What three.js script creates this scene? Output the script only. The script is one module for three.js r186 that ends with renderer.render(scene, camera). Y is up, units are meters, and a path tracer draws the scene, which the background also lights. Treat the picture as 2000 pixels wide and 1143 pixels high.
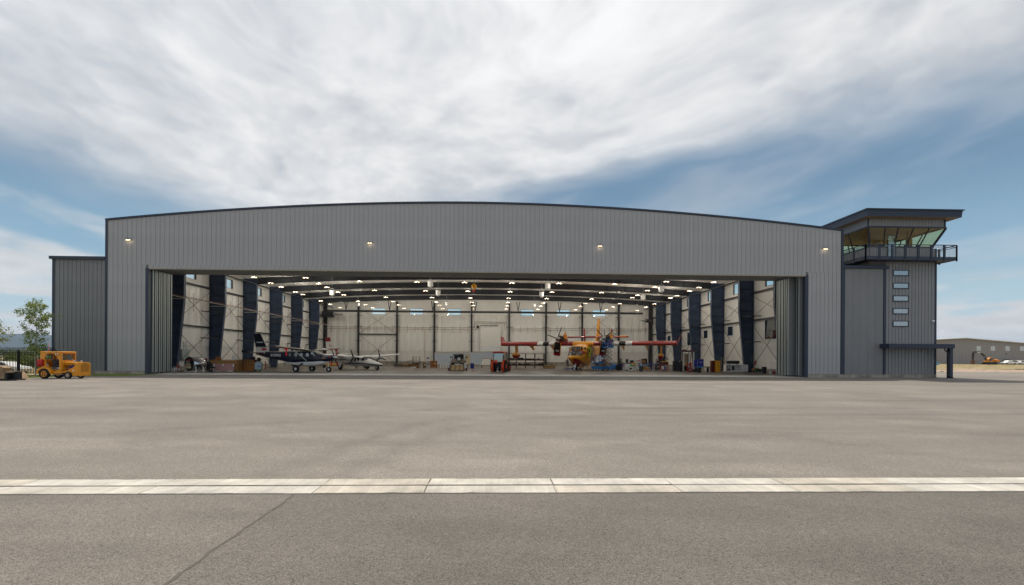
import * as THREE from 'three';
import { mergeGeometries } from 'three/addons/utils/BufferGeometryUtils.js';
import { MarchingCubes } from 'three/addons/objects/MarchingCubes.js';

// ---------------------------------------------------------------- camera, sky, sun, exposure
const K = 1.15;                               // metres per surveyed unit of the buildings
const scene = new THREE.Scene();
const W = 1024, H = 585;
const camera = new THREE.PerspectiveCamera(59.48, W / H, 0.1, 40000);
camera.position.set(0, 1.9, 0);
camera.rotation.set(0, -THREE.MathUtils.degToRad(1.9), 0.0058, 'YXZ');
camera.setViewOffset(W, H, 0, -64.7, W, H);   // shifted lens: verticals stay upright
scene.add(camera);

const renderer = new THREE.WebGLRenderer({ antialias: true });
renderer.setSize(W, H);
renderer.toneMapping = THREE.LinearToneMapping;
renderer.toneMappingExposure = 1.0;
const LAMP = 11.5;                              // candela of the high bay lamps
renderer.shadowMap.enabled = true;

const SUN_DIR = new THREE.Vector3(-0.04, Math.sin(1.10), -Math.cos(1.10)).normalize();
const sun = new THREE.DirectionalLight(new THREE.Color(1.0, 0.94, 0.85), 4.2);
sun.position.copy(SUN_DIR).multiplyScalar(120).add(new THREE.Vector3(0, 0, -60));
sun.target.position.set(0, 0, -60); scene.add(sun, sun.target);
sun.castShadow = true; sun.shadow.radius = 1.6; sun.shadow.mapSize.set(4096, 4096);
Object.assign(sun.shadow.camera, { left: -90, right: 90, top: 90, bottom: -90, near: 1, far: 320 });

// seeded noise
function rng(seed) { let s = seed >>> 0; return () => { s = (s + 0x6D2B79F5) | 0; let t = Math.imul(s ^ (s >>> 15), 1 | s); t = (t + Math.imul(t ^ (t >>> 7), 61 | t)) ^ t; return ((t ^ (t >>> 14)) >>> 0) / 4294967296; }; }
const PERM = new Uint16Array(512), PV = new Float32Array(256);
{ const r = rng(77); const a = [...Array(256).keys()]; for (let i = 255; i > 0; i--) { const j = Math.floor(r() * (i + 1)); [a[i], a[j]] = [a[j], a[i]]; } for (let i = 0; i < 512; i++) PERM[i] = a[i & 255]; for (let i = 0; i < 256; i++) PV[i] = r(); }
function vnoise(x, y) {
  const xi = Math.floor(x), yi = Math.floor(y); let fx = x - xi, fy = y - yi;
  fx = fx * fx * fx * (fx * (fx * 6 - 15) + 10); fy = fy * fy * fy * (fy * (fy * 6 - 15) + 10);
  const X = xi & 255, Y = yi & 255, a = PERM[X] + Y, b = PERM[(X + 1) & 255] + Y;
  const p = PV[PERM[a & 511]], q = PV[PERM[b & 511]], r = PV[PERM[(a + 1) & 511]], s = PV[PERM[(b + 1) & 511]];
  return (p + (q - p) * fx) * (1 - fy) + (r + (s - r) * fx) * fy;
}
function fbm(x, y, o = 5, g = 0.5) { let v = 0, a = 1, n = 0; for (let i = 0; i < o; i++) { v += a * vnoise(x, y); n += a; a *= g; const t = x * 1.6 - y * 1.2 + 7.3; y = x * 1.2 + y * 1.6 + 3.1; x = t; } return v / n; }
const sst = (a, b, x) => { const t = Math.min(1, Math.max(0, (x - a) / (b - a))); return t * t * (3 - 2 * t); };
const mix = (a, b, t) => a + (b - a) * t;

// sky: blue air and wind-drawn cirrus on a plane, streaks running away from the viewer
{
  const SKYC = [[0, 0.62, 0.68, 0.70], [0.03, 0.58, 0.68, 0.72], [0.09, 0.46, 0.62, 0.70], [0.17, 0.29, 0.46, 0.60], [0.3, 0.18, 0.30, 0.44], [0.6, 0.135, 0.23, 0.37], [1, 0.115, 0.2, 0.34]];
  const w = 2048, h = 1024, d = new Float32Array(w * h * 4);
  for (let j = 0; j < h; j++) {
    const el = ((j + 0.5) / h - 0.5) * Math.PI, sy = Math.sin(el), cy = Math.cos(el);
    for (let i = 0; i < w; i++) {
      const k = (j * w + i) * 4; d[k + 3] = 1;
      if (sy < -0.02) { d[k] = 0.22; d[k + 1] = 0.21; d[k + 2] = 0.2; continue; }
      const az = ((i + 0.5) / w - 0.5) * 2 * Math.PI, dx = Math.cos(az) * cy, dz = -Math.sin(az) * cy;   // dz > 0 is ahead
      const e = Math.max(sy, 0);
      let r = 0, g = 0, b = 0;
      { const T = SKYC; let n = 0; while (n < T.length - 2 && e > T[n + 1][0]) n++; const f = sst(T[n][0], T[n + 1][0], e) * 0.5 + 0.5 * Math.min(1, Math.max(0, (e - T[n][0]) / (T[n + 1][0] - T[n][0]))); r = mix(T[n][1], T[n + 1][1], f); g = mix(T[n][2], T[n + 1][2], f); b = mix(T[n][3], T[n + 1][3], f); }
      const q = 1 / (e + 0.07), px = dx * q, pz = dz * q;
      const wx = px + 0.55 * (fbm(px * 0.9 + 5, pz * 0.7, 4) - 0.5), wz = pz + 0.9 * (fbm(px * 0.8 + 40, pz * 0.7 + 9, 4) - 0.5);
      // main sheet: wide overhead, tapering away ahead
      const left = -1.95 + 0.32 * Math.max(0, wz - 1.6) + 0.4 * (fbm(wx * 0.6 + 3, wz * 1.3, 4) - 0.5);
      const right = 1.72 - 1.3 * Math.max(0, wz - 1.5) + 0.8 * (fbm(wx * 1.1 + 11, wz * 1.2 + 60, 5) - 0.5);
      let m = sst(left - 0.55, left + 0.55, wx) * (1 - sst(right - 1.0, right + 0.55, wx));
      m *= 1 - 0.75 * sst(2.5, 3.9, wz);
      const st = mix(fbm(wx * 2.0 + 0.35 * wz, wz * 0.95 + 20, 6, 0.58), fbm(wx * 2.2 + 8, wz * 2.0 + 2, 6, 0.56), sst(-1.2, 0.3, wx) * 0.75);                     // streaks
      const puff = fbm(wx * 2.4 + 90, wz * 2.6 + 14, 6, 0.56), fine = fbm(wx * 8 + 1.5 * puff + 3, wz * 6 + 8, 5, 0.62);
      let c = m * (mix(0.58, 0.84, sst(-1.8, -0.2, wx)) + 0.75 * (st - 0.5) + 0.6 * (puff - 0.5) * sst(-1.6, 0.6, wx) + 0.42 * (fine - 0.5));
      // thin outlying veils
      const veil = sst(0.50, 0.78, fbm(wx * 1.3 + 31, wz * 0.55 + 77, 6, 0.55));
      c = Math.max(c, veil * 0.75 * (wx < 0 ? 1 : 0.28));
      // flat clouds low over the horizon
      const lowN = fbm(az * 5.5 + 8, el * 42 + 3, 5, 0.52);
      const low = sst(0.50, 0.66, lowN) * sst(0.0, 0.03, e) * (1 - sst(0.075, 0.14, e));
      c = Math.max(c, low * 0.85);
      c = Math.min(1, Math.max(0, c));
      c = 1 - Math.pow(1 - c, 1.45);
      const sunA = Math.max(0, dx * SUN_DIR.x + sy * SUN_DIR.y + dz * (-SUN_DIR.z));
      const shade = 0.805 + 0.24 * (st - 0.5) + 0.20 * (puff - 0.5) + 0.16 * (fine - 0.5);
      const L = Math.min(0.98, shade * mix(0.80, 1.2, Math.pow(sunA, 2.2)));
      r = mix(r, L * 0.985, c); g = mix(g, L * 0.99, c); b = mix(b, L * 1.0, c);
      d[k] = r; d[k + 1] = g; d[k + 2] = b;
    }
  }
  const sky = new THREE.DataTexture(d, w, h, THREE.RGBAFormat, THREE.FloatType);
  sky.mapping = THREE.EquirectangularReflectionMapping; sky.magFilter = THREE.LinearFilter; sky.minFilter = THREE.LinearFilter; sky.needsUpdate = true;
  scene.background = sky; scene.environment = sky;
}

// ---------------------------------------------------------------- helpers
const taken = {};
function numbered(n) { const c = taken[n] = (taken[n] ?? -1) + 1; return c ? n + '_' + String(c).padStart(3, '0') : n; }
const V = (x, y, z) => new THREE.Vector3(x, y, z);
function rotT(g, x, y, z, rx = 0, ry = 0, rz = 0) { if (rx) g.rotateX(rx); if (ry) g.rotateY(ry); if (rz) g.rotateZ(rz); g.translate(x, y, z); return g; }
const box = (w, h, d, x = 0, y = 0, z = 0, rx, ry, rz) => rotT(new THREE.BoxGeometry(w, h, d), x, y, z, rx, ry, rz);
const bb = (x0, x1, y0, y1, z0, z1) => box(Math.abs(x1 - x0), Math.abs(y1 - y0), Math.abs(z1 - z0), (x0 + x1) / 2, (y0 + y1) / 2, (z0 + z1) / 2);
const cyl = (r0, r1, h, x = 0, y = 0, z = 0, ax = 'y', seg = 14) => { const g = new THREE.CylinderGeometry(r1, r0, h, seg); if (ax === 'x') g.rotateZ(Math.PI / 2); if (ax === 'z') g.rotateX(Math.PI / 2); g.translate(x, y, z); return g; };
const sph = (r, x, y, z, sx = 1, sy = 1, sz = 1, seg = 14) => { const g = new THREE.SphereGeometry(r, seg, Math.max(6, seg * 0.7 | 0)); g.scale(sx, sy, sz); g.translate(x, y, z); return g; };
const tor = (R, r, x, y, z, ax = 'z', arc = Math.PI * 2, seg = 20) => { const g = new THREE.TorusGeometry(R, r, 6, seg, arc); if (ax === 'x') g.rotateY(Math.PI / 2); if (ax === 'y') g.rotateX(Math.PI / 2); g.translate(x, y, z); return g; };
function orient(g, a, b) { const d = b.clone().sub(a), q = new THREE.Quaternion().setFromUnitVectors(V(0, 1, 0), d.clone().normalize()); g.applyQuaternion(q); const m = a.clone().add(b).multiplyScalar(0.5); g.translate(m.x, m.y, m.z); return g; }
const rod = (a, b, r, seg = 6, r2 = r) => orient(new THREE.CylinderGeometry(r2, r, a.distanceTo(b), seg), a, b);
const bar = (a, b, w, d = w) => orient(new THREE.BoxGeometry(w, a.distanceTo(b), d), a, b);
function tube(pts, r, seg = 24, rs = 6) { return new THREE.TubeGeometry(new THREE.CatmullRomCurve3(pts), seg, r, rs); }
function shp(pts, holes = []) { const s = new THREE.Shape(pts.map(p => new THREE.Vector2(p[0], p[1]))); for (const h of holes) s.holes.push(new THREE.Path(h.map(p => new THREE.Vector2(p[0], p[1])))); return s; }
const rectP = (x0, x1, y0, y1) => [[x0, y0], [x1, y0], [x1, y1], [x0, y1]];
const rrect = (x0, x1, y0, y1, r, n = 4) => { const o = []; const c = [[x1 - r, y0 + r, -90], [x1 - r, y1 - r, 0], [x0 + r, y1 - r, 90], [x0 + r, y0 + r, 180]]; for (const [cx, cy, a] of c) for (let i = 0; i <= n; i++) { const t = (a + 90 * i / n) * Math.PI / 180; o.push([cx + r * Math.cos(t), cy + r * Math.sin(t)]); } return o; };
// extrude an xy outline from z0 to z1
function prism(pts, z0, z1, holes = [], bev = 0) { const g = new THREE.ExtrudeGeometry(shp(pts, holes), { depth: Math.abs(z1 - z0) - 2 * bev, bevelEnabled: bev > 0, bevelThickness: bev, bevelSize: bev, bevelOffset: -bev, bevelSegments: 1, curveSegments: 4 }); g.translate(0, 0, Math.min(z0, z1) + bev); return g; }
// extrude a (depth Z, y) outline between x0 and x1; depth runs to -z
function prismX(pts, x0, x1, holes = [], bev = 0) { const g = prism(pts, 0, Math.abs(x1 - x0), holes, bev); g.rotateY(Math.PI / 2); g.translate(Math.min(x0, x1), 0, 0); return g; }
// loft: sections [{z, x?, y, w, h, n?, hb?}] along local z; half sizes w, h (hb below the centre)
function loft(secs, N = 28, caps = true) {
  const P = [], I = [];
  for (const s of secs) for (let i = 0; i < N; i++) {
    const a = i / N * Math.PI * 2, c = Math.cos(a), q = Math.sin(a), e = 2 / (s.n || 2), eb = 2 / (s.nb || s.n || 2);
    const ee = q < 0 ? eb : e, hh = q < 0 ? (s.hb ?? s.h) : s.h;
    P.push((s.x || 0) + s.w * Math.sign(c) * Math.pow(Math.abs(c), ee), s.y + hh * Math.sign(q) * Math.pow(Math.abs(q), ee), s.z);
  }
  for (let k = 0; k < secs.length - 1; k++) for (let i = 0; i < N; i++) { const a = k * N + i, b = k * N + (i + 1) % N; I.push(a, b, a + N, b, b + N, a + N); }
  if (caps) for (const k of [0, secs.length - 1]) { const c = P.length / 3, s = secs[k]; P.push(s.x || 0, s.y, s.z); for (let i = 0; i < N; i++) { const a = k * N + i, b = k * N + (i + 1) % N; k ? I.push(c, a, b) : I.push(c, b, a); } }
  const g = new THREE.BufferGeometry(); g.setAttribute('position', new THREE.Float32BufferAttribute(P, 3)); g.setIndex(I); g.computeVertexNormals(); return g;
}
// smooth (Catmull) resampling of loft sections
function dense(secs, m = 6) { const o = []; const keys = ['z', 'x', 'y', 'w', 'h', 'hb', 'n', 'nb']; const S = secs.map(s => ({ x: 0, n: 2, ...s, hb: s.hb ?? s.h, nb: s.nb ?? s.n ?? 2 })); for (let i = 0; i < S.length - 1; i++) { const p0 = S[Math.max(0, i - 1)], p1 = S[i], p2 = S[i + 1], p3 = S[Math.min(S.length - 1, i + 2)]; for (let k = 0; k < m; k++) { const t = k / m, r = {}; for (const q of keys) { const a = p0[q], b = p1[q], c = p2[q], d = p3[q]; let v = 0.5 * (2 * b + (c - a) * t + (2 * a - 5 * b + 4 * c - d) * t * t + (3 * b - a - 3 * c + d) * t * t * t); if (q !== 'z' && q !== 'x' && q !== 'y') v = Math.max(0.001, Math.min(Math.max(b, c), Math.max(Math.min(b, c), v))); r[q] = v; } o.push(r); } } o.push(S[S.length - 1]); return o; }
// wing: airfoil strip between stations [{p:[x,y,z] leading edge, c: chord (towards -z), t: thickness}] ; up = direction of thickness
function foil(st, up = V(0, 1, 0)) {
  const prof = [[0, 0], [0.03, 0.45], [0.15, 0.85], [0.35, 1], [0.65, 0.65], [1, 0.04], [0.65, -0.3], [0.35, -0.5], [0.15, -0.5], [0.03, -0.3]], N = prof.length, P = [], I = [];
  for (const s of st) for (const [c, t] of prof) P.push(s.p[0] + up.x * t * s.t * 0.62, s.p[1] + up.y * t * s.t * 0.62, s.p[2] - c * s.c + up.z * t * s.t * 0.62);
  for (let k = 0; k < st.length - 1; k++) for (let i = 0; i < N; i++) { const a = k * N + i, b = k * N + (i + 1) % N; I.push(a, b, a + N, b, b + N, a + N); }
  for (const k of [0, st.length - 1]) for (let i = 1; i < N - 1; i++) I.push(k * N, k * N + i, k * N + i + 1);
  const g = new THREE.BufferGeometry(); g.setAttribute('position', new THREE.Float32BufferAttribute(P, 3)); g.setIndex(I); const n = g.toNonIndexed(); n.computeVertexNormals(); return n;
}
function boxUV(g) { const p = g.attributes.position, n = g.attributes.normal, u = new Float32Array(p.count * 2); for (let i = 0; i < p.count; i++) { const ax = Math.abs(n.getX(i)), ay = Math.abs(n.getY(i)), az = Math.abs(n.getZ(i)); if (ay >= ax && ay >= az) { u[2 * i] = p.getX(i); u[2 * i + 1] = p.getZ(i); } else if (ax >= az) { u[2 * i] = p.getZ(i); u[2 * i + 1] = p.getY(i); } else { u[2 * i] = p.getX(i); u[2 * i + 1] = p.getY(i); } } g.setAttribute('uv', new THREE.BufferAttribute(u, 2)); return g; }
function fuse(geos) {
  const list = (Array.isArray(geos) ? geos : [geos]).map(g => { let n = g.index ? g.toNonIndexed() : g; for (const k of Object.keys(n.attributes)) if (!['position', 'normal', 'color'].includes(k)) n.deleteAttribute(k); return n; });
  const anyC = list.some(g => g.attributes.color); if (anyC) for (const g of list) if (!g.attributes.color) g.setAttribute('color', new THREE.BufferAttribute(new Float32Array(g.attributes.position.count * 3).fill(1), 3));
  return boxUV(list.length > 1 ? mergeGeometries(list) : list[0]);
}
function add(name, geos, mat, parent) { const m = new THREE.Mesh(geos.isBufferGeometry && geos.userData.ready ? geos : fuse(geos), mat); m.name = parent ? name : numbered(name); m.castShadow = m.receiveShadow = true; (parent || scene).add(m); return m; }
const ready = g => { const f = fuse(g); f.userData.ready = true; return f; };
function thing(name, label, category, pos = [0, 0, 0], ry = 0, group) { const o = new THREE.Group(); o.name = numbered(name); o.position.set(...pos); o.rotation.y = ry; o.userData = { label, category }; if (group) o.userData.group = group; scene.add(o); return o; }
function tag(o, label, category, group) { o.userData = { ...o.userData, label, category }; if (group) o.userData.group = group; return o; }
function grp(name, parent) { const o = new THREE.Group(); o.name = name; parent.add(o); return o; }
function struct(name, geos, mat) { const m = add(name, geos, mat); m.userData.kind = 'structure'; return m; }
function copy(o, label, pos, ry) { const c = o.clone(); c.name = numbered(o.name.replace(/_\d{3}$/, '')); c.userData = { ...o.userData, label }; if (pos) c.position.set(...pos); if (ry !== undefined) c.rotation.y = ry; scene.add(c); return c; }
function paint(g, fn) { g = g.index ? g.toNonIndexed() : g; const p = g.attributes.position, c = new Float32Array(p.count * 3); for (let i = 0; i < p.count; i += 3) { const x = (p.getX(i) + p.getX(i + 1) + p.getX(i + 2)) / 3, y = (p.getY(i) + p.getY(i + 1) + p.getY(i + 2)) / 3, z = (p.getZ(i) + p.getZ(i + 1) + p.getZ(i + 2)) / 3; const q = fn(x, y, z); for (let k = 0; k < 3; k++) c.set([q.r, q.g, q.b], (i + k) * 3); } g.setAttribute('color', new THREE.BufferAttribute(c, 3)); return g; }
const C = h => new THREE.Color(h);
// ground position from surveyed plan units (x, depth)
const G = (x, Z, y = 0) => [x * K, y, -Z * K];

// ---------------------------------------------------------------- textures and materials
function tex(n, size, fn, srgb = true, aspect = 1) { const h = n, d = new Uint8Array(n * h * 4); for (let j = 0; j < h; j++) for (let i = 0; i < n; i++) { const v = fn(i / n, j / h, i, j), k = (j * n + i) * 4; if (v.length) { d[k] = v[0]; d[k + 1] = v[1]; d[k + 2] = v[2]; } else d[k] = d[k + 1] = d[k + 2] = v; d[k + 3] = 255; } const t = new THREE.DataTexture(d, n, h); t.wrapS = t.wrapT = THREE.RepeatWrapping; t.magFilter = THREE.LinearFilter; t.minFilter = THREE.LinearMipmapLinearFilter; t.generateMipmaps = true; if (srgb) t.colorSpace = THREE.SRGBColorSpace; t.repeat.set(1 / size, aspect / size); t.needsUpdate = true; return t; }
// tileable noise: blend of shifted copies
function tile(fn, u, v) { const bu = sst(0.8, 1, u), bv = sst(0.8, 1, v); const a = fn(u, v), b = bu ? fn(u - 1, v) : 0, c = bv ? fn(u, v - 1) : 0, d = bu && bv ? fn(u - 1, v - 1) : 0; return mix(mix(a, b, bu), mix(c, d, bu), bv); }
const cl = v => Math.max(0, Math.min(255, v));
function mat(color, rough = 0.6, metal = 0, o = {}) { return new THREE.MeshStandardMaterial({ color: C(color), roughness: rough, metalness: metal, ...o }); }
function phys(color, rough, metal, o) { return new THREE.MeshPhysicalMaterial({ color: C(color), roughness: rough, metalness: metal, ...o }); }
const aggH = (() => { const r = rng(5), n = 1024, a = new Float32Array(n * n); for (let i = 0; i < n * n; i++) a[i] = r(); const b = new Float32Array(n * n); for (let j = 0; j < n; j++) for (let i = 0; i < n; i++) { let s = 0; for (let q = -1; q <= 1; q++) for (let p = -1; p <= 1; p++) s += a[((j + q + n) % n) * n + (i + p + n) % n]; b[j * n + i] = s / 9; } return (i, j) => ({ f: a[j * n + i], s: b[j * n + i] }); })();
const asphaltMap = tex(1024, 3.3, (u, v, i, j) => { const { f, s } = aggH(i, j); const c = tile((a, b) => fbm(a * 22 + 40, b * 22 + 9, 4), u, v), c2 = tile((a, b) => fbm(a * 90 + 4, b * 90 + 9, 2), u, v); let l = 200 + (s - 0.5) * 190 + (f - 0.5) * 50 + (c - 0.5) * 14 + (c2 - 0.5) * 22; if (f > 0.993) l += 42; if (s < 0.34) l -= 40; return [cl(l), cl(l * 0.99), cl(l * 0.97)]; });
const asphaltBump = tex(1024, 3.3, (u, v, i, j) => { const { f, s } = aggH(i, j); return cl(128 + (s - 0.5) * 340 + (f - 0.5) * 60); }, false);
const concreteMap = tex(512, 3.1, (u, v, i, j) => { const { f, s } = aggH(i, j); const c = tile((a, b) => fbm(a * 7 + 4, b * 7 + 90, 5), u, v); const st = tile((a, b) => fbm(a * 60 + 4, b * 3 + 9, 3), u, v); const l = 214 + (c - 0.5) * 90 + (s - 0.5) * 44 + (st - 0.5) * 30; return [cl(l), cl(l * 0.985), cl(l * 0.955)]; });
const concreteBump = tex(512, 3.1, (u, v, i, j) => cl(128 + (aggH(i, j).s - 0.5) * 200 + (tile((a, b) => fbm(a * 60 + 4, b * 3 + 9, 3), u, v) - 0.5) * 120), false);
const floorMap = tex(512, 9, (u, v, i, j) => { const c = tile((a, b) => fbm(a * 6 + 14, b * 6 + 30, 6), u, v); const l = 205 + (c - 0.5) * 80 + (aggH(i, j).s - 0.5) * 18; return [cl(l), cl(l * 0.97), cl(l * 0.92)]; });
const metalMap = tex(512, 5, (u, v, i, j) => { const c = tile((a, b) => fbm(a * 5 + 1, b * 5 + 3, 5), u, v), s = tile((a, b) => fbm(a * 70 + 1, b * 4 + 3, 3), u, v); const l = 238 + (c - 0.5) * 12 + (s - 0.5) * 6; return [cl(l), cl(l), cl(l)]; });
const dirtMap = tex(512, 3, (u, v, i, j) => { const c = tile((a, b) => fbm(a * 9 + 71, b * 9 + 3, 6, 0.6), u, v); const l = 215 + (c - 0.5) * 90; return [cl(l), cl(l), cl(l * 0.98)]; });
const woodMap = tex(512, 1.3, (u, v) => { const s = tile((a, b) => fbm(a * 3 + 1.2 * Math.sin(b * 3), b * 42, 4), u, v), c = tile((a, b) => fbm(a * 4, b * 6 + 5, 4), u, v); const l = 205 + (s - 0.5) * 90 + (c - 0.5) * 60; return [cl(l), cl(l * 0.97), cl(l * 0.9)]; });
const wrinkle = tex(512, 2.6, (u, v) => { const a = tile((p, q) => { const k = fbm(p * 5 + 3, q * 4 + 8, 3); return 1 - Math.abs(2 * fbm(p * 7 + 2.2 * k, q * 5 + 2 * k + 19, 4) - 1); }, u, v); return cl(40 + 190 * a * a); }, false);
const grassMap = tex(512, 6, (u, v, i, j) => { const c = tile((a, b) => fbm(a * 12 + 71, b * 12 + 3, 5, 0.6), u, v), q = aggH(i, j).s; return [cl(190 + (c - 0.5) * 130 + (q - 0.5) * 120), cl(190 + (c - 0.5) * 100 + (q - 0.5) * 120), cl(185 + (c - 0.5) * 90 + (q - 0.5) * 110)]; });

const M = {
  asphalt: new THREE.MeshStandardMaterial({ map: asphaltMap, bumpMap: asphaltBump, bumpScale: 0.006, roughness: 0.92, vertexColors: true }),
  tar: mat('#565049', 0.95), joint: mat('#6b645d', 0.95),
  gutter: ['#cdc9c2', '#c8c2b8', '#d1cec9'].map(c => new THREE.MeshStandardMaterial({ color: C(c), map: concreteMap, bumpMap: concreteBump, bumpScale: 0.004, roughness: 0.9 })),
  concrete: new THREE.MeshStandardMaterial({ color: C('#a9a6a0'), map: concreteMap, bumpMap: concreteBump, bumpScale: 0.003, roughness: 0.9 }),
  floor: new THREE.MeshStandardMaterial({ color: C('#757069'), map: floorMap, roughness: 0.38 }),
  sill: new THREE.MeshStandardMaterial({ color: C('#e4e4e2'), map: concreteMap, roughness: 0.6 }),  // near-white: sky brightness on the threshold floor is put into this colour
  pit: mat('#4a4744', 0.9),
  clad: [0, 1, 2].map(i => new THREE.MeshStandardMaterial({ color: C(['#aeafb2', '#adaeb1', '#afb0b3'][i]), map: metalMap, roughness: 0.5, metalness: 0.12 })),
  cladDark: [0, 1, 2].map(i => new THREE.MeshStandardMaterial({ color: C(['#86888b', '#85878a', '#87898c'][i]), map: metalMap, roughness: 0.5, metalness: 0.12 })),
  cladTower: [0, 1].map(i => new THREE.MeshStandardMaterial({ color: C(['#939599', '#929498'][i]), map: metalMap, roughness: 0.45, metalness: 0.12 })),
  navy: new THREE.MeshStandardMaterial({ color: C('#343e50'), map: metalMap, roughness: 0.45, metalness: 0.15 }),
  core: mat('#6a6b6d', 0.9), roofing: mat('#7d7f82', 0.6, 0.2),
  steel: new THREE.MeshStandardMaterial({ color: C('#3a4c6c'), map: dirtMap, roughness: 0.6 }),
  steelDark: new THREE.MeshStandardMaterial({ color: C('#262930'), map: dirtMap, roughness: 0.6 }),
  blackSteel: mat('#26272b', 0.6),
  insul: [0, 1, 2].map(i => new THREE.MeshStandardMaterial({ color: C(['#e4e4e0', '#e0e0dc', '#e7e7e4'][i]), bumpMap: wrinkle, bumpScale: 0.035, roughness: 0.36 })),
  liner: new THREE.MeshStandardMaterial({ color: C('#e6e5e0'), map: metalMap, roughness: 0.5 }),
  ceil: new THREE.MeshStandardMaterial({ color: C('#efece6'), bumpMap: wrinkle, bumpScale: 0.02, roughness: 0.7 }),
  soffit: new THREE.MeshStandardMaterial({ color: C('#a8a294'), map: metalMap, roughness: 0.6 }),
  galv: mat('#a6a8a9', 0.4, 0.6), pipeRed: mat('#8a4a3c', 0.6), pipeW: mat('#c9c4b8', 0.5), copper: mat('#9b6a55', 0.5, 0.3),
  leaf: new THREE.MeshStandardMaterial({ color: C('#6f7376'), map: metalMap, roughness: 0.5, metalness: 0.1 }),
  gasket: mat('#1c1e21', 0.8), edge: mat('#9aa3a2', 0.45, 0.3),
  glass: phys('#f8ffff', 0.02, 0, { transmission: 1, thickness: 0, ior: 1.45 }),
  glassGreen: phys('#f7f8ea', 0.02, 0, { transmission: 1, thickness: 0, ior: 1.5 }),
  glassDark: phys('#22303a', 0.05, 0, { clearcoat: 1, clearcoatRoughness: 0.03 }),
  glassPale: phys('#a8aca6', 0.06, 0.35, { clearcoat: 1 }),
  mirrorGlass: phys('#aeb6bb', 0.12, 0.6, {}),
  vinyl: mat('#d8dcde', 0.4), wood: new THREE.MeshStandardMaterial({ color: C('#c99a5f'), map: woodMap, roughness: 0.75 }),
  woodOrange: new THREE.MeshStandardMaterial({ color: C('#b97a3c'), map: woodMap, roughness: 0.75 }), woodTan: new THREE.MeshStandardMaterial({ color: C('#dcc294'), map: woodMap, roughness: 0.8 }),
  woodGrey: new THREE.MeshStandardMaterial({ color: C('#a5917a'), map: woodMap, roughness: 0.85 }),
  black: mat('#131417', 0.55), rubber: mat('#1d1d1e', 0.85), chrome: mat('#d5d6d8', 0.2, 0.9), white: mat('#e8e8e6', 0.45), grey: mat('#8f9294', 0.55), dgrey: mat('#4a4c50', 0.6),
  red: mat('#b3231d', 0.45), orange: mat('#e8501e', 0.4), blue: mat('#1f5fb0', 0.45), blueDeep: mat('#1a2b8c', 0.45), liftBlue: mat('#2b7fc8', 0.45), green: mat('#2f7d3a', 0.5), lime: mat('#b6d04a', 0.6), maroon: mat('#5c1412', 0.5), yellow: mat('#e3a31c', 0.45), brown: mat('#6b4a2c', 0.8), cardboard: new THREE.MeshStandardMaterial({ color: C('#b98d55'), map: dirtMap, roughness: 0.9 }), tan: mat('#cbb896', 0.8), skin: mat('#c68f72', 0.7), hair: mat('#4a3424', 0.9),
};
function textMat(txt, fg, bg, w, h, font = 'bold 100px sans-serif', alpha = false) { const c = document.createElement('canvas'); c.width = w; c.height = h; const x = c.getContext('2d'); if (bg) { x.fillStyle = bg; x.fillRect(0, 0, w, h); } x.fillStyle = fg; x.font = font; x.textAlign = 'center'; x.textBaseline = 'middle'; x.fillText(txt, w / 2, h / 2, w * 0.96); const t = new THREE.CanvasTexture(c); t.colorSpace = THREE.SRGBColorSpace; const o = { map: t, roughness: 0.5 }; if (alpha) { o.transparent = true; o.alphaTest = 0.5; } return new THREE.MeshStandardMaterial(o); }
function plate(name, w, h, m, parent) { const g = new THREE.PlaneGeometry(w, h); const o = new THREE.Mesh(g, m); o.name = name; o.receiveShadow = true; parent.add(o); return o; }
function wheelParts(parent, r, w, x, y, z, ax, tyreM, rimM, rimR = 0.58, name = 'wheel') {
  const prof = [[rimR * r, -w / 2], [r * 0.93, -w / 2], [r, -w * 0.36], [r, w * 0.36], [r * 0.93, w / 2], [rimR * r, w / 2]].map(p => new THREE.Vector2(p[0], p[1]));
  const t = new THREE.LatheGeometry(prof, 22); const rim = cyl(rimR * r * 1.01, rimR * r * 1.01, w * 0.8, 0, 0, 0, 'y', 18); const hub = cyl(r * 0.16, r * 0.16, w * 0.98, 0, 0, 0, 'y', 10);
  const f = g => { if (ax === 'x') g.rotateZ(Math.PI / 2); if (ax === 'z') g.rotateX(Math.PI / 2); return g; };
  const o = grp(name, parent); o.position.set(x, y, z); add('tyre', f(t), tyreM, o); add('rim', [f(rim), f(hub)], rimM, o); return o;
}
// ---------------------------------------------------------------- ground
const GY = -0.25;                                               // level of the open land
{
  const R = 9000, P = [], I = [], ring = [0, 30, 60, 90, 130, 190, 300, 600, 1500, 4000, R], N = 48;
  for (const r of ring) for (let i = 0; i < N; i++) { const a = i / N * 2 * Math.PI; P.push(Math.cos(a) * r, GY, -60 + Math.sin(a) * r); }
  for (let k = 0; k < ring.length - 1; k++) for (let i = 0; i < N; i++) { const a = k * N + i, b = k * N + (i + 1) % N; I.push(a, b, a + N, b, b + N, a + N); }
  const g = new THREE.BufferGeometry(); g.setAttribute('position', new THREE.Float32BufferAttribute(P, 3)); g.setIndex(I); g.computeVertexNormals();
  const n = g.attributes.normal; if (n.getY(100) < 0) { for (let i = 0; i < I.length; i += 3) [I[i], I[i + 1]] = [I[i + 1], I[i]]; g.setIndex(I); g.computeVertexNormals(); }
  struct('ground', g, new THREE.MeshStandardMaterial({ color: C('#c9b689'), map: grassMap, roughness: 1 }));
}
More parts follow.
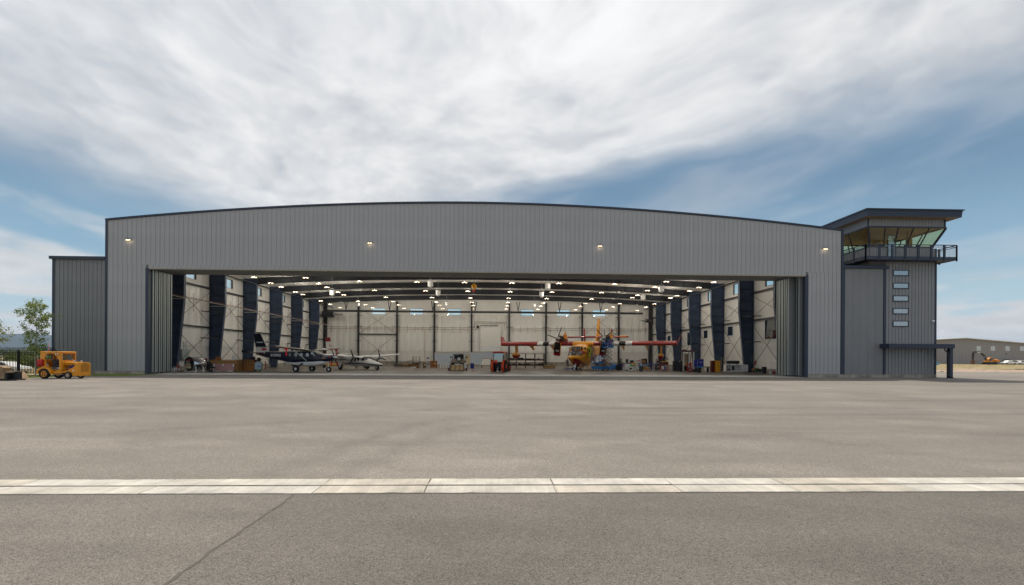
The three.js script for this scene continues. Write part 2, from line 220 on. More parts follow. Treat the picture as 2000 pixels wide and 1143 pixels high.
const SEAM = -2.73, ARCS = [[[-2.5, 8], [-1.9, 11], [-1.1, 13.8], [0.6, 15.6], [3, 16.6], [7, 17], [14, 17.2], [24, 17.6]], [[-3.6, 8.4], [-3.0, 11.6], [-2.0, 15], [0, 17.4], [3, 18.8], [8, 19.4], [16, 19.6]], [[2, 10.6], [5, 12.2], [9, 12.9], [14, 12.6]], [[-9, 13], [-5, 15.5], [-1, 20], [2, 23]]];
function apronColor(x, Z) {
  let l = Z < 7.5 ? 0.208 : 0.268;
  if (Z < 7.5) l *= x > SEAM ? 0.93 : 1.06;
  l *= 1 + 0.26 * (fbm(x * 0.16 + 9, Z * 0.22 + 4, 5) - 0.5) + 0.14 * (fbm(x * 0.9 + 50, Z * 1.3 + 2, 4) - 0.5);
  // paving lanes laid side by side
  const lane = Math.floor((Z + 2.1) / 7.0); if (Z > 8) l *= 1 + 0.07 * (PV[(lane * 37 + 11) & 255] - 0.5) * 2;
  // swept arcs of tyre dirt and drip stains
  if (Z > 8 && Z < 24) { let d = 9; for (const P of ARCS) for (let k = 0; k < P.length - 1; k++) { const [ax, az] = P[k], [bx, bz] = P[k + 1], t = Math.max(0, Math.min(1, ((x - ax) * (bx - ax) + (Z - az) * (bz - az)) / ((bx - ax) ** 2 + (bz - az) ** 2))); d = Math.min(d, Math.hypot(x - ax - t * (bx - ax), Z - az - t * (bz - az))); } l *= 1 - 0.17 * (1 - sst(0.05, 0.45, d)) * (0.35 + 1.1 * fbm(x * 1.7, Z * 2.3, 3)); }
  const stain = fbm(x * 0.5 + 70, Z * 1.6 + 33, 5, 0.6); l *= 1 - (Z < 7.5 ? 0.14 : 0.10) * sst(0.5, 0.7, stain) + 0.05 * sst(0.5, 0.3, stain);
  // rubbed light wedge
  if (Z > 8) l *= 1 + 0.16 * sst(0.52, 0.7, fbm(x * 0.45 + 31, Z * 0.8 + 17, 4));
  return l;
}
{
  const xs = [], zs = []; for (let x = -300; x < -60; x += 20) xs.push(x); for (let x = -60; x <= 60; x += x > -22 && x < 22 ? 0.4 : 1.2) xs.push(x); for (let x = 66; x <= 320; x += 20) xs.push(x);
  xs.push(SEAM - 0.012, SEAM + 0.012, -41.5, -37.5, -33.5); xs.sort((a, b) => a - b);
  for (let z = -80; z < 2; z += 6) zs.push(z); for (let z = 2; z < 20; z += 0.35) zs.push(z); for (let z = 20; z <= 78; z += 1) zs.push(z); zs.push(40.5, 47.2, 49.4); zs.sort((a, b) => a - b);
  const P = [], Cc = [], I = [], nx = xs.length;
  for (const z of zs) for (const x of xs) { const l = apronColor(x, z); P.push(x, 0, -z); Cc.push(l * 1.11, l * 0.995, l * 0.885); }
  for (let j = 0; j < zs.length - 1; j++) for (let i = 0; i < nx - 1; i++) {
    const x = (xs[i] + xs[i + 1]) / 2, z = (zs[j] + zs[j + 1]) / 2;
    if ((x < -41.5 && z > 40.5) || (x < -37.5 && z > 40.5) || (x < -33.5 && z > 47.2) || (x < 46 && z > 56)) continue;
    const a = j * nx + i; I.push(a, a + 1, a + nx, a + 1, a + nx + 1, a + nx);
  }
  const g = new THREE.BufferGeometry(); g.setAttribute('position', new THREE.Float32BufferAttribute(P, 3)); g.setAttribute('color', new THREE.Float32BufferAttribute(Cc, 3)); g.setIndex(I); g.computeVertexNormals();
  struct('apron', g, M.asphalt);
}
// paving seam with a ragged edge, and the cold joints further out
{
  const rag = (x0, z0, x1, z1, w, seed, amp) => { const r = rng(seed), P = [], I = [], n = 160; const L = Math.hypot(x1 - x0, z1 - z0), ux = (x1 - x0) / L, uz = (z1 - z0) / L; for (let i = 0; i <= n; i++) { const t = i / n, j = (fbm(t * 40 + seed, seed, 3) - 0.5) * amp, a = w * (0.4 + r() * 1.1), b = w * (0.4 + r() * 1.1); const x = x0 + (x1 - x0) * t - uz * j, z = z0 + (z1 - z0) * t + ux * j; P.push(x - uz * a, 0.004, -(z + ux * a), x + uz * b, 0.004, -(z - ux * b)); if (i) { const k = i * 2; I.push(k - 2, k - 1, k, k - 1, k + 1, k); } } const g = new THREE.BufferGeometry(); g.setAttribute('position', new THREE.Float32BufferAttribute(P, 3)); g.setIndex(I); g.computeVertexNormals(); return g; };
  struct('pavement_seam', rag(SEAM, -2, SEAM, 7.1, 0.016, 3, 0.04), M.tar);
  struct('pavement_joint', rag(-60, 29.9, 60, 29.9, 0.035, 4, 0.2), M.joint);
  struct('pavement_joint', rag(-60, 22.9, 60, 23.1, 0.03, 5, 0.2), M.joint);
  struct('pavement_joint', rag(-60, 37.6, 60, 37.6, 0.04, 8, 0.2), M.joint);
}
// concrete drainage gutter in two rows of slabs
{
  const g0 = add('drain_gutter', [bb(-14, 14, -0.12, 0.002, -7.965, -7.13)], M.pit); g0.userData.kind = 'structure';
  const cuts = [-14, -12.4, -10.6, -8.7, -6.85, -4.85, -2.52, -0.98, 0.87, 2.66, 4.36, 6.1, 7.9, 9.7, 11.6, 14], r = rng(12);
  for (let i = 0; i < cuts.length - 1; i++) for (const [z0, z1, sk] of [[7.14, 7.53, 0], [7.588, 7.965, 0.5]]) {
    const e = 0.006, a = cuts[i] + e, b = cuts[i + 1] - e, j = () => (r() - 0.5) * 0.05;
    const ch = () => (r() < 0.15 ? -0.03 : 0) * r() - r() * 0.007, pts = []; for (let k = 0; k <= 14; k++) pts.push([mix(a, b, k / 14) + (k % 14 ? 0 : j() * 0.3), z0 - (sk ? ch() * 0.4 : ch())]); for (let k = 14; k >= 0; k--) pts.push([mix(a, b, k / 14) + (k % 14 ? 0 : j() * 0.3), z1 + (sk ? ch() : ch() * 0.4)]);
    const g = prism(pts, 0, 0.09, [], 0.005); g.rotateX(-Math.PI / 2); g.translate(0, -0.09 + 0.014 + (r() - 0.5) * 0.004, 0);
    const s = add('slab', g, M.gutter[Math.floor(r() * 3)], g0); s.name = 'slab';
  }
}
// ground east of the tower: bare soil, then dry grass; lawn along the west wing
const soilM = new THREE.MeshStandardMaterial({ color: C('#b39b86'), map: dirtMap, roughness: 1 });
const rough = (x0, x1, z0, z1, nx, nz, y, amp, seed) => { const P = [], I = []; for (let j = 0; j <= nz; j++) for (let i = 0; i <= nx; i++) { const ej = j === 0 || j === nz ? (fbm(i * 0.7 + seed, j + seed, 3) - 0.5) * 3 : 0; P.push(mix(x0, x1, i / nx), y + amp * fbm(i * 0.6 + seed, j * 0.6, 3), -(mix(z0, z1, j / nz) + ej)); } for (let j = 0; j < nz; j++) for (let i = 0; i < nx; i++) { const a = j * (nx + 1) + i; I.push(a, a + 1, a + nx + 1, a + 1, a + nx + 2, a + nx + 1); } const g = new THREE.BufferGeometry(); g.setAttribute('position', new THREE.Float32BufferAttribute(P, 3)); g.setIndex(I); g.computeVertexNormals(); return g; };
struct('soil_verge', rough(50, 330, 76, 106, 90, 10, GY + 0.02, 0.35, 3), soilM);
struct('dry_field', rough(50, 420, 101, 215, 120, 24, GY + 0.02, 0.5, 9), new THREE.MeshStandardMaterial({ color: C('#b5a377'), map: grassMap, roughness: 1 }));
const lawnM = new THREE.MeshStandardMaterial({ color: C('#8a9350'), map: grassMap, roughness: 1 });
struct('lawn', [bb(-75, -41.6, GY + 0.02, -0.02, -50, -40.3), bb(-41.6, -37.6, GY + 0.02, -0.02, -54, -40.6), bb(-37.6, -33.4, GY + 0.02, -0.02, -54, -47.1)], lawnM);
function tufts(name, label, cat, n, seed, place, h, color) {
  const r = rng(seed), P = []; for (let i = 0; i < n; i++) { const [x, y, z] = place(r); const hh = h * (0.5 + r()), a = r() * 6.3, w = 0.012 + 0.02 * r(), lx = (r() - 0.5) * hh * 0.8, lz = (r() - 0.5) * hh * 0.8; const cx = Math.cos(a) * w, cz = Math.sin(a) * w; P.push(x - cx, y, z - cz, x + cx, y, z + cz, x + lx, y + hh, z + lz); }
  const g = new THREE.BufferGeometry(); g.setAttribute('position', new THREE.Float32BufferAttribute(P, 3)); g.computeVertexNormals(); const o = add(name, g, new THREE.MeshStandardMaterial({ color: C(color), roughness: 1, side: THREE.DoubleSide })); tag(o, label, cat); o.userData.kind = 'stuff'; return o;
}
tufts('lawn_grass', 'short green grass along the foot of the west wing and fence', 'grass', 9000, 21, r => r() < 0.6 ? [-37.6 + r() * 0.05 - r() * 16, -0.03, -40.6 - r() * 6] : [-38 + r() * 5, -0.03, -47.2 - r() * 4], 0.09, '#7d8c45');
tufts('field_grass', 'dry straw coloured grass on the field before the far building', 'grass', 14000, 22, r => [60 + r() * 190, GY + 0.05, -104 - r() * 100], 0.5, '#ad9a68');

// ---------------------------------------------------------------- hangar
const HX0 = -33.4, HX1 = 31.2, HC = (HX0 + HX1) / 2, HW = (HX1 - HX0) / 2, ZF = 45, ZB = 99.9, OX0 = -29.8, OX1 = 27.8, OY = 9.1, XL = -33, XR = 30.9;
const roofY = x => 15.25 - 1.95 * Math.pow(Math.abs((x - HC) / HW), 1.85);
const ceilY = x => 12.75 - 1.0 * Math.pow((x - HC) / HW, 2);
const hangar = thing('hangar', 'huge grey metal aircraft hangar with arched roofline and wide open doorway', 'hangar'); hangar.scale.setScalar(K);
// one cladding panel: rib at the left, flat pan; top edge may slope
const panelCache = new Map();
function panelGeo(w, h0, h1, rib = 0.035) {
  const key = [w, h0, h1, rib].map(v => v.toFixed(3)).join(); if (panelCache.has(key)) return panelCache.get(key);
  const pr = [[0, 0], [0.004, rib], [0.034, rib], [0.042, 0.004], [w * 0.5 - 0.02, 0.004], [w * 0.5, 0.010], [w * 0.5 + 0.02, 0.004], [w - 0.003, 0.004], [w - 0.003, 0]], P = [], I = [];
  for (const [x, z] of pr) { P.push(x, 0, z, x, h0 + (h1 - h0) * x / w, z); }
  for (let i = 0; i < pr.length - 1; i++) I.push(2 * i, 2 * i + 2, 2 * i + 1, 2 * i + 2, 2 * i + 3, 2 * i + 1);
  const g = new THREE.BufferGeometry(); g.setAttribute('position', new THREE.Float32BufferAttribute(P, 3)); g.setIndex(I); const n = g.toNonIndexed(); n.computeVertexNormals(); const f = ready(n); panelCache.set(key, f); return f;
}
function cladRow(parent, x0, x1, y0, top, z, step, mats, seed, name = 'panel', rib) {
  const n = Math.max(1, Math.round((x1 - x0) / step)), w = (x1 - x0) / n, r = rng(seed);
  for (let i = 0; i < n; i++) { const x = x0 + i * w; const h0 = (typeof top === 'function' ? top(x) : top) - y0, h1 = (typeof top === 'function' ? top(x + w) : top) - y0; const m = new THREE.Mesh(panelGeo(w, h0, h1, rib), mats[Math.floor(r() * mats.length)]); m.name = name; m.position.set(x, y0, z); m.castShadow = m.receiveShadow = true; parent.add(m); }
}
{
  const arc = (f, n = 40, a = HX0, b = HX1) => [...Array(n + 1).keys()].map(i => { const x = mix(a, b, i / n); return [x, f(x)]; });
  // front wall: solid core, panels, trims
  const outline = [[HX0 + 0.02, 0.02], [OX0, 0.02], [OX0, OY], [OX1, OY], [OX1, 0.02], [HX1 - 0.02, 0.02], ...arc(x => roofY(x) - 0.12, 40, HX0 + 0.02, HX1 - 0.02).reverse()];
  const front = add('front_wall', prism(outline, -ZF - 0.3, -ZF - 0.02), M.core, hangar);
  cladRow(front, HX0 + 0.2, HX1 - 0.2, 9.42, x => roofY(x) - 0.16, -ZF, 0.395, M.clad, 1);
  cladRow(front, OX0 - 0.0, OX1 + 0.0, 9.12, 9.415, -ZF, 0.395, M.clad, 1);
  cladRow(front, HX0 + 0.2, OX0 - 0.2, 0.3, 9.415, -ZF, 0.395, M.clad, 2);
  cladRow(front, OX1 + 0.2, HX1 - 0.2, 0.3, 9.415, -ZF, 0.395, M.clad, 3);
  const cap = [...arc(x => roofY(x) + 0.02), ...arc(x => roofY(x) - 0.13).reverse()];
  add('roof_edge_trim', prism(cap, -ZF - 0.45, -ZF + 0.09), M.navy, hangar);
  for (const x of [HX0 + 0.06, HX1 - 0.1]) add('corner_trim', bb(x - 0.06, x + 0.13, 0.3, roofY(x) - 0.15, -ZF - 0.2, -ZF + 0.06), M.navy, hangar);
  for (const [a, b] of [[OX0 - 0.22, OX0 + 0.04], [OX1 - 0.04, OX1 + 0.22]]) add('door_jamb', bb(a, b, 0.0, OY + 0.05, -ZF - 0.34, -ZF + 0.055), M.navy, hangar);
  add('door_head_trim', bb(OX0 + 0.045, OX1 - 0.045, OY - 0.06, OY + 0.04, -ZF - 0.33, -ZF + 0.05), M.soffit, hangar);
  for (const [p, q] of [[HX0 + 0.05, OX0 - 0.23], [OX1 + 0.23, HX1]]) add('foundation', bb(p, q, -0.3, 0.29, -ZF - 0.5, -ZF + 0.03), M.concrete, hangar);
  // header soffit with the five door tracks
  const sof = add('track_soffit', [bb(HX0 + 0.3, HX1 - 0.3, 9.42, 9.75, -ZF - 4.0, -ZF - 0.31)], M.soffit, hangar);
  for (let k = 0; k < 5; k++) { const z = -ZF - 0.62 - 0.66 * k; const gs = [bb(HX0 + 0.4, HX1 - 0.4, 9.12, 9.2, z - 0.1, z - 0.06), bb(HX0 + 0.4, HX1 - 0.4, 9.12, 9.2, z + 0.06, z + 0.1), bb(HX0 + 0.4, HX1 - 0.4, 9.2, 9.24, z - 0.1, z + 0.1)]; for (let x = HX0 + 1; x < HX1 - 1; x += 0.62) gs.push(box(0.07, 0.18, 0.16, x, 9.33, z)); add('door_track', gs, M.galv, sof); }
  add('header_beam', [bb(HX0 + 0.3, HX1 - 0.3, 9.3, 9.9, -ZF - 4.2, -ZF - 4.02)], M.steelDark, hangar);
  // roof and ceiling
  const rz0 = -ZB - 0.4, rz1 = -ZF - 0.32;
  add('roof', prism([...arc(x => roofY(x) - 0.5, 30, HX0 + 0.05, HX1 - 0.05), ...arc(x => roofY(x) - 0.7, 30, HX0 + 0.05, HX1 - 0.05).reverse()], rz0, rz1), M.roofing, hangar);
  add('ceiling', prism([...arc(x => ceilY(x) + 0.25, 30, XL, XR), ...arc(ceilY, 30, XL, XR).reverse()], -ZB, -ZF - 4.22), M.ceil, hangar);
  // side walls with high windows
  const winL = [[55.3, 57.8], [63.4, 65.7], [71.6, 73.7], [79.8, 81.8], [87.7, 89.7]].map(w => [...w, 10.0, 11.15]), winR = winL.map(([a, b]) => [a, b, 9.9, 11.3]);
  const lowR = [[55.2, 57.7, 3.85, 6.05], [65.6, 67.1, 4.65, 5.85], [73.5, 74.95, 4.6, 5.75], [79.1, 81.4, 3.7, 5.75], [89.2, 90.8, 4.5, 5.6]];
  const sideWall = (xa, xb, wins) => prismX([[ZF + 4, 0.02], [ZB + 0.3, 0.02], [ZB + 0.3, 12.6], [ZF + 4, 12.6]], xa, xb, wins.map(([a, b, c, d]) => rectP(a, b, c, d)));
  const lw = add('side_wall', sideWall(HX0 + 0.02, XL - 0.06, winL), M.liner, hangar), rw = add('side_wall', sideWall(XR + 0.06, HX1 - 0.02, winR), M.liner, hangar);
  const backW = [-22.6, -15.3, -8.0, 6.27, 13.35, 20.4].map(x => [x - 1.3, x + 1.3, 9.8, 11.0]);
  const bw = add('back_wall', prism(rectP(HX0 + 0.02, HX1 - 0.02, 0.02, 13.2), -ZB - 0.35, -ZB - 0.06, backW.map(([a, b, c, d]) => rectP(a, b, c, d))), M.liner, hangar);
  // windows
  const win = (par, a, b, c, d, put) => { const w = grp('window', par); const t = 0.045; add('frame', [put(a, b, c, c + t), put(a, b, d - t, d), put(a, a + t, c + t, d - t), put(b - t, b, c + t, d - t)], M.navy, w); add('pane', put(a + t, b - t, c + t, d - t, 0.02), M.glass, w); };
  for (const q of winL) win(lw, ...q, (a, b, c, d, t = 0.14) => bb(HX0 + 0.2 - t / 2, HX0 + 0.2 + t / 2, c, d, -b, -a));
  for (const q of winR) win(rw, ...q, (a, b, c, d, t = 0.14) => bb(HX1 - 0.18 - t / 2, HX1 - 0.18 + t / 2, c, d, -b, -a));
  for (const q of backW) win(bw, ...q, (a, b, c, d, t = 0.14) => bb(a, b, c, d, -ZB - 0.22 - t / 2, -ZB - 0.22 + t / 2));
  for (const [a, b, c, d] of lowR) { const w = grp('window', rw), t = 0.1; add('frame', [bb(XR - 0.03, XR + 0.05, c - t, c, -b - t, -a + t), bb(XR - 0.03, XR + 0.05, d, d + t, -b - t, -a + t), bb(XR - 0.03, XR + 0.05, c, d, -a, -a + t), bb(XR - 0.03, XR + 0.05, c, d, -b - t, -b)], M.vinyl, w); add('pane', bb(XR + 0.01, XR + 0.045, c, d, -b, -a), M.glassDark, w); }
  // insulation blankets: pillowed sheets hung side by side, liner panels below
  const blanket = (w, h, seed) => { const g = new THREE.PlaneGeometry(w, h, 6, 12), p = g.attributes.position; for (let i = 0; i < p.count; i++) { const u = p.getX(i) / w + 0.5, v = p.getY(i) / h + 0.5; const e = Math.pow(Math.sin(Math.PI * u), 0.6); p.setZ(i, 0.07 * e + 0.05 * e * (fbm(u * 2.5 + seed * 9, v * h * 0.7, 3) - 0.5)); } g.computeVertexNormals(); return ready(g); };
  const FZ = [52.6, 60.4, 68.3, 76.2, 84.1, 92.0], bays = [48.9, ...FZ, ZB];
  const bl = new Map(), bget = (w, h, s) => { const k = w.toFixed(2) + h.toFixed(2) + s; if (!bl.has(k)) bl.set(k, blanket(w, h, s)); return bl.get(k); };
  const rr = rng(9), place = (par, name, geo, m, x, y, z, ry) => { const o = new THREE.Mesh(geo, m); o.name = name; o.position.set(x, y, z); o.rotation.y = ry; o.castShadow = o.receiveShadow = true; par.add(o); };
  for (let b = 1; b < bays.length - 1; b++) { const z0 = bays[b], z1 = bays[b + 1], w = (z1 - z0) / 6; for (let i = 0; i < 6; i++) { const zc = -(z0 + w * (i + 0.5)); place(lw, 'insulation_blanket', bget(w - 0.015, 6.9, i % 3), M.insul[Math.floor(rr() * 3)], XL - 0.05, 2.7 + 3.45, zc, Math.PI / 2); } }
  { const w = (XR - XL) / 54; for (let i = 0; i < 54; i++) { const x = XL + w * (i + 0.5); place(bw, 'insulation_blanket', bget(w - 0.015, 6.95, i % 3), M.insul[Math.floor(rr() * 3)], x, 2.75 + 3.475, -ZB - 0.05, 0); } }
  // metal liner panels: lower band west and back, full height east
  cladRow(bw, XL + 0.05, XR - 0.05, 0.75, 2.74, -ZB - 0.05, 1.2, [M.liner], 4, 'liner_panel', 0.02);
  add('base_curb', [bb(XL, XR, 0.02, 0.74, -ZB - 0.05, -ZB + 0.12)], M.concrete, bw);
  const sideClad = (par, x, ry, y0, y1, step) => { for (let b = 0; b < bays.length - 1; b++) { const n = Math.round((bays[b + 1] - bays[b]) / step), w = (bays[b + 1] - bays[b]) / n; for (let i = 0; i < n; i++) { const o = new THREE.Mesh(panelGeo(w, y1 - y0, y1 - y0, 0.02), M.liner); o.name = 'liner_panel'; o.rotation.y = ry; o.position.set(x, y0, ry > 0 ? -(bays[b] + i * w) : -(bays[b] + (i + 1) * w)); o.receiveShadow = true; par.add(o); } } };
  sideClad(lw, XL - 0.05, Math.PI / 2, 0.5, 2.68, 1.32); sideClad(rw, XR + 0.055, -Math.PI / 2, 0.5, 3.6, 1.32);
  add('base_curb', [bb(XL - 0.05, XL + 0.1, 0.02, 0.5, -ZB, -ZF - 4)], M.concrete, lw); add('base_curb', [bb(XR - 0.1, XR + 0.05, 0.02, 0.5, -ZB, -ZF - 4)], M.concrete, rw);
  // rigid frames
  const kneeIn = 1.75, baseIn = 1.0, rafB = x => 11.95 - 1.05 * Math.pow(Math.abs((x - HC) / HW), 2.2);
  FZ.forEach((Z, fi) => {
    const fr = grp('rigid_frame', hangar), z = -Z;
    for (const s of [-1, 1]) {
      const wx = s < 0 ? XL : XR, ix = d => wx - s * d, topY = ceilY(wx) - 0.01;
      const web = [[ix(0.03), 0.05], [ix(baseIn), 0.05], [ix(kneeIn), 7.4], [ix(kneeIn), topY], [ix(0.03), topY]]; if (s > 0) web.reverse();
      const fl = [bar(V(ix(baseIn), 0.03, z), V(ix(kneeIn), 7.4, z), 0.05, 0.36), bar(V(ix(kneeIn), 7.38, z), V(ix(kneeIn), topY, z), 0.05, 0.36), bb(ix(0.02), ix(0.07), 0.03, topY, z - 0.18, z + 0.18), bb(ix(-0.0), ix(baseIn + 0.1), 0.02, 0.06, z - 0.25, z + 0.25)];
      add('column', [prism(web, z - 0.03, z + 0.03), ...fl], M.steel, fr);
      for (const y of [1.2, 2.6, 3.9, 5.2, 6.3, 7.4, 8.6, 9.9]) { const d = y < 7.4 ? mix(baseIn, kneeIn, y / 7.4) : kneeIn; add('stiffener', bb(ix(0.08), ix(d - 0.03), y - 0.02, y + 0.02, z - 0.14, z + 0.14), M.steelDark, fr); }
    }
    const a = XL + 1.78, b = XR - 1.78, lo = arc(rafB, 28, a, b), hi = arc(x => ceilY(x) - 0.015, 28, a, b);
    const gs = [prism([...lo, ...hi.slice().reverse()], z - 0.03, z + 0.03)];
    for (let i = 0; i < lo.length - 1; i++) { gs.push(bar(V(lo[i][0], lo[i][1], z), V(lo[i + 1][0] + 0.01, lo[i + 1][1], z), 0.05, 0.36)); }
    for (let x = a + 1.5; x < b; x += 2.9) gs.push(bb(x - 0.015, x + 0.015, rafB(x) + 0.04, ceilY(x) - 0.03, z - 0.16, z + 0.16));
    add('rafter', gs, M.steelDark, fr);
  });
  // girts, braces, pipes along the side walls
  const bayN = bays.length - 1;
  for (const s of [-1, 1]) {
    const wx = s < 0 ? XL : XR, par = s < 0 ? lw : rw, ix = d => wx - s * d;
    for (let b = 0; b < bayN; b++) {
      const z0 = -bays[b] - 0.2, z1 = -bays[b + 1] + 0.2;
      for (const [y, t] of s < 0 ? [[4.85, 0.16], [9.35, 0.2]] : [[6.2, 0.16], [9.45, 0.2]]) add('girt', bb(ix(0.12), ix(0.12 + t), y - t / 2, y + t / 2, z0, z1), M.steelDark, par);
      const mid = s < 0 ? 4.85 : 6.2;
      for (const [ya, yb] of [[0.3, mid - 0.1], [mid + 0.1, 9.25]]) if (b > 0) { add('brace_rod', rod(V(ix(0.45), ya, z0), V(ix(0.45), yb, z1), 0.025), M.blackSteel, par); add('brace_rod', rod(V(ix(0.38), yb, z0), V(ix(0.38), ya, z1), 0.025), M.blackSteel, par); }
      if (b < 6) for (const y of [6.6, 3.6]) { const d = mix(baseIn, kneeIn, y / 7.4) - 0.1; add('flange_brace', [bar(V(ix(d), y, -bays[b + 1]), V(ix(0.2), y + 0.02, -bays[b + 1] + 2.2), 0.08)], M.blackSteel, par); }
    }
    if (s < 0) {
      for (const [y, m, d, r] of [[7.55, M.pipeRed, 1.9, 0.018], [7.42, M.pipeW, 1.95, 0.02], [7.72, M.blackSteel, 0.5, 0.03]]) add('pipe', rod(V(ix(d), y, -ZB + 0.4), V(ix(d), y, -ZF - 4.4), r), m, par);
      const hg = []; for (let Z = 54; Z < 99; Z += 2.6) hg.push(rod(V(ix(0.3), 6.4, -Z), V(ix(0.3), 8.4, -Z), 0.02)); add('hanger_rod', hg, M.pipeRed, par);
      for (const Z of [58.5, 66.6, 74.4, 82.4, 90.2]) add('downpipe', rod(V(ix(0.16), 0.5, -Z), V(ix(0.16), 9.2, -Z), 0.03), Z === 66.6 ? M.copper : M.pipeW, par);
      for (const Z of FZ) add('pipe_support', bb(ix(0.2), ix(2.0), 7.3, 7.36, -Z + 0.2, -Z + 0.28), M.pipeW, par);
    }
    for (const [y, d] of [[11.35, 0.5], [11.0, 1.8]]) add('eave_strut', rod(V(ix(d), y, -ZB + 0.2), V(ix(d), y, -ZF - 4.4), 0.06), M.blackSteel, par);
  }
  // back wall posts, strut bays and service pipes
  const posts = [-26.35, -18.96, -11.77, -4.57, 2.72, 9.9, 17.0, 24.2];
  for (const x of posts) { add('wind_post', [bb(x - 0.03, x + 0.03, 0.06, 12.3, -ZB + 0.1, -ZB + 0.5), bb(x - 0.15, x + 0.15, 0.06, 12.3, -ZB + 0.05, -ZB + 0.1), bb(x - 0.15, x + 0.15, 0.06, 12.3, -ZB + 0.5, -ZB + 0.55)], M.blackSteel, bw); for (const y of [4.7, 7.5, 9.6]) add('flange_brace', [bb(x - 0.6, x + 0.6, y - 0.03, y + 0.03, -ZB + 0.1, -ZB + 0.04)], M.blackSteel, bw); }
  for (const x of [XL + 0.4, XR - 0.5]) add('corner_post', [bb(x - 0.28, x + 0.28, 0.06, 12.0, -ZB + 0.1, -ZB + 0.6)], M.blackSteel, bw);
  for (const [a, b, y] of [[posts[0], posts[1], 5.95], [posts[6], posts[7], 5.8]]) { add('wall_strut', bb(a + 0.17, b - 0.17, y - 0.09, y + 0.09, -ZB + 0.2, -ZB + 0.38), M.blackSteel, bw); for (const [ya, yb] of [[0.2, y], [y, 11.2]]) { add('brace_rod', rod(V(a, ya, -ZB + 0.3), V(b, yb, -ZB + 0.3), 0.025), M.blackSteel, bw); add('brace_rod', rod(V(a, yb, -ZB + 0.36), V(b, ya, -ZB + 0.36), 0.025), M.blackSteel, bw); } }
  const jog = (y, yj, xa, xb) => [[XL + 0.5, y], [xa, y], [xa, yj], [xb, yj], [xb, y], [XR - 0.5, y]];
  for (const [pts, m, r, o] of [[jog(7.3, 8.45, -3.95, 2.15), M.blackSteel, 0.035, 0.62], [jog(6.95, 8.2, -3.6, 1.8), M.copper, 0.035, 0.68]]) { const gs = []; for (let i = 0; i < pts.length - 1; i++) gs.push(rod(V(...pts[i], -ZB + o), V(...pts[i + 1], -ZB + o), r)); add('pipe', gs, m, bw); }
  for (let x = -31.4; x < 30; x += 1.45) if (x < -4.2 || x > 2.4) add('pipe_hanger', [rod(V(x, 6.3, -ZB + 0.64), V(x, 7.75, -ZB + 0.64), 0.022)], M.blackSteel, bw);
  add('downpipe', rod(V(-13.6 + 0.0, 0.8, -ZB + 0.2), V(-13.6, 6.9, -ZB + 0.2), 0.03), M.copper, bw); add('downpipe', rod(V(21.4, 0.8, -ZB + 0.2), V(21.4, 7.2, -ZB + 0.2), 0.06), M.dgrey, bw);
  // rear sectional door with its tracks
  const rd = grp('rear_door', bw); for (let k = 0; k < 4; k++) add('section', bb(-2.9, 1.1, 0.1 + k * 1.85, 1.93 + k * 1.85, -ZB + 0.14, -ZB + 0.2), k === 1 ? M.vinyl : M.insul[1], rd); for (const x of [-3.0, 1.16]) add('track', bb(x, x + 0.06, 0.1, 7.6, -ZB + 0.14, -ZB + 0.3), M.galv, rd); add('spring_bar', rod(V(-2.9, 7.75, -ZB + 0.4), V(0.6, 7.75, -ZB + 0.4), 0.06), M.blackSteel, rd); add('operator', box(0.35, 0.55, 0.35, -3.35, 7.5, -ZB + 0.4), M.black, rd);
  // crane rail hung under the last frame
  add('hung_beam', [bb(-30, 26.8, 9.55, 9.6, -92.4, -92.0), bb(-30, 26.8, 9.85, 9.9, -92.4, -92.0), bb(-30, 26.8, 9.55, 9.9, -92.22, -92.18)], M.blackSteel, hangar);
  for (const x of [-26.6, -18.9, -11.2, -3.6, 4.1, 11.6, 19.1]) add('beam_hanger', [bar(V(x, 9.9, -92.2), V(x - 0.25, 11.6, -92.2), 0.12), bar(V(x, 9.9, -92.2), V(x + 0.3, 11.6, -92.2), 0.12)], M.blackSteel, hangar);
  // floor slab; door sill, whitened to carry sky light on the threshold
  add('floor', bb(XL - 0.3, XR + 0.3, -0.3, 0.02, -ZB - 0.3, -ZF - 4.0), M.floor, hangar);
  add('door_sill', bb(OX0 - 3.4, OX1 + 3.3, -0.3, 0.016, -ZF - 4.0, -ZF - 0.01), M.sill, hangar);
  const fj = []; for (let x = -28; x < 30; x += 7.2) fj.push(bb(x - 0.02, x + 0.02, 0.0195, 0.0235, -ZB + 0.3, -ZF - 4.1)); for (const Z of [52.5, 60.4, 68.3]) fj.push(bb(XL, XR, 0.0195, 0.0225, -Z - 0.02, -Z + 0.02)); add('saw_joint', fj, M.pit, hangar);
}
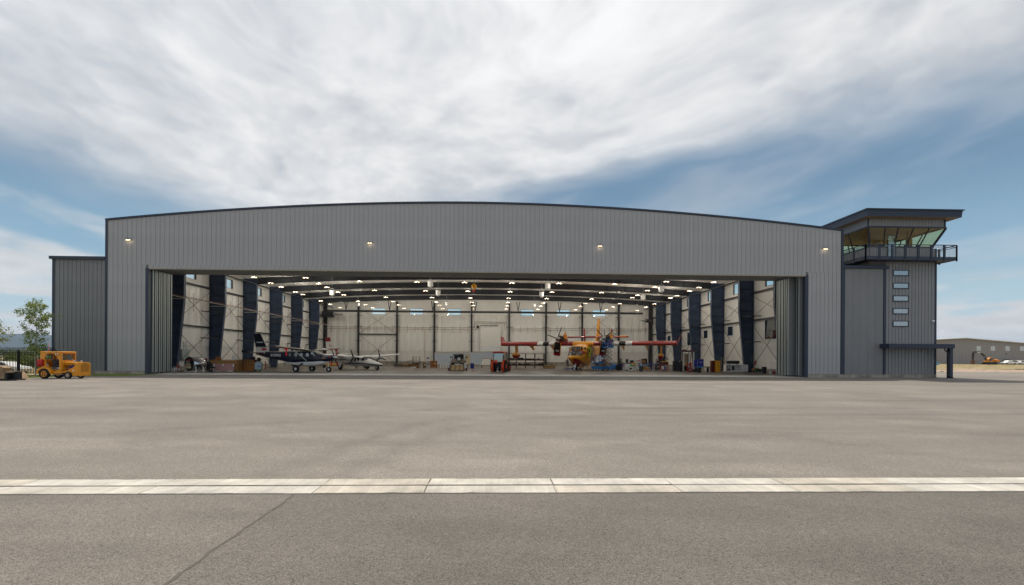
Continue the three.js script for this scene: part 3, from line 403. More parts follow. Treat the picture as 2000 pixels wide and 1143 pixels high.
// door leaves: ten sliding panels parked in two stacks
{
  const mk = (label, x0, x1, Z, s) => {
    const xa = Math.min(x0, x1), xb = Math.max(x0, x1), t = 0.19;
    const d = thing('hangar_door_leaf', label, 'hangar door', [0, 0, 0], 0, 'sliding door leaves parked at the jambs'); d.scale.setScalar(K);
    add('panel', [bb(xa, xb, 0.14, 9.1, -Z - t, -Z + t)], M.leaf, d);
    const e = s < 0 ? xb : xa; add('edge_channel', [bb(e - 0.02, e + 0.05 * -s + (s < 0 ? 0 : 0), 0.14, 9.1, -Z + t - 0.12, -Z + t + 0.03), bb(e - 0.02, e - 0.05 * s, 0.14, 9.1, -Z - t - 0.03, -Z - t + 0.12)], M.edge, d);
    add('seal', bb(e - 0.01 - 0.0, e - 0.07 * s, 0.12, 9.05, -Z - 0.05, -Z + 0.05), M.gasket, d);
    for (const y of [2.4, 4.6, 6.8]) add('rail', bb(xa + 0.1, xb - 0.1, y - 0.06, y + 0.06, -Z + t, -Z + t + 0.02), M.leaf, d);
    for (const f of [0.12, 0.88]) add('roller', cyl(0.11, 0.11, 0.1, mix(xa, xb, f), 0.13, -Z, 'z', 14), M.dgrey, d);
  };
  const ord = ['outermost', 'second outermost', 'middle', 'second innermost', 'innermost'];
  for (let k = 0; k < 5; k++) mk(`tall grey sliding door leaf at the left jamb, ${ord[k]} of the stack`, -36.6, [-29.72, -29.8, -29.85, -29.92, -30.0][k], 45.62 + 0.66 * k, -1);
  for (let k = 0; k < 5; k++) mk(`tall grey sliding door leaf at the right jamb, ${ord[k]} of the stack`, 34.4, [27.5, 26.9, 26.95, 27.05, 27.15][k], 45.62 + 0.66 * k, 1);
}
// wings either side that take the parked doors
{
  const a = thing('door_pocket_wing', 'low dark grey metal wing on the left end of the hangar', 'annex'); a.scale.setScalar(K);
  add('core', bb(-37.85, HX0 - 0.01, 0.02, 9.85, -50, -ZF - 0.14), M.core, a);
  cladRow(a, -37.7, HX0 - 0.12, 0.3, 9.82, -ZF - 0.12, 0.36, M.cladDark, 5);
  add('roof_edge_trim', [bb(-38.05, HX0 - 0.01, 9.82, 10.07, -50.2, -ZF + 0.1)], M.navy, a);
  add('corner_trim', bb(-37.9, -37.7, 0.3, 9.82, -ZF - 0.3, -ZF - 0.06), M.navy, a);
  add('foundation', bb(-37.85, HX0 + 0.04, -0.3, 0.29, -50, -ZF - 0.1), M.concrete, a);
  const b = thing('door_pocket_annex', 'narrow smooth dark grey annex between hangar and tower', 'annex'); b.scale.setScalar(K);
  add('core', bb(HX1 + 0.01, 35.2, 0.02, 9.85, -50, -ZF - 0.14), M.core, b);
  for (let i = 0; i < 5; i++) { const w = (35.0 - HX1 - 0.25) / 5, x = HX1 + 0.25 + i * w; add('panel', bb(x, x + w - 0.012, 0.3, 9.82, -ZF - 0.14, -ZF - 0.08), M.cladDark[i % 3], b); }
  add('roof_edge_trim', bb(HX1 - 0.12, 35.35, 9.82, 10.07, -50.2, -ZF + 0.12), M.navy, b);
  add('corner_trim', bb(35.02, 35.24, 0.3, 9.82, -ZF - 0.3, -ZF - 0.04), M.navy, b);
  add('wall_flashing', bb(HX1 + 0.03, HX1 + 0.24, 0.3, 9.82, -ZF - 0.3, -ZF - 0.04), M.navy, b);
  add('foundation', bb(HX1 + 0.01, 35.26, -0.3, 0.29, -50, -ZF - 0.06), M.concrete, b);
}
// ---------------------------------------------------------------- control tower
{
  const t = thing('control_tower', 'square grey control tower with slanted glass cab and balcony', 'tower'); t.scale.setScalar(K);
  const X0 = 33.8, X1 = 40.0, Z0 = 45.2, Z1 = 51.6;
  add('shaft', bb(X0, X1, 0.02, 11.75, -Z1, -Z0 - 0.02), M.core, t);
  const fw = grp('front_cladding', t); cladRow(fw, 35.3, X1 - 0.12, 0.32, 11.72, -Z0, 0.3, M.cladTower, 6, 'panel', 0.045);
  add('corner_trim', bb(X1 - 0.12, X1 + 0.02, 0.32, 11.72, -Z0 - 0.3, -Z0 + 0.06), M.navy, t);
  add('foundation', bb(35.27, X1 + 0.02, -0.3, 0.31, -Z1, -Z0 + 0.06), M.concrete, t);
  // five slot windows
  const ws = [9.48, 8.32, 7.17, 6.03, 4.89]; ws.forEach((y, i) => { const w = grp('window', t); add('frame', [bb(35.93, 37.42, y + 0.2, y + 0.27, -Z0, -Z0 + 0.09), bb(35.93, 37.42, y - 0.27, y - 0.2, -Z0, -Z0 + 0.09), bb(35.93, 36.0, y - 0.2, y + 0.2, -Z0, -Z0 + 0.09), bb(37.35, 37.42, y - 0.2, y + 0.2, -Z0, -Z0 + 0.09)], M.navy, w); add('pane', bb(36.0, 37.35, y - 0.2, y + 0.2, -Z0 + 0.05, -Z0 + 0.06), M.mirrorGlass, w); });
  // balcony
  const bx0 = 32.55, bx1 = 40.8, bz0 = 44.0, bz1 = 52.8;
  add('balcony_deck', [bb(bx0 + 0.05, bx1 - 0.05, 10.62, 10.72, -bz1 + 0.05, -bz0 - 0.05)], M.dgrey, t);
  add('balcony_fascia', [bb(bx0, bx1, 10.45, 10.75, -bz0 - 0.06, -bz0), bb(bx0, bx0 + 0.06, 10.45, 10.75, -bz1, -bz0 - 0.06), bb(bx1 - 0.06, bx1, 10.45, 10.75, -bz1, -bz0 - 0.06)], M.navy, t);
  add('balcony_soffit', bb(bx0 + 0.07, bx1 - 0.07, 10.5, 10.56, -bz1 + 0.1, -bz0 - 0.08), M.blackSteel, t);
  const rail = grp('balcony_railing', t), RH = 11.78;
  const run = (ax, az, bx, bz, n) => { for (let i = 0; i <= n; i++) { const x = mix(ax, bx, i / n), z = mix(az, bz, i / n); add('post', box(0.09, 1.42, 0.09, x, RH - 0.71, -z), M.navy, rail); if (n > 3 && i && i < n) add('post', box(0.05, 1.3, 0.05, x + (ax !== bx ? 0.13 : 0), RH - 0.68, -z - (ax === bx ? 0.13 : 0)), M.navy, rail); } add('handrail', bar(V(ax, RH, -az), V(bx, RH, -bz), 0.07), M.navy, rail); add('handrail', bar(V(ax, RH - 0.16, -az), V(bx, RH - 0.16, -bz), 0.04), M.navy, rail); const gs = []; for (let k = 1; k < 9; k++) gs.push(rod(V(ax, 10.72 + k * 0.105, -az), V(bx, 10.72 + k * 0.105, -bz), 0.008, 4)); add('infill_cable', gs, M.galv, rail); };
  run(bx0, bz0, bx1, bz0, 7); run(bx0, bz0, bx0, bz1, 6); run(bx1, bz0, bx1, bz1, 5); run(bx0, bz1, bx1, bz1, 6);
  // cab: low wall, slanted glazing on four sides, head wall, roof
  const cx0 = 33.8, cx1 = 39.6, cz0 = 45.2, cz1 = 51.6, tx0 = 33.15, tx1 = 40.3, tz0 = 44.55, tz1 = 52.2, yS = 11.85, yH = 13.42, yT = 14.2;
  const lw = grp('cab_wall', t); cladRow(lw, cx0, cx1, 10.76, 11.8, -cz0 + 0.06, 0.3, M.cladTower, 7, 'panel', 0.03);
  add('sill', [bb(cx0 - 0.06, cx1 + 0.06, yS - 0.08, yS + 0.02, -cz0 - 0.12, -cz0 + 0.13), bb(cx0 - 0.1, cx0 + 0.08, yS - 0.08, yS + 0.02, -cz1, -cz0 - 0.12), bb(cx1 - 0.08, cx1 + 0.1, yS - 0.08, yS + 0.02, -cz1, -cz0 - 0.12), bb(cx0, cx1, yS - 0.08, yS + 0.02, -cz1 - 0.1, -cz1)], M.navy, t);
  { const n = 21, w = (cz1 - cz0) / n; for (let i = 0; i < n; i++) { const o = new THREE.Mesh(panelGeo(w, 1.04, 1.04, 0.03), M.cladTower[i % 2]); o.name = 'panel'; o.rotation.y = -Math.PI / 2; o.position.set(cx0 - 0.04, 10.76, -(cz0 + (i + 1) * w)); lw.add(o); } }
  const corner = (fx, fz) => [V(mix(cx0, cx1, fx), yS, -mix(cz0, cz1, fz)), V(mix(tx0, tx1, fx), yH, -mix(tz0, tz1, fz))];
  const mull = grp('window_mullions', t); for (const [fx, fz, w] of [[0, 0, 0.14], [1, 0, 0.14], [0, 1, 0.14], [1, 1, 0.14], [0.22, 0, 0.08], [0.39, 0, 0.08], [0.585, 0, 0.08], [0.79, 0, 0.08], [0.25, 1, 0.08], [0.5, 1, 0.08], [0.75, 1, 0.08], [0, 0.33, 0.08], [0, 0.66, 0.08], [1, 0.33, 0.08], [1, 0.66, 0.08]]) { const [a, b] = corner(fx, fz); add('mullion', bar(a, b, w), M.blackSteel, mull); }
  const quad = (a, b, c, d) => { const g = new THREE.BufferGeometry(); const n = b.clone().sub(a).cross(d.clone().sub(a)).normalize().multiplyScalar(0.012); const P = [a, b, c, d].map(p => p.clone().add(n)), Q = [a, b, c, d].map(p => p.clone().sub(n)); const T = []; const f = (p, q, r, s) => T.push(p, q, r, p, r, s); f(...P); f(Q[3], Q[2], Q[1], Q[0]); for (let i = 0; i < 4; i++) f(Q[i], Q[(i + 1) % 4], P[(i + 1) % 4], P[i]); g.setAttribute('position', new THREE.Float32BufferAttribute(T.flatMap(p => [p.x, p.y, p.z]), 3)); g.computeVertexNormals(); return g; };
  const pane = (f0, f1, ax) => { const s = f => ax[0] === 'x' ? corner(f, ax[1]) : corner(ax[1], f); const [a, b] = s(f0), [d, c] = s(f1); add('pane', quad(a, d, c, b), M.glassGreen, mull); };
  for (const [a, b] of [[0.015, 0.21], [0.23, 0.38], [0.40, 0.575], [0.595, 0.78], [0.80, 0.985]]) pane(a, b, ['x', 0]);
  for (const [a, b] of [[0.02, 0.24], [0.26, 0.49], [0.51, 0.74], [0.76, 0.98]]) pane(a, b, ['x', 1]);
  for (const [a, b] of [[0.02, 0.32], [0.34, 0.65], [0.67, 0.98]]) { pane(a, b, ['z', 0]); pane(a, b, ['z', 1]); }
  // balcony door between the second and third mullion
  const dr = grp('balcony_door', t); add('leaf', [bb(35.35, 35.42, 10.76, 12.95, -cz0 + 0.1, -cz0 + 0.16), bb(36.0, 36.1, 10.76, 12.95, -cz0 + 0.1, -cz0 + 0.16), bb(35.42, 36.0, 12.8, 12.95, -cz0 + 0.1, -cz0 + 0.16), bb(35.42, 36.0, 10.76, 10.9, -cz0 + 0.1, -cz0 + 0.16)], M.blackSteel, dr); add('pane', bb(35.42, 36.0, 10.9, 12.8, -cz0 + 0.12, -cz0 + 0.14), M.mirrorGlass, dr);
  add('head_wall', [bb(tx0 + 0.08, tx1 - 0.08, yH + 0.13, yT, -tz0 - 0.3, -tz0 - 0.08), bb(tx0 + 0.08, tx1 - 0.08, yH + 0.13, yT, -tz1 + 0.08, -tz1 + 0.3), bb(tx0 + 0.08, tx0 + 0.3, yH + 0.13, yT, -tz1 + 0.3, -tz0 - 0.3), bb(tx1 - 0.3, tx1 - 0.08, yH + 0.13, yT, -tz1 + 0.3, -tz0 - 0.3)], M.core, t);
  const hw = grp('head_cladding', t); cladRow(hw, tx0 + 0.12, tx1 - 0.12, yH + 0.13, yT, -tz0 - 0.06, 0.29, M.cladTower, 8, 'panel', 0.035);
  { const n = 24, w = (tz1 - tz0 - 0.2) / n; for (let i = 0; i < n; i++) { const o = new THREE.Mesh(panelGeo(w, yT - yH - 0.13, yT - yH - 0.13, 0.035), M.cladTower[i % 2]); o.name = 'panel'; o.rotation.y = -Math.PI / 2; o.position.set(tx0 + 0.06, yH + 0.13, -(tz0 + 0.1 + (i + 1) * w)); hw.add(o); } }
  add('head_trim', [bb(tx0 - 0.05, tx1 + 0.05, yH, yH + 0.12, -tz0 - 0.2, -tz0 + 0.04), bb(tx0 - 0.05, tx1 + 0.05, yH, yH + 0.12, -tz1 - 0.04, -tz1 + 0.2), bb(tx0 - 0.05, tx0 + 0.2, yH, yH + 0.12, -tz1 + 0.2, -tz0 - 0.2), bb(tx1 - 0.2, tx1 + 0.05, yH, yH + 0.12, -tz1 + 0.2, -tz0 - 0.2), bb(tx0 + 0.0, tx0 + 0.12, yH + 0.12, yT, -tz0 - 0.1, -tz0 - 0.0), bb(tx1 - 0.12, tx1, yH + 0.12, yT, -tz0 - 0.1, -tz0)], M.navy, t);
  add('cab_ceiling', bb(tx0 + 0.32, tx1 - 0.32, 13.5, 13.56, -tz1 + 0.32, -tz0 - 0.32), M.woodTan, t);
  add('cab_floor', bb(cx0 + 0.05, cx1 - 0.05, 11.0, 11.1, -cz1, -cz0 - 0.05), M.dgrey, t);
  for (const [x, z] of [[38.6, 46.6], [38.6, 50.6], [34.6, 50.8]]) add('cab_column', bb(x - 0.18, x + 0.18, 11.1, 13.5, -z - 0.18, -z + 0.18), M.woodTan, t);
  add('cab_console', [bb(34.6, 38.2, 11.1, 11.8, -50.9, -50.2)], M.woodTan, t);
  // roof: overhanging, boarded soffit, stepped metal fascia
  const rx0 = 32.48, rx1 = 41.02, rz0 = 43.75, rz1 = 53.4;
  add('roof', [bb(rx0 + 0.1, rx1 - 0.1, 14.3, 14.78, -rz1 + 0.1, -rz0 - 0.1)], M.roofing, t);
  add('roof_soffit', bb(rx0 + 0.08, rx1 - 0.08, 14.21, 14.29, -rz1 + 0.08, -rz0 - 0.08), M.woodGrey, t);
  const ring = (o, y0, y1, th = 0.08) => [bb(rx0 - o, rx1 + o, y0, y1, -rz0 - th, -rz0 + o), bb(rx0 - o, rx1 + o, y0, y1, -rz1 - o, -rz1 + th), bb(rx0 - o, rx0 + th, y0, y1, -rz1 + th, -rz0 - th), bb(rx1 - th, rx1 + o, y0, y1, -rz1 + th, -rz0 - th)];
  for (const [o, y0, y1] of [[0, 14.2, 14.41], [0.02, 14.414, 14.62], [0.04, 14.624, 14.76]]) add('fascia_board', ring(o, y0, y1), M.navy, t);
  add('drip_edge', ring(0.14, 14.764, 14.86), M.navy, t);
  // camera dome and balcony level flashing
  add('security_camera', [cyl(0.05, 0.05, 0.14, 39.6, 5.17, -Z0 + 0.1, 'z', 10), sph(0.1, 39.6, 5.13, -Z0 + 0.2)], M.white, t);
}
{
  const c = thing('entry_canopy', 'black flat steel canopy on one post at the tower foot', 'canopy'); c.scale.setScalar(K);
  add('roof_slab', [bb(34.7, 40.62, 2.86, 3.0, -49, -44.02)], M.roofing, c);
  add('fascia', [bb(34.68, 40.64, 2.66, 3.04, -44.02, -43.95), bb(40.57, 40.64, 2.66, 3.04, -49, -44.02), bb(34.68, 34.75, 2.66, 3.04, -45.15, -44.02)], M.navy, c);
  add('post', [bb(40.3, 40.58, 0.0, 2.66, -44.12, -44.06), bb(40.3, 40.58, 0.0, 2.66, -44.4, -44.34), bb(40.42, 40.46, 0.0, 2.66, -44.34, -44.12), bb(40.22, 40.62, 0.0, 0.03, -44.45, -44.0)], M.navy, c);
  add('downspout', tube([V(39.85, 2.68, -44.1), V(39.88, 2.5, -44.1), V(40.12, 2.3, -44.1), V(40.2, 2.15, -44.1), V(40.2, 1.2, -44.1), V(40.2, 0.35, -44.1), V(40.27, 0.15, -43.95), V(40.4, 0.06, -43.85)], 0.055, 40, 8), M.blackSteel, c);
  const l = thing('wing_gutter', 'short dark gutter end at the hangar left eave', 'gutter'); l.scale.setScalar(K); add('gutter_box', bb(HX0 - 0.18, HX0 - 0.01, 12.75, 13.0, -60, -45.3), M.navy, l); add('outlet', [cyl(0.05, 0.05, 0.3, HX0 - 0.1, 12.62, -45.6)], M.navy, l); add('downspout', bb(HX0 - 0.14, HX0 - 0.04, 10.1, 12.5, -45.65, -45.55), M.navy, l);
}
// ---------------------------------------------------------------- lamps
const glowM = new THREE.MeshStandardMaterial({ color: 0x111111, emissive: new THREE.Color(1.0, 0.72, 0.40), emissiveIntensity: 4 });
{
  const hbHouse = ready([box(0.7, 0.05, 0.12, 0, 0.07, 0), cyl(0.14, 0.14, 0.07, -0.24, 0.04, 0, 'y', 12), cyl(0.14, 0.14, 0.07, 0.24, 0.04, 0, 'y', 12)]), hbGlow = ready([cyl(0.12, 0.12, 0.05, -0.24, -0.01, 0, 'y', 12), cyl(0.12, 0.12, 0.05, 0.24, -0.01, 0, 'y', 12)]);
  const cols = [-28.9, -22.8, -17, -9.85, -3.9, 2.08, 8.05, 15.15, 21, 26.9], names = ['tenth', 'ninth', 'eighth', 'seventh', 'sixth', 'fifth', 'fourth', 'third', 'second', 'first'];
  cols.forEach((cx, ci) => {
    const outer = ci < 2 || ci > 7, rows = outer ? [61, 65.8, 69.3, 74.6, 77.7, 86.4, 91.9, 98.2] : [63.5, 72, 80.1, 86.4, 91.9, 98.2];
    rows.forEach((cz, ri) => {
      const x = cx * (1 + 0.0011 * (cz - 80)) * 1.106, z = -cz * 1.106, y = 12.07 + 0.0;
      const d = ['nearest the door', 'second from the door', 'third from the door', 'fourth from the door', 'fifth from the door', 'sixth from the door', 'seventh from the door', 'farthest from the door'][ri === rows.length - 1 ? 7 : ri];
      const l = thing('high_bay_light', `lit twin ceiling lamp, ${names[ci]} row from the right wall, ${d}`, 'ceiling lamp', [x, y, z], 0, 'high bay lamps over the hangar floor');
      add('housing', hbHouse, M.white, l); add('lens', hbGlow, glowM, l);
      const up = ceilY(x / K) * K - y - 0.05; add('cord', [rod(V(-0.2, 0.15, 0), V(-0.2, up, 0), 0.012, 4), rod(V(0.2, 0.15, 0), V(0.2, up, 0), 0.012, 4)], M.blackSteel, l);
      const a = new THREE.PointLight(new THREE.Color(1.0, 0.925, 0.8), LAMP); a.position.set(0, -0.22, 0); a.castShadow = true; a.shadow.radius = 8; a.name = 'lamp_light'; l.add(a);
    });
  });
  const wl = (x, label) => { const l = thing('wall_light', label, 'wall light', [x * K, 11.45 * K, -45 * K + 0.02], 0, 'lit wall lamps on the hangar front'); add('housing', [box(0.2, 0.14, 0.1, 0, 0.06, 0.05), box(0.5, 0.06, 0.26, 0, 0.1, 0.18, 0.25)], M.dgrey, l); add('lens', [box(0.14, 0.05, 0.14, -0.11, 0.05, 0.2, 0.25), box(0.14, 0.05, 0.14, 0.11, 0.05, 0.2, 0.25)], new THREE.MeshStandardMaterial({ color: 0x111111, emissive: new THREE.Color(1, 0.78, 0.5), emissiveIntensity: 6 }), l); const s = new THREE.PointLight(new THREE.Color(1, 0.78, 0.5), 0.08); s.position.set(0, -0.06, 0.26); s.castShadow = true; s.name = 'lamp_light'; l.add(s); };
  wl(-31.4, 'lit wall lamp at the left end of the hangar front'); wl(-10.93, 'lit wall lamp left of the middle on the hangar front'); wl(9.18, 'lit wall lamp right of the middle on the hangar front'); wl(29.48, 'lit wall lamp at the right end of the hangar front');
}
// drum fans hung between the lamps (surveyed from their height over the floor)
{
  const spots = [[-24.6, 11.41, 78], [-9.09, 12.06, 72], [-9.02, 11.96, 81], [7.38, 11.94, 72], [7.33, 11.89, 81], [23.59, 11.67, 72], [23.57, 11.58, 81], [-27.24, 12.23, 103], [7.87, 12.33, 103], [-9.73, 12.54, 103]];
  const where = ['far left below the roof', 'left of the hook block', 'left of the hook block, further back', 'right of the middle', 'right of the middle, further back', 'at the right side', 'at the right side, further back', 'by the back wall, left of the first window', 'by the back wall, middle', 'by the back wall, over the left windows'];
  spots.forEach(([x, y, Z], i) => { const f = thing('drum_heater', `white drum heater hanging from the roof, ${where[i]}`, 'heater', [x, y, -Z], 0, 'drum heaters under the roof'); const s = i > 6 ? 0.75 : 1; add('drum', [cyl(0.36 * s, 0.36 * s, 0.62 * s, 0, 0, 0, 'y', 18), cyl(0.42 * s, 0.42 * s, 0.05, 0, 0.33 * s, 0, 'y', 18), cyl(0.2 * s, 0.33 * s, 0.16 * s, 0, -0.38 * s, 0, 'y', 18)], M.white, f); add('yoke', [tor(0.4 * s, 0.025, 0, 0.3 * s, 0, 'z', Math.PI)], M.grey, f); const up = ceilY(x / K) * K - y; if (up > 0.8 * s) add('hanger', rod(V(0, 0.7 * s, 0), V(0, up, 0), 0.02, 5), M.grey, f); });
  const h = thing('hoist_block', 'round yellow hoist block with red hook under the roof', 'hoist', [-3.34, 12.9, -80]); add('block', [sph(0.42, 0, 0, 0, 1, 1, 0.6, 18), box(0.3, 0.5, 0.4, 0, 0.2, 0)], M.yellow, h); add('hook', [tor(0.14, 0.04, 0, -0.75, 0, 'z', 4.6), rod(V(0, -0.35, 0), V(0, -0.6, 0), 0.05)], M.red, h); add('chain', rod(V(0, 0.4, 0), V(0, ceilY(-3) * K - 12.95, 0), 0.03), M.dgrey, h);
  for (const [hx, hy, lab, s] of [[-36.1, 10.97, 'black unit heater by the back left corner', -1], [33.9, 10.1, 'black unit heater by the back right corner', 1]]) { const u = thing('unit_heater', lab, 'heater', [hx, hy, -112]); const k = s < 0 ? 1 : 0.55; add('case', box(2.3 * k, 1.25 * k, 1.2, 0, 0, 0), M.black, u); add('duct', [cyl(0.25 * k, 0.25 * k, 2.2 * k, 2.1 * k * -s, 0, 0, 'x'), box(0.5 * k, 1.0 * k, 0.6, -s * 1.2 * k, 0.3, 0)], M.galv, u); add('hanger', [rod(V(-0.8 * k, 0.6 * k, 0), V(-0.8 * k, 3, 0), 0.03), rod(V(0.8 * k, 0.6 * k, 0), V(0.8 * k, 3, 0), 0.03)], M.blackSteel, u); add('louvre', [...Array(5).keys()].map(i => box(2.0 * k, 0.05, 0.1, 0, (-0.4 + i * 0.2) * k, 0.62, 0.5)), M.dgrey, u); }
}
// ---------------------------------------------------------------- aircraft
const yel = C('#f0a404'), redc = C('#9c0c10'), blk = C('#15151a'), wht = C('#e9e9e8'), nvy = C('#111a33');
const paintM = new THREE.MeshPhysicalMaterial({ vertexColors: true, roughness: 0.42, clearcoat: 0.3, clearcoatRoughness: 0.2 });
const plain = (c, o = {}) => new THREE.MeshPhysicalMaterial({ color: C(c), roughness: 0.42, clearcoat: 0.3, clearcoatRoughness: 0.2, ...o });
const yelM = plain('#f0a404'), redM = plain('#9c0c10'), whtM = plain('#e9e9e8'), nvyM = plain('#111a33');
function prop(parent, x, y, z, n, r, a0, bladeM, tipM, coneM, cone = 0.32) {
  const p = grp('propeller', parent); p.position.set(x, y, z);
  for (let i = 0; i < n; i++) { const a = a0 + i * 2 * Math.PI / n, d = V(Math.cos(a), Math.sin(a), 0), b = orient(new THREE.CylinderGeometry(0.07, 0.1, r * 0.88, 6), d.clone().multiplyScalar(0.1), d.clone().multiplyScalar(r * 0.9)); b.scale(1, 1, 0.6); add('blade', b, bladeM, p); const t = orient(new THREE.CylinderGeometry(0.05, 0.07, r * 0.12, 6), d.clone().multiplyScalar(r * 0.88), d.clone().multiplyScalar(r)); add('blade_tip', t, tipM, p); }
  add('spinner', loft([{ z: -0.15, y: 0, w: cone, h: cone }, { z: 0.1, y: 0, w: cone * 0.95, h: cone * 0.95 }, { z: 0.35, y: 0, w: cone * 0.66, h: cone * 0.66 }, { z: 0.52, y: 0, w: cone * 0.15, h: cone * 0.15 }], 16), coneM, p);
  return p;
}
// twin turboprop flying boat, nose towards the door
{
  const a = thing('flying_boat', 'yellow and red twin engine firefighting flying boat on the hangar floor', 'aircraft', [14.6, 0, -82.6], -0.415);
  const hullTop = 4.05;
  const S = dense([{ z: -11.6, y: 3.5, w: 0.12, h: 0.25, n: 2 }, { z: -9, y: 3.3, w: 0.55, h: 0.75, hb: 0.6, n: 2.4 }, { z: -6, y: 2.95, w: 0.95, h: 1.05, hb: 1.0, n: 2.8 }, { z: -3, y: 2.6, w: 1.25, h: 1.4, hb: 1.3, n: 3.2, nb: 2.2 }, { z: -0.2, y: 2.4, w: 1.3, h: 1.6, hb: 1.8, n: 3.4, nb: 1.7 }, { z: 2.6, y: 2.4, w: 1.3, h: 1.62, hb: 1.95, n: 3.2, nb: 1.5 }, { z: 4.6, y: 2.3, w: 1.28, h: 1.5, hb: 1.85, n: 3.2, nb: 1.35 }, { z: 5.4, y: 2.2, w: 1.24, h: 1.4, hb: 1.72, n: 3.2, nb: 1.3 }, { z: 6.05, y: 2.1, w: 1.17, h: 1.0, hb: 1.55, n: 3, nb: 1.25 }, { z: 6.6, y: 2.0, w: 1.06, h: 0.9, hb: 1.34, n: 2.6, nb: 1.25 }, { z: 7.5, y: 1.92, w: 0.8, h: 0.55, hb: 0.8, n: 2.3, nb: 1.3 }, { z: 8.2, y: 1.88, w: 0.4, h: 0.26, hb: 0.34, n: 2.1, nb: 1.5 }, { z: 8.5, y: 1.86, w: 0.08, h: 0.08, hb: 0.08, n: 2 }], 14);
  const lineY = z => z > 3 ? 0.95 + (z - 3) * 0.165 : 0.95;
  add('hull', paint(loft(S, 72), (x, y, z) => {
    if (z > 6.25 && y > 2.2) return blk;
    if (z > 7.0 && Math.abs(x) < Math.max(0, y - 0.95) * 0.3) return yel;
    if (y < lineY(z)) return redc;
    if (z > 3.0 && z < 6.3 && y > 2.4 && y < 2.42 + (z - 3.0) * 0.19) return redc;
    return yel;
  }), paintM, a);
  for (const s of [-1, 1]) { add('windshield', orient(new THREE.BoxGeometry(0.66, 0.8, 0.05), V(s * 0.37, 3.06, 6.16), V(s * 0.35, 3.58, 5.5)), M.glassDark, a); add('corner_window', orient(new THREE.BoxGeometry(0.4, 0.72, 0.05).rotateY(s * 1.05), V(s * 0.93, 3.08, 5.96), V(s * 0.84, 3.52, 5.4)), M.glassDark, a); for (const z of [5.0, 4.4]) add('side_window', box(0.06, 0.4, 0.48, s * 1.17, 3.28, z, 0, 0, s * 0.25), M.glassDark, a); add('window_frame', [orient(new THREE.BoxGeometry(0.07, 0.85, 0.1), V(s * 0.735, 3.06, 6.12), V(s * 0.68, 3.58, 5.47))], yelM, a); }
  add('nose_instrument', [sph(0.09, -0.35, 2.62, 7.0), sph(0.1, 0.05, 2.66, 7.05), sph(0.09, 0.4, 2.6, 6.95)], M.chrome, a);
  // wing in painted bands, one continuous plank
  const wY = 4.05, le = 1.6, ch = 3.5; const band = (x0, x1, m, name) => add(name, foil([{ p: [x0, wY, le], c: ch, t: 0.78 }, { p: [x1, wY, le], c: ch, t: 0.78 }]), m, a);
  band(-1.7, 1.7, yelM, 'wing_centre');
  for (const s of [-1, 1]) { const b = (x0, x1, m, n) => band(s < 0 ? -x1 : x0, s < 0 ? -x0 : x1, m, n); b(1.7, 4.7, redM, 'inner_wing'); b(4.7, 5.7, whtM, 'white_band'); b(5.7, 6.7, M.black, 'black_band'); b(6.7, 7.7, whtM, 'white_band'); b(7.7, 14.2, redM, 'outer_wing');
    add('winglet', foil([{ p: [s * 14.2, wY - 0.15, le - 0.1], c: 2.6, t: 0.2 }, { p: [s * 14.75, wY + 1.35, le - 1.2], c: 1.3, t: 0.12 }], V(1, 0, 0)), redM, a);
    for (const x of [5.9, 9.6]) add('flap_fairing', loft([{ z: -2.6, x: s * x, y: wY - 0.8, w: 0.05, h: 0.1 }, { z: -1.9, x: s * x, y: wY - 0.55, w: 0.14, h: 0.4 }, { z: -0.8, x: s * x, y: wY - 0.25, w: 0.14, h: 0.25 }, { z: 0.3, x: s * x, y: wY - 0.2, w: 0.04, h: 0.06 }], 10), yelM, a);
    add('leading_edge_light', box(0.55, 0.16, 0.04, s * 10.6, wY - 0.03, le + 0.02), M.dgrey, a);
    for (const x of [8.6, 9.4, 12.2]) add('placard', box(0.9, 0.06, 0.012, s * x, wY + 0.16, le - 0.1), M.tan, a);
    // float on a strut
    add('float_strut', foil([{ p: [s * 11.9, 2.55, 0.6], c: 1.2, t: 0.26 }, { p: [s * 11.9, wY, 0.8], c: 1.4, t: 0.3 }], V(1, 0, 0)), yelM, a);
    add('float', paint(loft(dense([{ z: -1.7, x: s * 11.9, y: 2.5, w: 0.05, h: 0.08 }, { z: -0.6, x: s * 11.9, y: 2.3, w: 0.38, h: 0.34, hb: 0.5 }, { z: 0.9, x: s * 11.9, y: 2.25, w: 0.42, h: 0.36, hb: 0.6 }, { z: 1.9, x: s * 11.9, y: 2.4, w: 0.06, h: 0.1 }], 6), 24), (x, y) => y < 2.22 ? redc : yel), paintM, a);
    // engine: open cowling, spinner, hanging service tray
    const ex = s * 3.75, ey = 4.9; add('nacelle', paint(loft(dense([{ z: -2.6, x: ex, y: ey - 0.3, w: 0.12, h: 0.2 }, { z: -1.2, x: ex, y: ey, w: 0.5, h: 0.55 }, { z: 0.3, x: ex, y: ey + 0.1, w: 0.55, h: 0.55, n: 2.6 }, { z: 1.7, x: ex, y: ey + 0.1, w: 0.5, h: 0.45, n: 2.6 }], 6), 26), (x, y, z) => z < 0.3 ? (y > ey + 0.1 ? yel : redc) : (y > ey + 0.42 ? yel : C('#2a2624'))), paintM, a);
    add('engine_core', [cyl(0.34, 0.3, 1.2, ex, ey, 2.2, 'z', 16), tor(0.38, 0.05, ex, ey, 1.9, 'z'), tor(0.36, 0.05, ex, ey, 2.4, 'z'), ...[0, 1, 2, 3, 4].map(i => rod(V(ex + 0.4 * Math.cos(i * 1.3), ey + 0.4 * Math.sin(i * 1.3), 1.6), V(ex + 0.3 * Math.cos(i * 1.3), ey + 0.3 * Math.sin(i * 1.3), 2.7), 0.04))], mat('#4b4743', 0.45, 0.6), a);
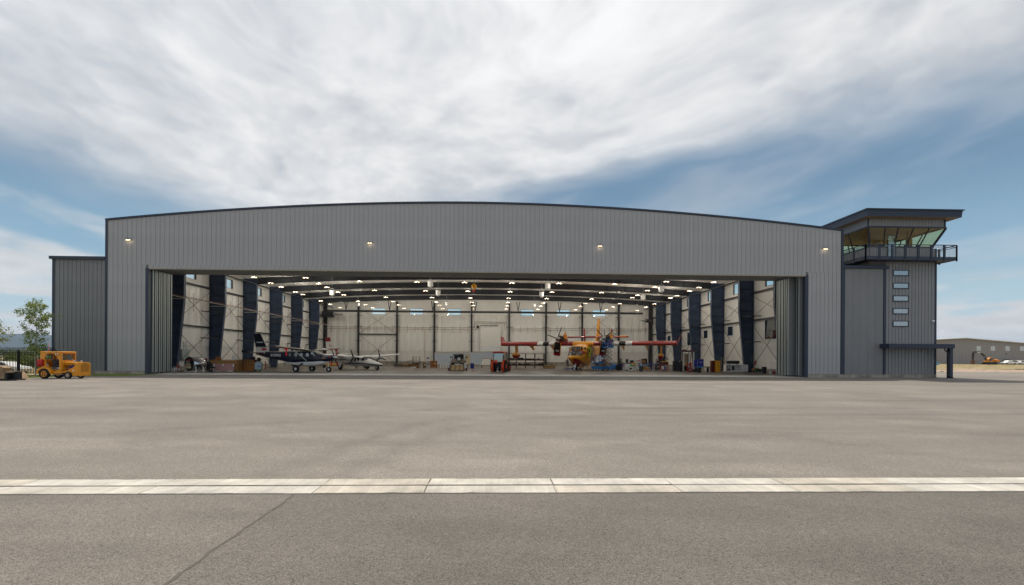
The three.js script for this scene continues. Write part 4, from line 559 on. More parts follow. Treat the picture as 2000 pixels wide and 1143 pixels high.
    add('cowl_flap', [orient(new THREE.BoxGeometry(0.08, 0.7, 1.6), V(ex + 0.6, ey + 0.3, 1.2), V(ex + 0.8, ey + 0.75, 1.0))], yelM, a); add('cowl_flap', [orient(new THREE.BoxGeometry(0.06, 0.9, 1.0), V(ex + 0.45, ey + 0.55, 1.4), V(ex + 0.9, ey + 0.75, 1.4))], whtM, a);
    prop(a, ex, ey, 3.05, 4, 2.0, s < 0 ? 1.22 : 0.72, M.black, M.grey, mat('#9b9da0', 0.35, 0.6), 0.4);
    const tr = grp('service_tray', a); tr.position.set(ex - 0.15, 4.25, 2.35); tr.rotation.set(0.62, 0, -0.22);
    add('tray_floor', box(1.0, 2.2, 0.06, 0, -1.05, 0), M.black, tr); add('tray_rim', [box(0.07, 2.25, 0.35, -0.52, -1.05, 0.12), box(0.07, 2.25, 0.35, 0.52, -1.05, 0.12)], yelM, tr); add('tray_lip', [box(1.1, 0.3, 0.4, 0, -2.15, 0.1)], redM, tr); add('tray_end', box(0.9, 0.12, 0.38, 0, -2.36, 0.1), M.grey, tr); add('tray_vent', box(0.55, 0.3, 0.08, 0, -1.55, 0.06), M.white, tr);
    add('nacelle_pylon', foil([{ p: [ex, wY + 0.1, 1.5], c: 3.0, t: 0.5 }, { p: [ex, ey, 1.6], c: 3.0, t: 0.5 }], V(1, 0, 0)), redM, a);
  }
  // tail
  add('fin', foil([{ p: [0, 3.6, -7.0], c: 4.2, t: 0.55 }, { p: [0, 5.6, -8.0], c: 3.4, t: 0.4 }, { p: [0, 8.9, -9.5], c: 2.0, t: 0.3 }], V(1, 0, 0)), yelM, a);
  const tl = plate('tail_number', 1.9, 0.7, textMat('281', '#3a2a10', null, 256, 96, 'bold 92px sans-serif', true), a); tl.position.set(0.22, 7.1, -9.9); tl.rotation.set(0, Math.PI / 2, 0); tl.rotation.order = 'YXZ'; tl.rotateZ(-Math.PI / 2);
  add('tailplane', foil([{ p: [-5.4, 5.55, -8.4], c: 2.0, t: 0.3 }, { p: [0, 5.55, -8.0], c: 2.3, t: 0.34 }, { p: [5.4, 5.55, -8.4], c: 2.0, t: 0.3 }]), redM, a);
  add('tailplane_tip', foil([{ p: [4.0, 5.60, -8.35], c: 2.05, t: 0.31 }, { p: [5.3, 5.60, -8.45], c: 1.9, t: 0.28 }]), yelM, a);
  for (const s of [-1, 1]) add('finlet', foil([{ p: [s * 2.35, 4.5, -8.5], c: 1.6, t: 0.16 }, { p: [s * 2.5, 7.1, -9.0], c: 1.1, t: 0.12 }], V(1, 0, 0)), redM, a);
  // side lettering, access hatch, steps
  const fl = plate('fuselage_lettering', 2.7, 1.05, textMat('FIRE', '#6b1210', null, 512, 200, 'bold 190px sans-serif', true), a); fl.position.set(1.335, 2.55, 1.4); fl.rotation.y = Math.PI / 2;
  add('open_hatch', [box(0.1, 1.45, 0.62, 1.62, 2.75, 3.75, 0, 0.9)], M.lime, a); add('hatch_window', box(0.12, 0.5, 0.25, 1.63, 2.95, 3.76, 0, 0.9), M.maroon, a); add('hatch_opening', box(0.05, 1.4, 0.75, 1.29, 2.75, 3.3), M.black, a);
  // landing gear
  for (const s of [-1, 1]) { add('gear_leg', [rod(V(s * 1.2, 1.6, -0.6), V(s * 1.75, 0.6, -0.6), 0.1), rod(V(s * 1.2, 2.0, -0.3), V(s * 1.75, 0.7, -0.5), 0.06)], M.grey, a); wheelParts(a, 0.52, 0.32, s * 1.85, 0.52, -0.6, 'x', M.rubber, M.white, 0.5); }
  add('gear_leg', rod(V(0, 1.2, 5.9), V(0, 0.4, 5.9), 0.1), M.grey, a); for (const s of [-1, 1]) wheelParts(a, 0.33, 0.2, s * 0.2, 0.33, 5.9, 'x', M.rubber, M.white, 0.5);
}
// single engine high-wing utility plane
{
  const a = thing('utility_plane', 'dark navy single engine high wing plane with white belly pod', 'aircraft', [-22.9, 0, -62.6], 1.36);
  const S = dense([{ z: -6.6, y: 2.2, w: 0.1, h: 0.14 }, { z: -5, y: 2.05, w: 0.34, h: 0.38, n: 2.3 }, { z: -2.6, y: 1.85, w: 0.68, h: 0.62, n: 2.8 }, { z: -1, y: 1.8, w: 0.76, h: 0.75, n: 3.4 }, { z: 1.2, y: 1.8, w: 0.76, h: 0.75, n: 3.4 }, { z: 1.9, y: 1.72, w: 0.72, h: 0.62, n: 3 }, { z: 2.5, y: 1.66, w: 0.6, h: 0.42, hb: 0.5, n: 2.6 }, { z: 3.4, y: 1.72, w: 0.42, h: 0.3, hb: 0.36, n: 2.2 }, { z: 3.72, y: 1.76, w: 0.24, h: 0.22 }], 8);
  add('fuselage', paint(loft(S, 44), (x, y, z) => z < -5.3 && y > 2.2 ? wht : nvy), paintM, a);
  add('belly_pod', loft(dense([{ z: -2.9, y: 1.12, w: 0.1, h: 0.08 }, { z: -1.6, y: 1.02, w: 0.5, h: 0.16, hb: 0.2, n: 2.6 }, { z: 0.6, y: 1.04, w: 0.68, h: 0.34, hb: 0.38, n: 2.8 }, { z: 2.2, y: 1.12, w: 0.62, h: 0.32, hb: 0.32, n: 2.6 }, { z: 3.0, y: 1.2, w: 0.16, h: 0.1 }], 6), 28), whtM, a);
  const wm = plain('#2b2a2c'); for (const s of [-1, 1]) { add('wing', foil([{ p: [s * 0.6, 2.55, 1.15], c: 1.75, t: 0.3 }, { p: [s * 6.86, 2.92, 0.85], c: 1.15, t: 0.2 }]), wm, a); add('leading_edge', rod(V(s * 0.7, 2.58, 1.16), V(s * 6.8, 2.93, 0.86), 0.035), M.tan, a); add('wing_strut', rod(V(s * 0.74, 1.35, 0.6), V(s * 3.3, 2.68, 0.45), 0.055, 8), M.white, a); add('tailplane', foil([{ p: [s * 0.15, 2.25, -5.3], c: 1.25, t: 0.16 }, { p: [s * 2.75, 2.27, -5.65], c: 0.8, t: 0.1 }]), plain('#4c4a48'), a); add('elevator_horn', foil([{ p: [s * 2.72, 2.27, -5.45], c: 1.0, t: 0.14 }, { p: [s * 2.86, 2.55, -5.9], c: 0.5, t: 0.08 }]), nvyM, a); }
  add('fin', paint(foil([{ p: [0, 2.2, -4.7], c: 1.9, t: 0.2 }, { p: [0, 2.95, -5.15], c: 1.55, t: 0.18 }]), () => wht), paintM, a); add('fin_upper', foil([{ p: [0, 2.95, -5.15], c: 1.55, t: 0.18 }, { p: [0, 4.55, -6.0], c: 0.95, t: 0.12 }]), nvyM, a); add('fin_leading_edge', rod(V(0, 2.95, -5.13), V(0, 4.56, -5.98), 0.04), M.white, a); add('fin_stripe', [box(0.16, 0.1, 0.8, 0, 3.55, -6.1)], M.white, a); add('fin_emblem', box(0.2, 0.22, 0.6, 0, 2.7, -5.5), M.red, a);
  const rg = plate('registration', 1.75, 0.46, textMat('N199KQ', '#e8e8e8', null, 512, 128, 'bold italic 118px sans-serif', true), a); rg.position.set(-0.62, 1.98, -3.55); rg.rotation.set(0, -Math.PI / 2 - 0.13, 0);
  for (const s of [-1, 1]) { for (const [z, w] of [[0.75, 0.36], [-0.05, 0.36], [-0.8, 0.36], [-1.55, 0.3]]) add('cabin_window', prismX(rrect(-z - w / 2, -z + w / 2, 1.86, 2.24, 0.08), s * 0.735 - 0.03, s * 0.735 + 0.03), M.glassPale, a); add('cockpit_window', prismX([[-1.2, 1.85], [-1.75, 1.85], [-1.5, 2.35], [-1.2, 2.35]].map(p => [p[0], p[1]]), s * 0.715 - 0.03, s * 0.715 + 0.03), M.glassPale, a); }
  add('windshield', [orient(new THREE.BoxGeometry(1.25, 0.85, 0.04), V(0, 2.08, 2.2), V(0, 2.5, 1.5))], M.glassPale, a); add('cowl_stripe', [box(0.02, 0.09, 1.2, -0.56, 1.88, 2.8, 0, -0.19), box(0.02, 0.09, 1.2, 0.56, 1.88, 2.8, 0, 0.19)], plain('#8fa4c8'), a); add('exhaust', [rod(V(-0.5, 1.68, 3.0), V(-0.62, 1.62, 2.55), 0.09, 10), rod(V(0.5, 1.68, 3.0), V(0.62, 1.62, 2.55), 0.09, 10)], mat('#b08a5a', 0.4, 0.7), a); add('intake_cover', [sph(0.13, -0.36, 1.78, 3.4), sph(0.13, 0.36, 1.78, 3.4)], M.red, a);
  prop(a, 0, 1.76, 3.85, 4, 1.2, 0.6, M.black, mat('#d8383c', 0.5), M.chrome, 0.25); add('blade_cover', [0, 1].map(i => orient(new THREE.BoxGeometry(0.16, 0.35, 0.1), V(i ? -0.55 : 0.55, 1.2, 3.85), V(i ? -0.75 : 0.75, 0.85, 3.85))), mat('#d8383c', 0.6), a);
  for (const s of [-1, 1]) { add('gear_leg', [orient(new THREE.BoxGeometry(0.16, 1, 0.08), V(s * 0.5, 1.15, 0.1), V(s * 1.65, 0.42, -0.1))], nvyM, a); wheelParts(a, 0.38, 0.26, s * 1.72, 0.38, -0.1, 'x', M.rubber, M.white, 0.45); }
  add('gear_leg', [rod(V(0, 1.2, 3.0), V(0, 0.34, 3.1), 0.06), box(0.26, 0.12, 0.1, 0, 0.62, 3.08)], M.white, a); wheelParts(a, 0.32, 0.2, 0, 0.32, 3.12, 'x', M.rubber, M.white, 0.45);
  for (const [x, y, z] of [[-5.2, 2.7, 0.9], [5.6, 2.72, 0.85]]) { add('warning_streamer', [box(0.06, 0.75, 0.16, x, y - 0.4, z + 0.08), box(0.1, 0.16, 0.42, x, y, z + 0.05)], mat('#d8282c', 0.7), a); }
  add('antenna', [rod(V(0, 2.55, 0.4), V(0, 3.0, 0.2), 0.03), rod(V(0.2, 2.6, -0.8), V(0.2, 2.9, -0.9), 0.02)], M.white, a);
}
// twin engine high-wing business plane
{
  const a = thing('twin_plane', 'white twin engine plane with navy cheat line and red fin tip', 'aircraft', [-20.6, -0.42, -75.4], 0.87); a.scale.setScalar(1.06);
  const S = dense([{ z: -6.6, y: 2.1, w: 0.08, h: 0.14 }, { z: -4.5, y: 1.85, w: 0.35, h: 0.4 }, { z: -2, y: 1.6, w: 0.6, h: 0.62, n: 2.4 }, { z: 0.5, y: 1.5, w: 0.68, h: 0.72, hb: 0.62, n: 2.5 }, { z: 2.4, y: 1.48, w: 0.68, h: 0.72, hb: 0.6, n: 2.5 }, { z: 3.5, y: 1.35, w: 0.64, h: 0.52, hb: 0.5, n: 2.3 }, { z: 4.8, y: 1.2, w: 0.5, h: 0.34, hb: 0.36, n: 2.1 }, { z: 6.1, y: 1.1, w: 0.18, h: 0.15 }, { z: 6.3, y: 1.09, w: 0.04, h: 0.04 }], 20);
  add('fuselage', paint(loft(S, 96), (x, y, z) => { const l = z > 3 ? 1.3 - (z - 3) * 0.06 : z < -1 ? 1.3 + (-1 - z) * 0.17 : 1.3; return y < l && y > l - 0.14 ? nvy : wht; }), paintM, a);
  for (const s of [-1, 1]) {
    add('wing', foil([{ p: [s * 0.5, 2.1, 1.6], c: 2.1, t: 0.34 }, { p: [s * 2.2, 2.15, 1.6], c: 2.0, t: 0.32 }, { p: [s * 7.2, 2.5, 1.1], c: 1.1, t: 0.18 }]), whtM, a);
    add('nacelle', paint(loft(dense([{ z: -2.4, x: s * 2.1, y: 2.0, w: 0.06, h: 0.08 }, { z: -0.8, x: s * 2.1, y: 1.9, w: 0.36, h: 0.4 }, { z: 1.6, x: s * 2.1, y: 1.95, w: 0.38, h: 0.42 }, { z: 2.9, x: s * 2.1, y: 2.0, w: 0.27, h: 0.28 }], 6), 24), (x, y, z) => y < 1.86 && y > 1.74 && z < 2 ? nvy : wht), paintM, a);
    prop(a, s * 2.1, 2.02, 3.0, 3, 1.3, s < 0 ? 1.95 : 1.8, M.black, M.white, M.grey, 0.2);
    add('gear_leg', [rod(V(s * 2.05, 1.7, 0.2), V(s * 2.1, 0.8, 0.1), 0.08), box(0.05, 0.8, 0.5, s * 2.35, 1.2, 0.3)], M.white, a); wheelParts(a, 0.4, 0.26, s * 2.15, 0.8, 0.1, 'x', M.rubber, M.white, 0.45);
    for (const z of [2.0, 1.3]) add('cabin_window', prismX(rrect(-z - 0.24, -z + 0.24, 1.58, 2.06, 0.1), s * 0.665 - 0.03, s * 0.665 + 0.03), M.glassDark, a);
    add('windshield', orient(new THREE.BoxGeometry(0.6, 0.7, 0.05), V(s * 0.32, 1.72, 3.62), V(s * 0.3, 2.12, 3.0)), M.glassDark, a); add('side_window', box(0.05, 0.42, 0.7, s * 0.64, 1.83, 2.9, 0, -s * 0.05), M.glassDark, a);
    add('tailplane', foil([{ p: [s * 0.2, 2.15, -5.2], c: 1.3, t: 0.16 }, { p: [s * 2.9, 2.6, -5.6], c: 0.8, t: 0.1 }]), whtM, a);
  }
  add('fin', foil([{ p: [0, 2.0, -3.9], c: 2.7, t: 0.22 }, { p: [0, 4.3, -5.55], c: 1.35, t: 0.14 }]), whtM, a); add('fin_tip', foil([{ p: [0, 4.3, -5.55], c: 1.35, t: 0.14 }, { p: [0, 4.85, -5.8], c: 1.2, t: 0.1 }]), redM, a);
  add('fin_flag', [box(0.17, 0.22, 0.36, 0, 3.75, -5.75)], plain('#c9a2a2'), a); add('fin_badge', [box(0.18, 0.26, 0.24, 0, 3.2, -5.5)], M.dgrey, a);
  add('fuselage_badge', [box(0.03, 0.2, 0.3, -0.56, 1.85, -2.6, 0, -0.12)], M.dgrey, a);
  add('gear_leg', rod(V(0, 1.1, 5.1), V(0, 0.7, 5.2), 0.06), M.white, a); wheelParts(a, 0.3, 0.2, 0, 0.7, 5.25, 'x', M.rubber, M.white, 0.45);
  add('antenna', [rod(V(0, 2.2, 1.0), V(0, 2.65, 0.8), 0.025), rod(V(0, 2.2, -0.4), V(0.1, 2.6, -0.6), 0.02)], M.white, a);
}
// ---------------------------------------------------------------- things on the hangar floor
const FL = 0.024;
const at = (x, Z) => [x, FL, -Z];
function legs4(parent, w, d, h, t, m, y0 = 0) { for (const sx of [-1, 1]) for (const sz of [-1, 1]) add('leg', box(t, h, t, sx * (w / 2 - t / 2), y0 + h / 2, sz * (d / 2 - t / 2)), m, parent); }
function bin(name, label, cat, x, Z, r, h, bodyM, rimM) { const o = thing(name, label, cat, at(x, Z)); add('body', [cyl(r * 0.82, r, h * 0.94, 0, h * 0.47, 0, 'y', 18)], bodyM, o); add('rim', [tor(r, 0.03, 0, h * 0.94, 0, 'y'), cyl(r * 1.02, r * 0.98, h * 0.06, 0, h * 0.97, 0, 'y', 18)], rimM, o); add('grip', [box(0.16, 0.05, 0.05, r * 0.98, h * 0.75, 0), box(0.16, 0.05, 0.05, -r * 0.98, h * 0.75, 0)], rimM, o); return o; }
// left of the doorway
{
  const s = thing('step_stool', 'small white step stool by the left door stack', 'stool', at(-34.3, 55.9)); add('seat', box(0.45, 0.04, 0.3, 0, 0.42, 0), M.white, s); add('tread', box(0.45, 0.03, 0.2, 0, 0.22, 0.2), M.white, s); legs4(s, 0.45, 0.4, 0.41, 0.04, M.white); add('handle', tor(0.2, 0.02, 0, 0.42, -0.12, 'z', Math.PI), M.white, s);
  const e = thing('aircraft_engine', 'round cowled turbine engine on a stand by the left wall', 'engine', at(-33.5, 58.2), -0.45);
  add('cowling', [loft([{ z: -0.95, y: 1.0, w: 0.62, h: 0.62 }, { z: -0.7, y: 0.98, w: 0.72, h: 0.72 }, { z: 0.55, y: 0.95, w: 0.74, h: 0.74 }], 28)], M.chrome, e); add('front_ring', [tor(0.72, 0.07, 0, 0.95, 0.56, 'z', Math.PI * 2, 28)], M.black, e); add('engine_face', cyl(0.7, 0.7, 0.06, 0, 0.95, 0.55, 'z', 24), M.black, e);
  add('gearbox', [box(0.3, 0.3, 0.3, -0.22, 0.6, 0.72), box(0.32, 0.3, 0.3, 0.16, 0.58, 0.72), box(0.5, 0.16, 0.22, 0, 0.88, 0.7)], M.tan, e); add('duct', [box(0.36, 0.09, 0.2, 0, 1.35, 0.68), rod(V(-0.3, 1.25, 0.66), V(0.3, 1.3, 0.66), 0.05)], M.red, e); add('starter', cyl(0.14, 0.14, 0.3, 0, 1.15, 0.7, 'z'), M.galv, e);
  add('stand', [bar(V(-0.75, 0.6, 0.3), V(-0.95, 0.02, 0.45), 0.08), bar(V(-0.75, 0.6, -0.5), V(-0.95, 0.02, -0.5), 0.08), bar(V(0.75, 0.6, 0.3), V(0.95, 0.02, 0.45), 0.08), bar(V(0.75, 0.6, -0.5), V(0.95, 0.02, -0.5), 0.08), bb(-0.98, 0.98, 0.02, 0.1, 0.36, 0.46), bb(-0.98, 0.98, 0.02, 0.1, -0.55, -0.45)], M.white, e); add('fuel_line', [tube([V(-0.7, 0.8, 0.3), V(-0.85, 0.5, 0.1), V(-0.7, 0.4, -0.4)], 0.04)], M.yellow, e); add('exhaust_stub', [cyl(0.16, 0.16, 0.5, 0.9, 0.7, 0.1, 'x')], M.black, e);
  const h = thing('hose_cart', 'low cart with coiled pink hose beside the round engine', 'cart', at(-35.3, 58.3)); add('deck', box(0.9, 0.06, 0.6, 0, 0.15, 0), M.black, h); for (const x of [-0.36, 0.36]) for (const z of [-0.22, 0.22]) add('caster', cyl(0.06, 0.06, 0.05, x, 0.06, z, 'x', 10), M.red, h); add('hose', [tor(0.3, 0.07, 0, 0.42, 0, 'x'), tube([V(0, 0.3, 0.3), V(0.25, 0.7, 0.2), V(-0.2, 0.9, 0)], 0.07)], mat('#b0736c', 0.7), h); add('bottle', [cyl(0.07, 0.07, 0.3, 0.2, 0.33, 0.2), cyl(0.07, 0.07, 0.26, -0.25, 0.31, 0.2)], M.white, h); add('handle', tube([V(-0.4, 0.15, 0), V(-0.5, 0.6, 0), V(-0.48, 0.95, 0)], 0.025), M.black, h);
  const k = thing('black_heater_cart', 'black wheeled ground cart right of the round engine', 'cart', at(-32.6, 59.6)); add('body', [box(0.45, 0.7, 0.5, 0, 0.55, 0), box(0.3, 0.3, 0.4, -0.05, 1.0, 0)], M.black, k); add('nozzle', cyl(0.1, 0.14, 0.5, 0.4, 0.5, 0.1, 'x'), M.black, k); for (const z of [-0.25, 0.25]) add('wheel', cyl(0.14, 0.14, 0.08, 0.1, 0.14, z, 'z', 12), M.dgrey, k); add('tag', box(0.1, 0.1, 0.02, 0.3, 0.35, 0.26), M.yellow, k);
  const p = thing('plywood_sheet', 'tapered plywood sheet leaning behind the long crate', 'plywood', at(-32.9, 61.9), 0.05); add('board', (() => { const g = prism([[-0.68, 0], [0.68, 0], [0.25, 1.74], [-0.3, 1.74]], -0.02, 0.02); g.rotateX(-0.14); g.translate(0, 0.01, 0); return g; })(), M.woodOrange, p); add('cleat', box(1.0, 0.09, 0.05, 0, 0.25, 0.0, -0.14), M.wood, p);
  const c = thing('long_crate', 'long wooden shipping crate with wide rails', 'crate', at(-31.8, 61.7), 0.03); for (const y of [0.38, 1.1]) add('rail', box(3.1, 0.46, 0.06, 0, y - 0.02, 0.62), M.wood, c); add('side', [box(0.06, 1.3, 1.2, -1.5, 0.68, 0), box(0.06, 1.3, 1.2, 1.5, 0.68, 0)], M.wood, c); add('lid', box(3.14, 0.05, 1.3, 0, 1.36, 0), M.wood, c); add('panel', box(2.94, 0.9, 0.03, 0, 0.7, 0.57), M.woodOrange, c); add('skid', [box(0.12, 0.12, 1.2, -1.2, 0.06, 0), box(0.12, 0.12, 1.2, 1.2, 0.06, 0)], M.woodGrey, c); add('sticker', box(0.14, 0.1, 0.01, -0.4, 1.14, 0.657), mat('#3bd02e', 0.6), c);
  const w = thing('wrapped_panel', 'pink film wrapped panel with white tape leaning on the crate', 'wrapped panel', at(-31.6, 60.85), 0.03); add('film', (() => { const g = new THREE.PlaneGeometry(2.35, 0.9, 24, 10), q = g.attributes.position; for (let i = 0; i < q.count; i++) q.setZ(i, 0.06 * fbm(q.getX(i) * 2.3, q.getY(i) * 5 + q.getX(i), 3)); g.computeVertexNormals(); g.rotateX(-0.16); g.translate(0, 0.47, 0.06); return [g, box(2.3, 0.88, 0.06, 0, 0.47, 0.0, -0.16)]; })(), plain('#b98a88', { roughness: 0.35 }), w); add('tape', [box(0.16, 0.9, 0.02, -1.12, 0.47, 0.11, -0.16), box(0.12, 0.25, 0.02, -0.1, 0.8, 0.08, -0.16), box(0.14, 0.35, 0.02, 1.1, 0.75, 0.09, -0.16), box(0.8, 0.07, 0.02, -0.6, 0.05, 0.18), box(0.5, 0.07, 0.02, 0.75, 0.06, 0.18)], M.white, w);
  const c2 = thing('slatted_crate', 'orange brown wooden crate with slatted upper half', 'crate', at(-29.85, 63.3)); add('lower_box', box(1.6, 0.78, 1.0, 0, 0.42, 0), M.woodOrange, c2); for (let i = 0; i < 5; i++) add('slat', box(0.2, 0.5, 0.05, -0.66 + i * 0.33, 1.08, 0.46), M.wood, c2); add('upper_rail', [box(1.66, 0.1, 1.04, 0, 0.86, 0), box(1.66, 0.08, 1.04, 0, 1.36, 0)], M.woodOrange, c2); add('back', box(1.6, 0.45, 0.05, 0, 1.1, -0.4), M.brown, c2); add('strap', [box(0.05, 0.6, 0.05, 0.78, 1.1, 0.5)], M.red, c2);
  const b = thing('white_bucket', 'white plastic bucket on top of the long crate', 'bucket', [-30.75, FL + 1.39, -61.6]); add('body', cyl(0.22, 0.27, 0.42, 0, 0.21, 0, 'y', 18), M.white, b); add('rim', tor(0.27, 0.02, 0, 0.42, 0, 'y'), M.white, b); add('handle', tor(0.26, 0.01, 0, 0.36, 0.02, 'x', Math.PI), M.grey, b);
  const j = thing('fluid_cart', 'pale blue fluid tank on a green wheeled base', 'cart', at(-28.6, 62.9)); add('tank', [box(0.66, 0.85, 0.5, 0, 0.65, 0), cyl(0.1, 0.12, 0.14, -0.1, 1.13, 0)], plain('#a9bcc9'), j); add('base', box(0.72, 0.08, 0.56, 0, 0.18, 0), M.green, j); for (const x of [-0.28, 0.28]) add('caster', cyl(0.08, 0.08, 0.08, x, 0.08, 0.2, 'x', 10), M.rubber, j); add('handle', tube([V(0.33, 0.3, 0), V(0.5, 0.8, 0), V(0.42, 1.15, 0)], 0.025), M.black, j); add('label', box(0.2, 0.2, 0.01, 0.15, 0.6, 0.256), M.liftBlue, j);
  const bs = thing('bollard', 'thin red post behind the navy plane', 'post', at(-31.6, 71.6)); add('post', cyl(0.07, 0.07, 1.1, 0, 0.55, 0), M.red, bs); add('foot', cyl(0.2, 0.2, 0.04, 0, 0.02, 0), M.black, bs);
  const gd = thing('ground_power_cart', 'dark wheeled cart with two round dials behind the navy plane tail', 'cart', at(-32.2, 70.2), 0.2); add('cabinet', [box(1.3, 0.8, 0.8, 0, 0.65, 0)], M.dgrey, gd); add('dial', [cyl(0.28, 0.28, 0.1, -0.3, 1.5, 0.3, 'z', 20), cyl(0.28, 0.28, 0.1, 0.4, 1.35, 0.3, 'z', 20)], M.black, gd); add('mast', [rod(V(-0.3, 1.0, 0.25), V(-0.3, 1.5, 0.25), 0.05), rod(V(0.4, 1.0, 0.25), V(0.4, 1.35, 0.25), 0.05)], M.grey, gd); for (const x of [-0.5, 0.5]) add('wheel', cyl(0.24, 0.24, 0.14, x, 0.24, 0.4, 'z', 14), M.rubber, gd);
  const ep = thing('electric_panel', 'grey double door electric cabinet on the left wall', 'cabinet', [-37.75, 2.0, -63.6]); add('case', box(0.25, 1.3, 1.5, 0, 0, 0), M.grey, ep); add('door', [box(0.03, 1.2, 0.7, 0.14, 0, -0.37), box(0.03, 1.2, 0.7, 0.14, 0, 0.37)], mat('#9aa6a4', 0.5), ep); add('conduit', [rod(V(0, 0.65, 0.2), V(0, 1.6, 0.2), 0.04), rod(V(0, 0.65, -0.3), V(0, 1.6, -0.3), 0.04)], M.galv, ep);
  const fx = (label, x, z, y = 1.0) => { const f = thing('fire_extinguisher', label, 'fire extinguisher', [x, y, z], 0, 'wall extinguishers'); add('cylinder', [cyl(0.09, 0.09, 0.45, 0, 0.2, 0), sph(0.09, 0, 0.43, 0)], M.red, f); add('valve', [box(0.08, 0.08, 0.08, 0, 0.54, 0), tube([V(0.05, 0.54, 0), V(0.16, 0.4, 0.02), V(0.14, 0.15, 0.04)], 0.02)], M.black, f); };
  fx('red extinguisher on the left wall behind the plywood sheet', -37.75, -68.2); fx('red extinguisher on the right wall near the orange crate', 35.3, -68.4, 1.05);
}
// middle of the floor
{
  const t = thing('tow_bar', 'long yellow tow bar lying behind the white twin plane', 'tow bar', at(-25.9, 83.2)); add('tube', cyl(0.16, 0.16, 3.6, 0, 0.5, 0, 'x', 16), M.yellow, t); add('hitch', [tor(0.28, 0.05, 2.0, 0.5, 0, 'y')], M.dgrey, t); for (const x of [-1.4, 1.3]) { wheelParts(t, 0.26, 0.16, x, 0.26, 0.35, 'z', M.rubber, M.dgrey); add('axle', rod(V(x, 0.3, 0), V(x, 0.28, 0.35), 0.05), M.dgrey, t); }
  const y2 = thing('wing_stand', 'yellow trestle beam by the nose of the white twin plane', 'trestle', at(-21.6, 82.8)); add('beam', box(1.6, 0.2, 0.2, 0, 0.5, 0), M.yellow, y2); legs4(y2, 1.4, 0.6, 0.45, 0.09, M.black);
  const r = rng(31), l = thing('lumber_pile', 'loose pile of boards and pallet wood by the back wall', 'lumber', at(-14.2, 84.6)); for (let i = 0; i < 22; i++) add('board', box(1.0 + r() * 1.6, 0.05, 0.14, (r() - 0.5) * 2.4, 0.08 + i * 0.022 + r() * 0.1, (r() - 0.5) * 1.2, (r() - 0.5) * 0.3, (r() - 0.5) * 1.6, (r() - 0.5) * 0.35), [M.woodTan, M.wood, M.woodGrey, M.brown][i % 4], l); add('crate_bottom', box(1.6, 0.35, 0.8, 0.7, 0.5, -0.3, 0, 0.2), M.brown, l); add('tarpaulin', box(0.9, 0.2, 0.7, 0.9, 0.12, 0.6), M.white, l);
  const b = thing('boom_lift_basket', 'black work basket on a long boom by the back wall', 'boom lift', at(-13.2, 86.5)); add('basket_frame', [...[0.05, 0.55, 1.05].flatMap(y => [bar(V(-0.55, 0.75 + y, 0.4), V(0.55, 0.75 + y, 0.4), 0.05), bar(V(-0.55, 0.75 + y, -0.4), V(0.55, 0.75 + y, -0.4), 0.05), bar(V(-0.55, 0.75 + y, -0.4), V(-0.55, 0.75 + y, 0.4), 0.05), bar(V(0.55, 0.75 + y, -0.4), V(0.55, 0.75 + y, 0.4), 0.05)]), ...[[-0.55, 0.4], [0.55, 0.4], [-0.55, -0.4], [0.55, -0.4], [0, 0.4]].map(([x, z]) => bar(V(x, 0.75, z), V(x, 1.8, z), 0.05))], M.black, b); add('basket_floor', box(1.15, 0.1, 0.85, 0, 0.74, 0), M.black, b); add('boom', [bar(V(-0.6, 1.25, 0), V(-3.0, 0.85, -0.2), 0.12)], M.grey, b); add('base', [box(1.4, 0.45, 0.9, -3.0, 0.45, -0.2), box(0.8, 0.6, 0.7, 0.0, 0.35, 0)], M.dgrey, b); add('mast', bar(V(0, 0.3, 0), V(0, 0.75, 0), 0.3), M.black, b);
  for (const [x, Z, h, lab, m] of [[-11.5, 84.2, 0.85, 'narrow brown crate left of the step ladder', M.brown], [-10.15, 85.4, 1.15, 'wooden cabinet right of the step ladder', M.woodOrange]]) { const c = thing('storage_crate', lab, 'crate', at(x, Z)); const w = h > 1 ? 1.05 : 0.42; add('box', box(w, h - 0.1, 0.6, 0, h / 2 + 0.05, 0), m, c); add('lid', box(w + 0.06, 0.05, 0.66, 0, h + 0.02, 0), M.wood, c); for (const s of [-1, 1]) add('foot', box(0.1, 0.1, 0.5, s * w * 0.4, 0.05, 0), M.brown, c); add('label', box(0.16, 0.2, 0.01, w * 0.22, h * 0.65, 0.305), M.white, c); }
  const sl = thing('step_ladder', 'grey step ladder with blue cap against the back wall', 'ladder', at(-10.95, 84.0)); for (const s of [-1, 1]) { add('rail', bar(V(s * 0.24, 0.01, 0.35), V(s * 0.14, 1.6, 0), 0.05), M.galv, sl); add('rear_leg', bar(V(s * 0.22, 0.01, -0.35), V(s * 0.14, 1.6, -0.05), 0.04), M.galv, sl); } for (let i = 1; i < 5; i++) add('tread', box(0.44 - i * 0.03, 0.03, 0.1, 0, i * 0.32, 0.35 - i * 0.07), M.galv, sl); add('cap', box(0.36, 0.22, 0.2, 0, 1.66, 0), M.blueDeep, sl);
  // enclosed gooseneck trailer
  const g = thing('gooseneck_trailer', 'long white enclosed gooseneck trailer with open side door', 'trailer', at(-5.4, 90.2)); add('body', [prism([[-5.05, 0.45], [-5.05, 2.55], [5.0, 2.75], [5.0, 1.55], [3.2, 1.55], [2.9, 0.55]], -1.2, 1.2, [])], plain('#c9d4de'), g); add('roof_edge', [bar(V(-5.08, 2.58, 1.2), V(5.03, 2.78, 1.2), 0.1)], M.tan, g); const tape = []; for (let i = 0; i < 5; i++) tape.push(box(0.3, 0.07, 0.01, -4.7 + i * 0.55, 0.55, 1.207), box(0.3, 0.07, 0.01, 3.35 + i * 0.35, 1.62, 1.207)); add('reflector_tape', tape, M.red, g);
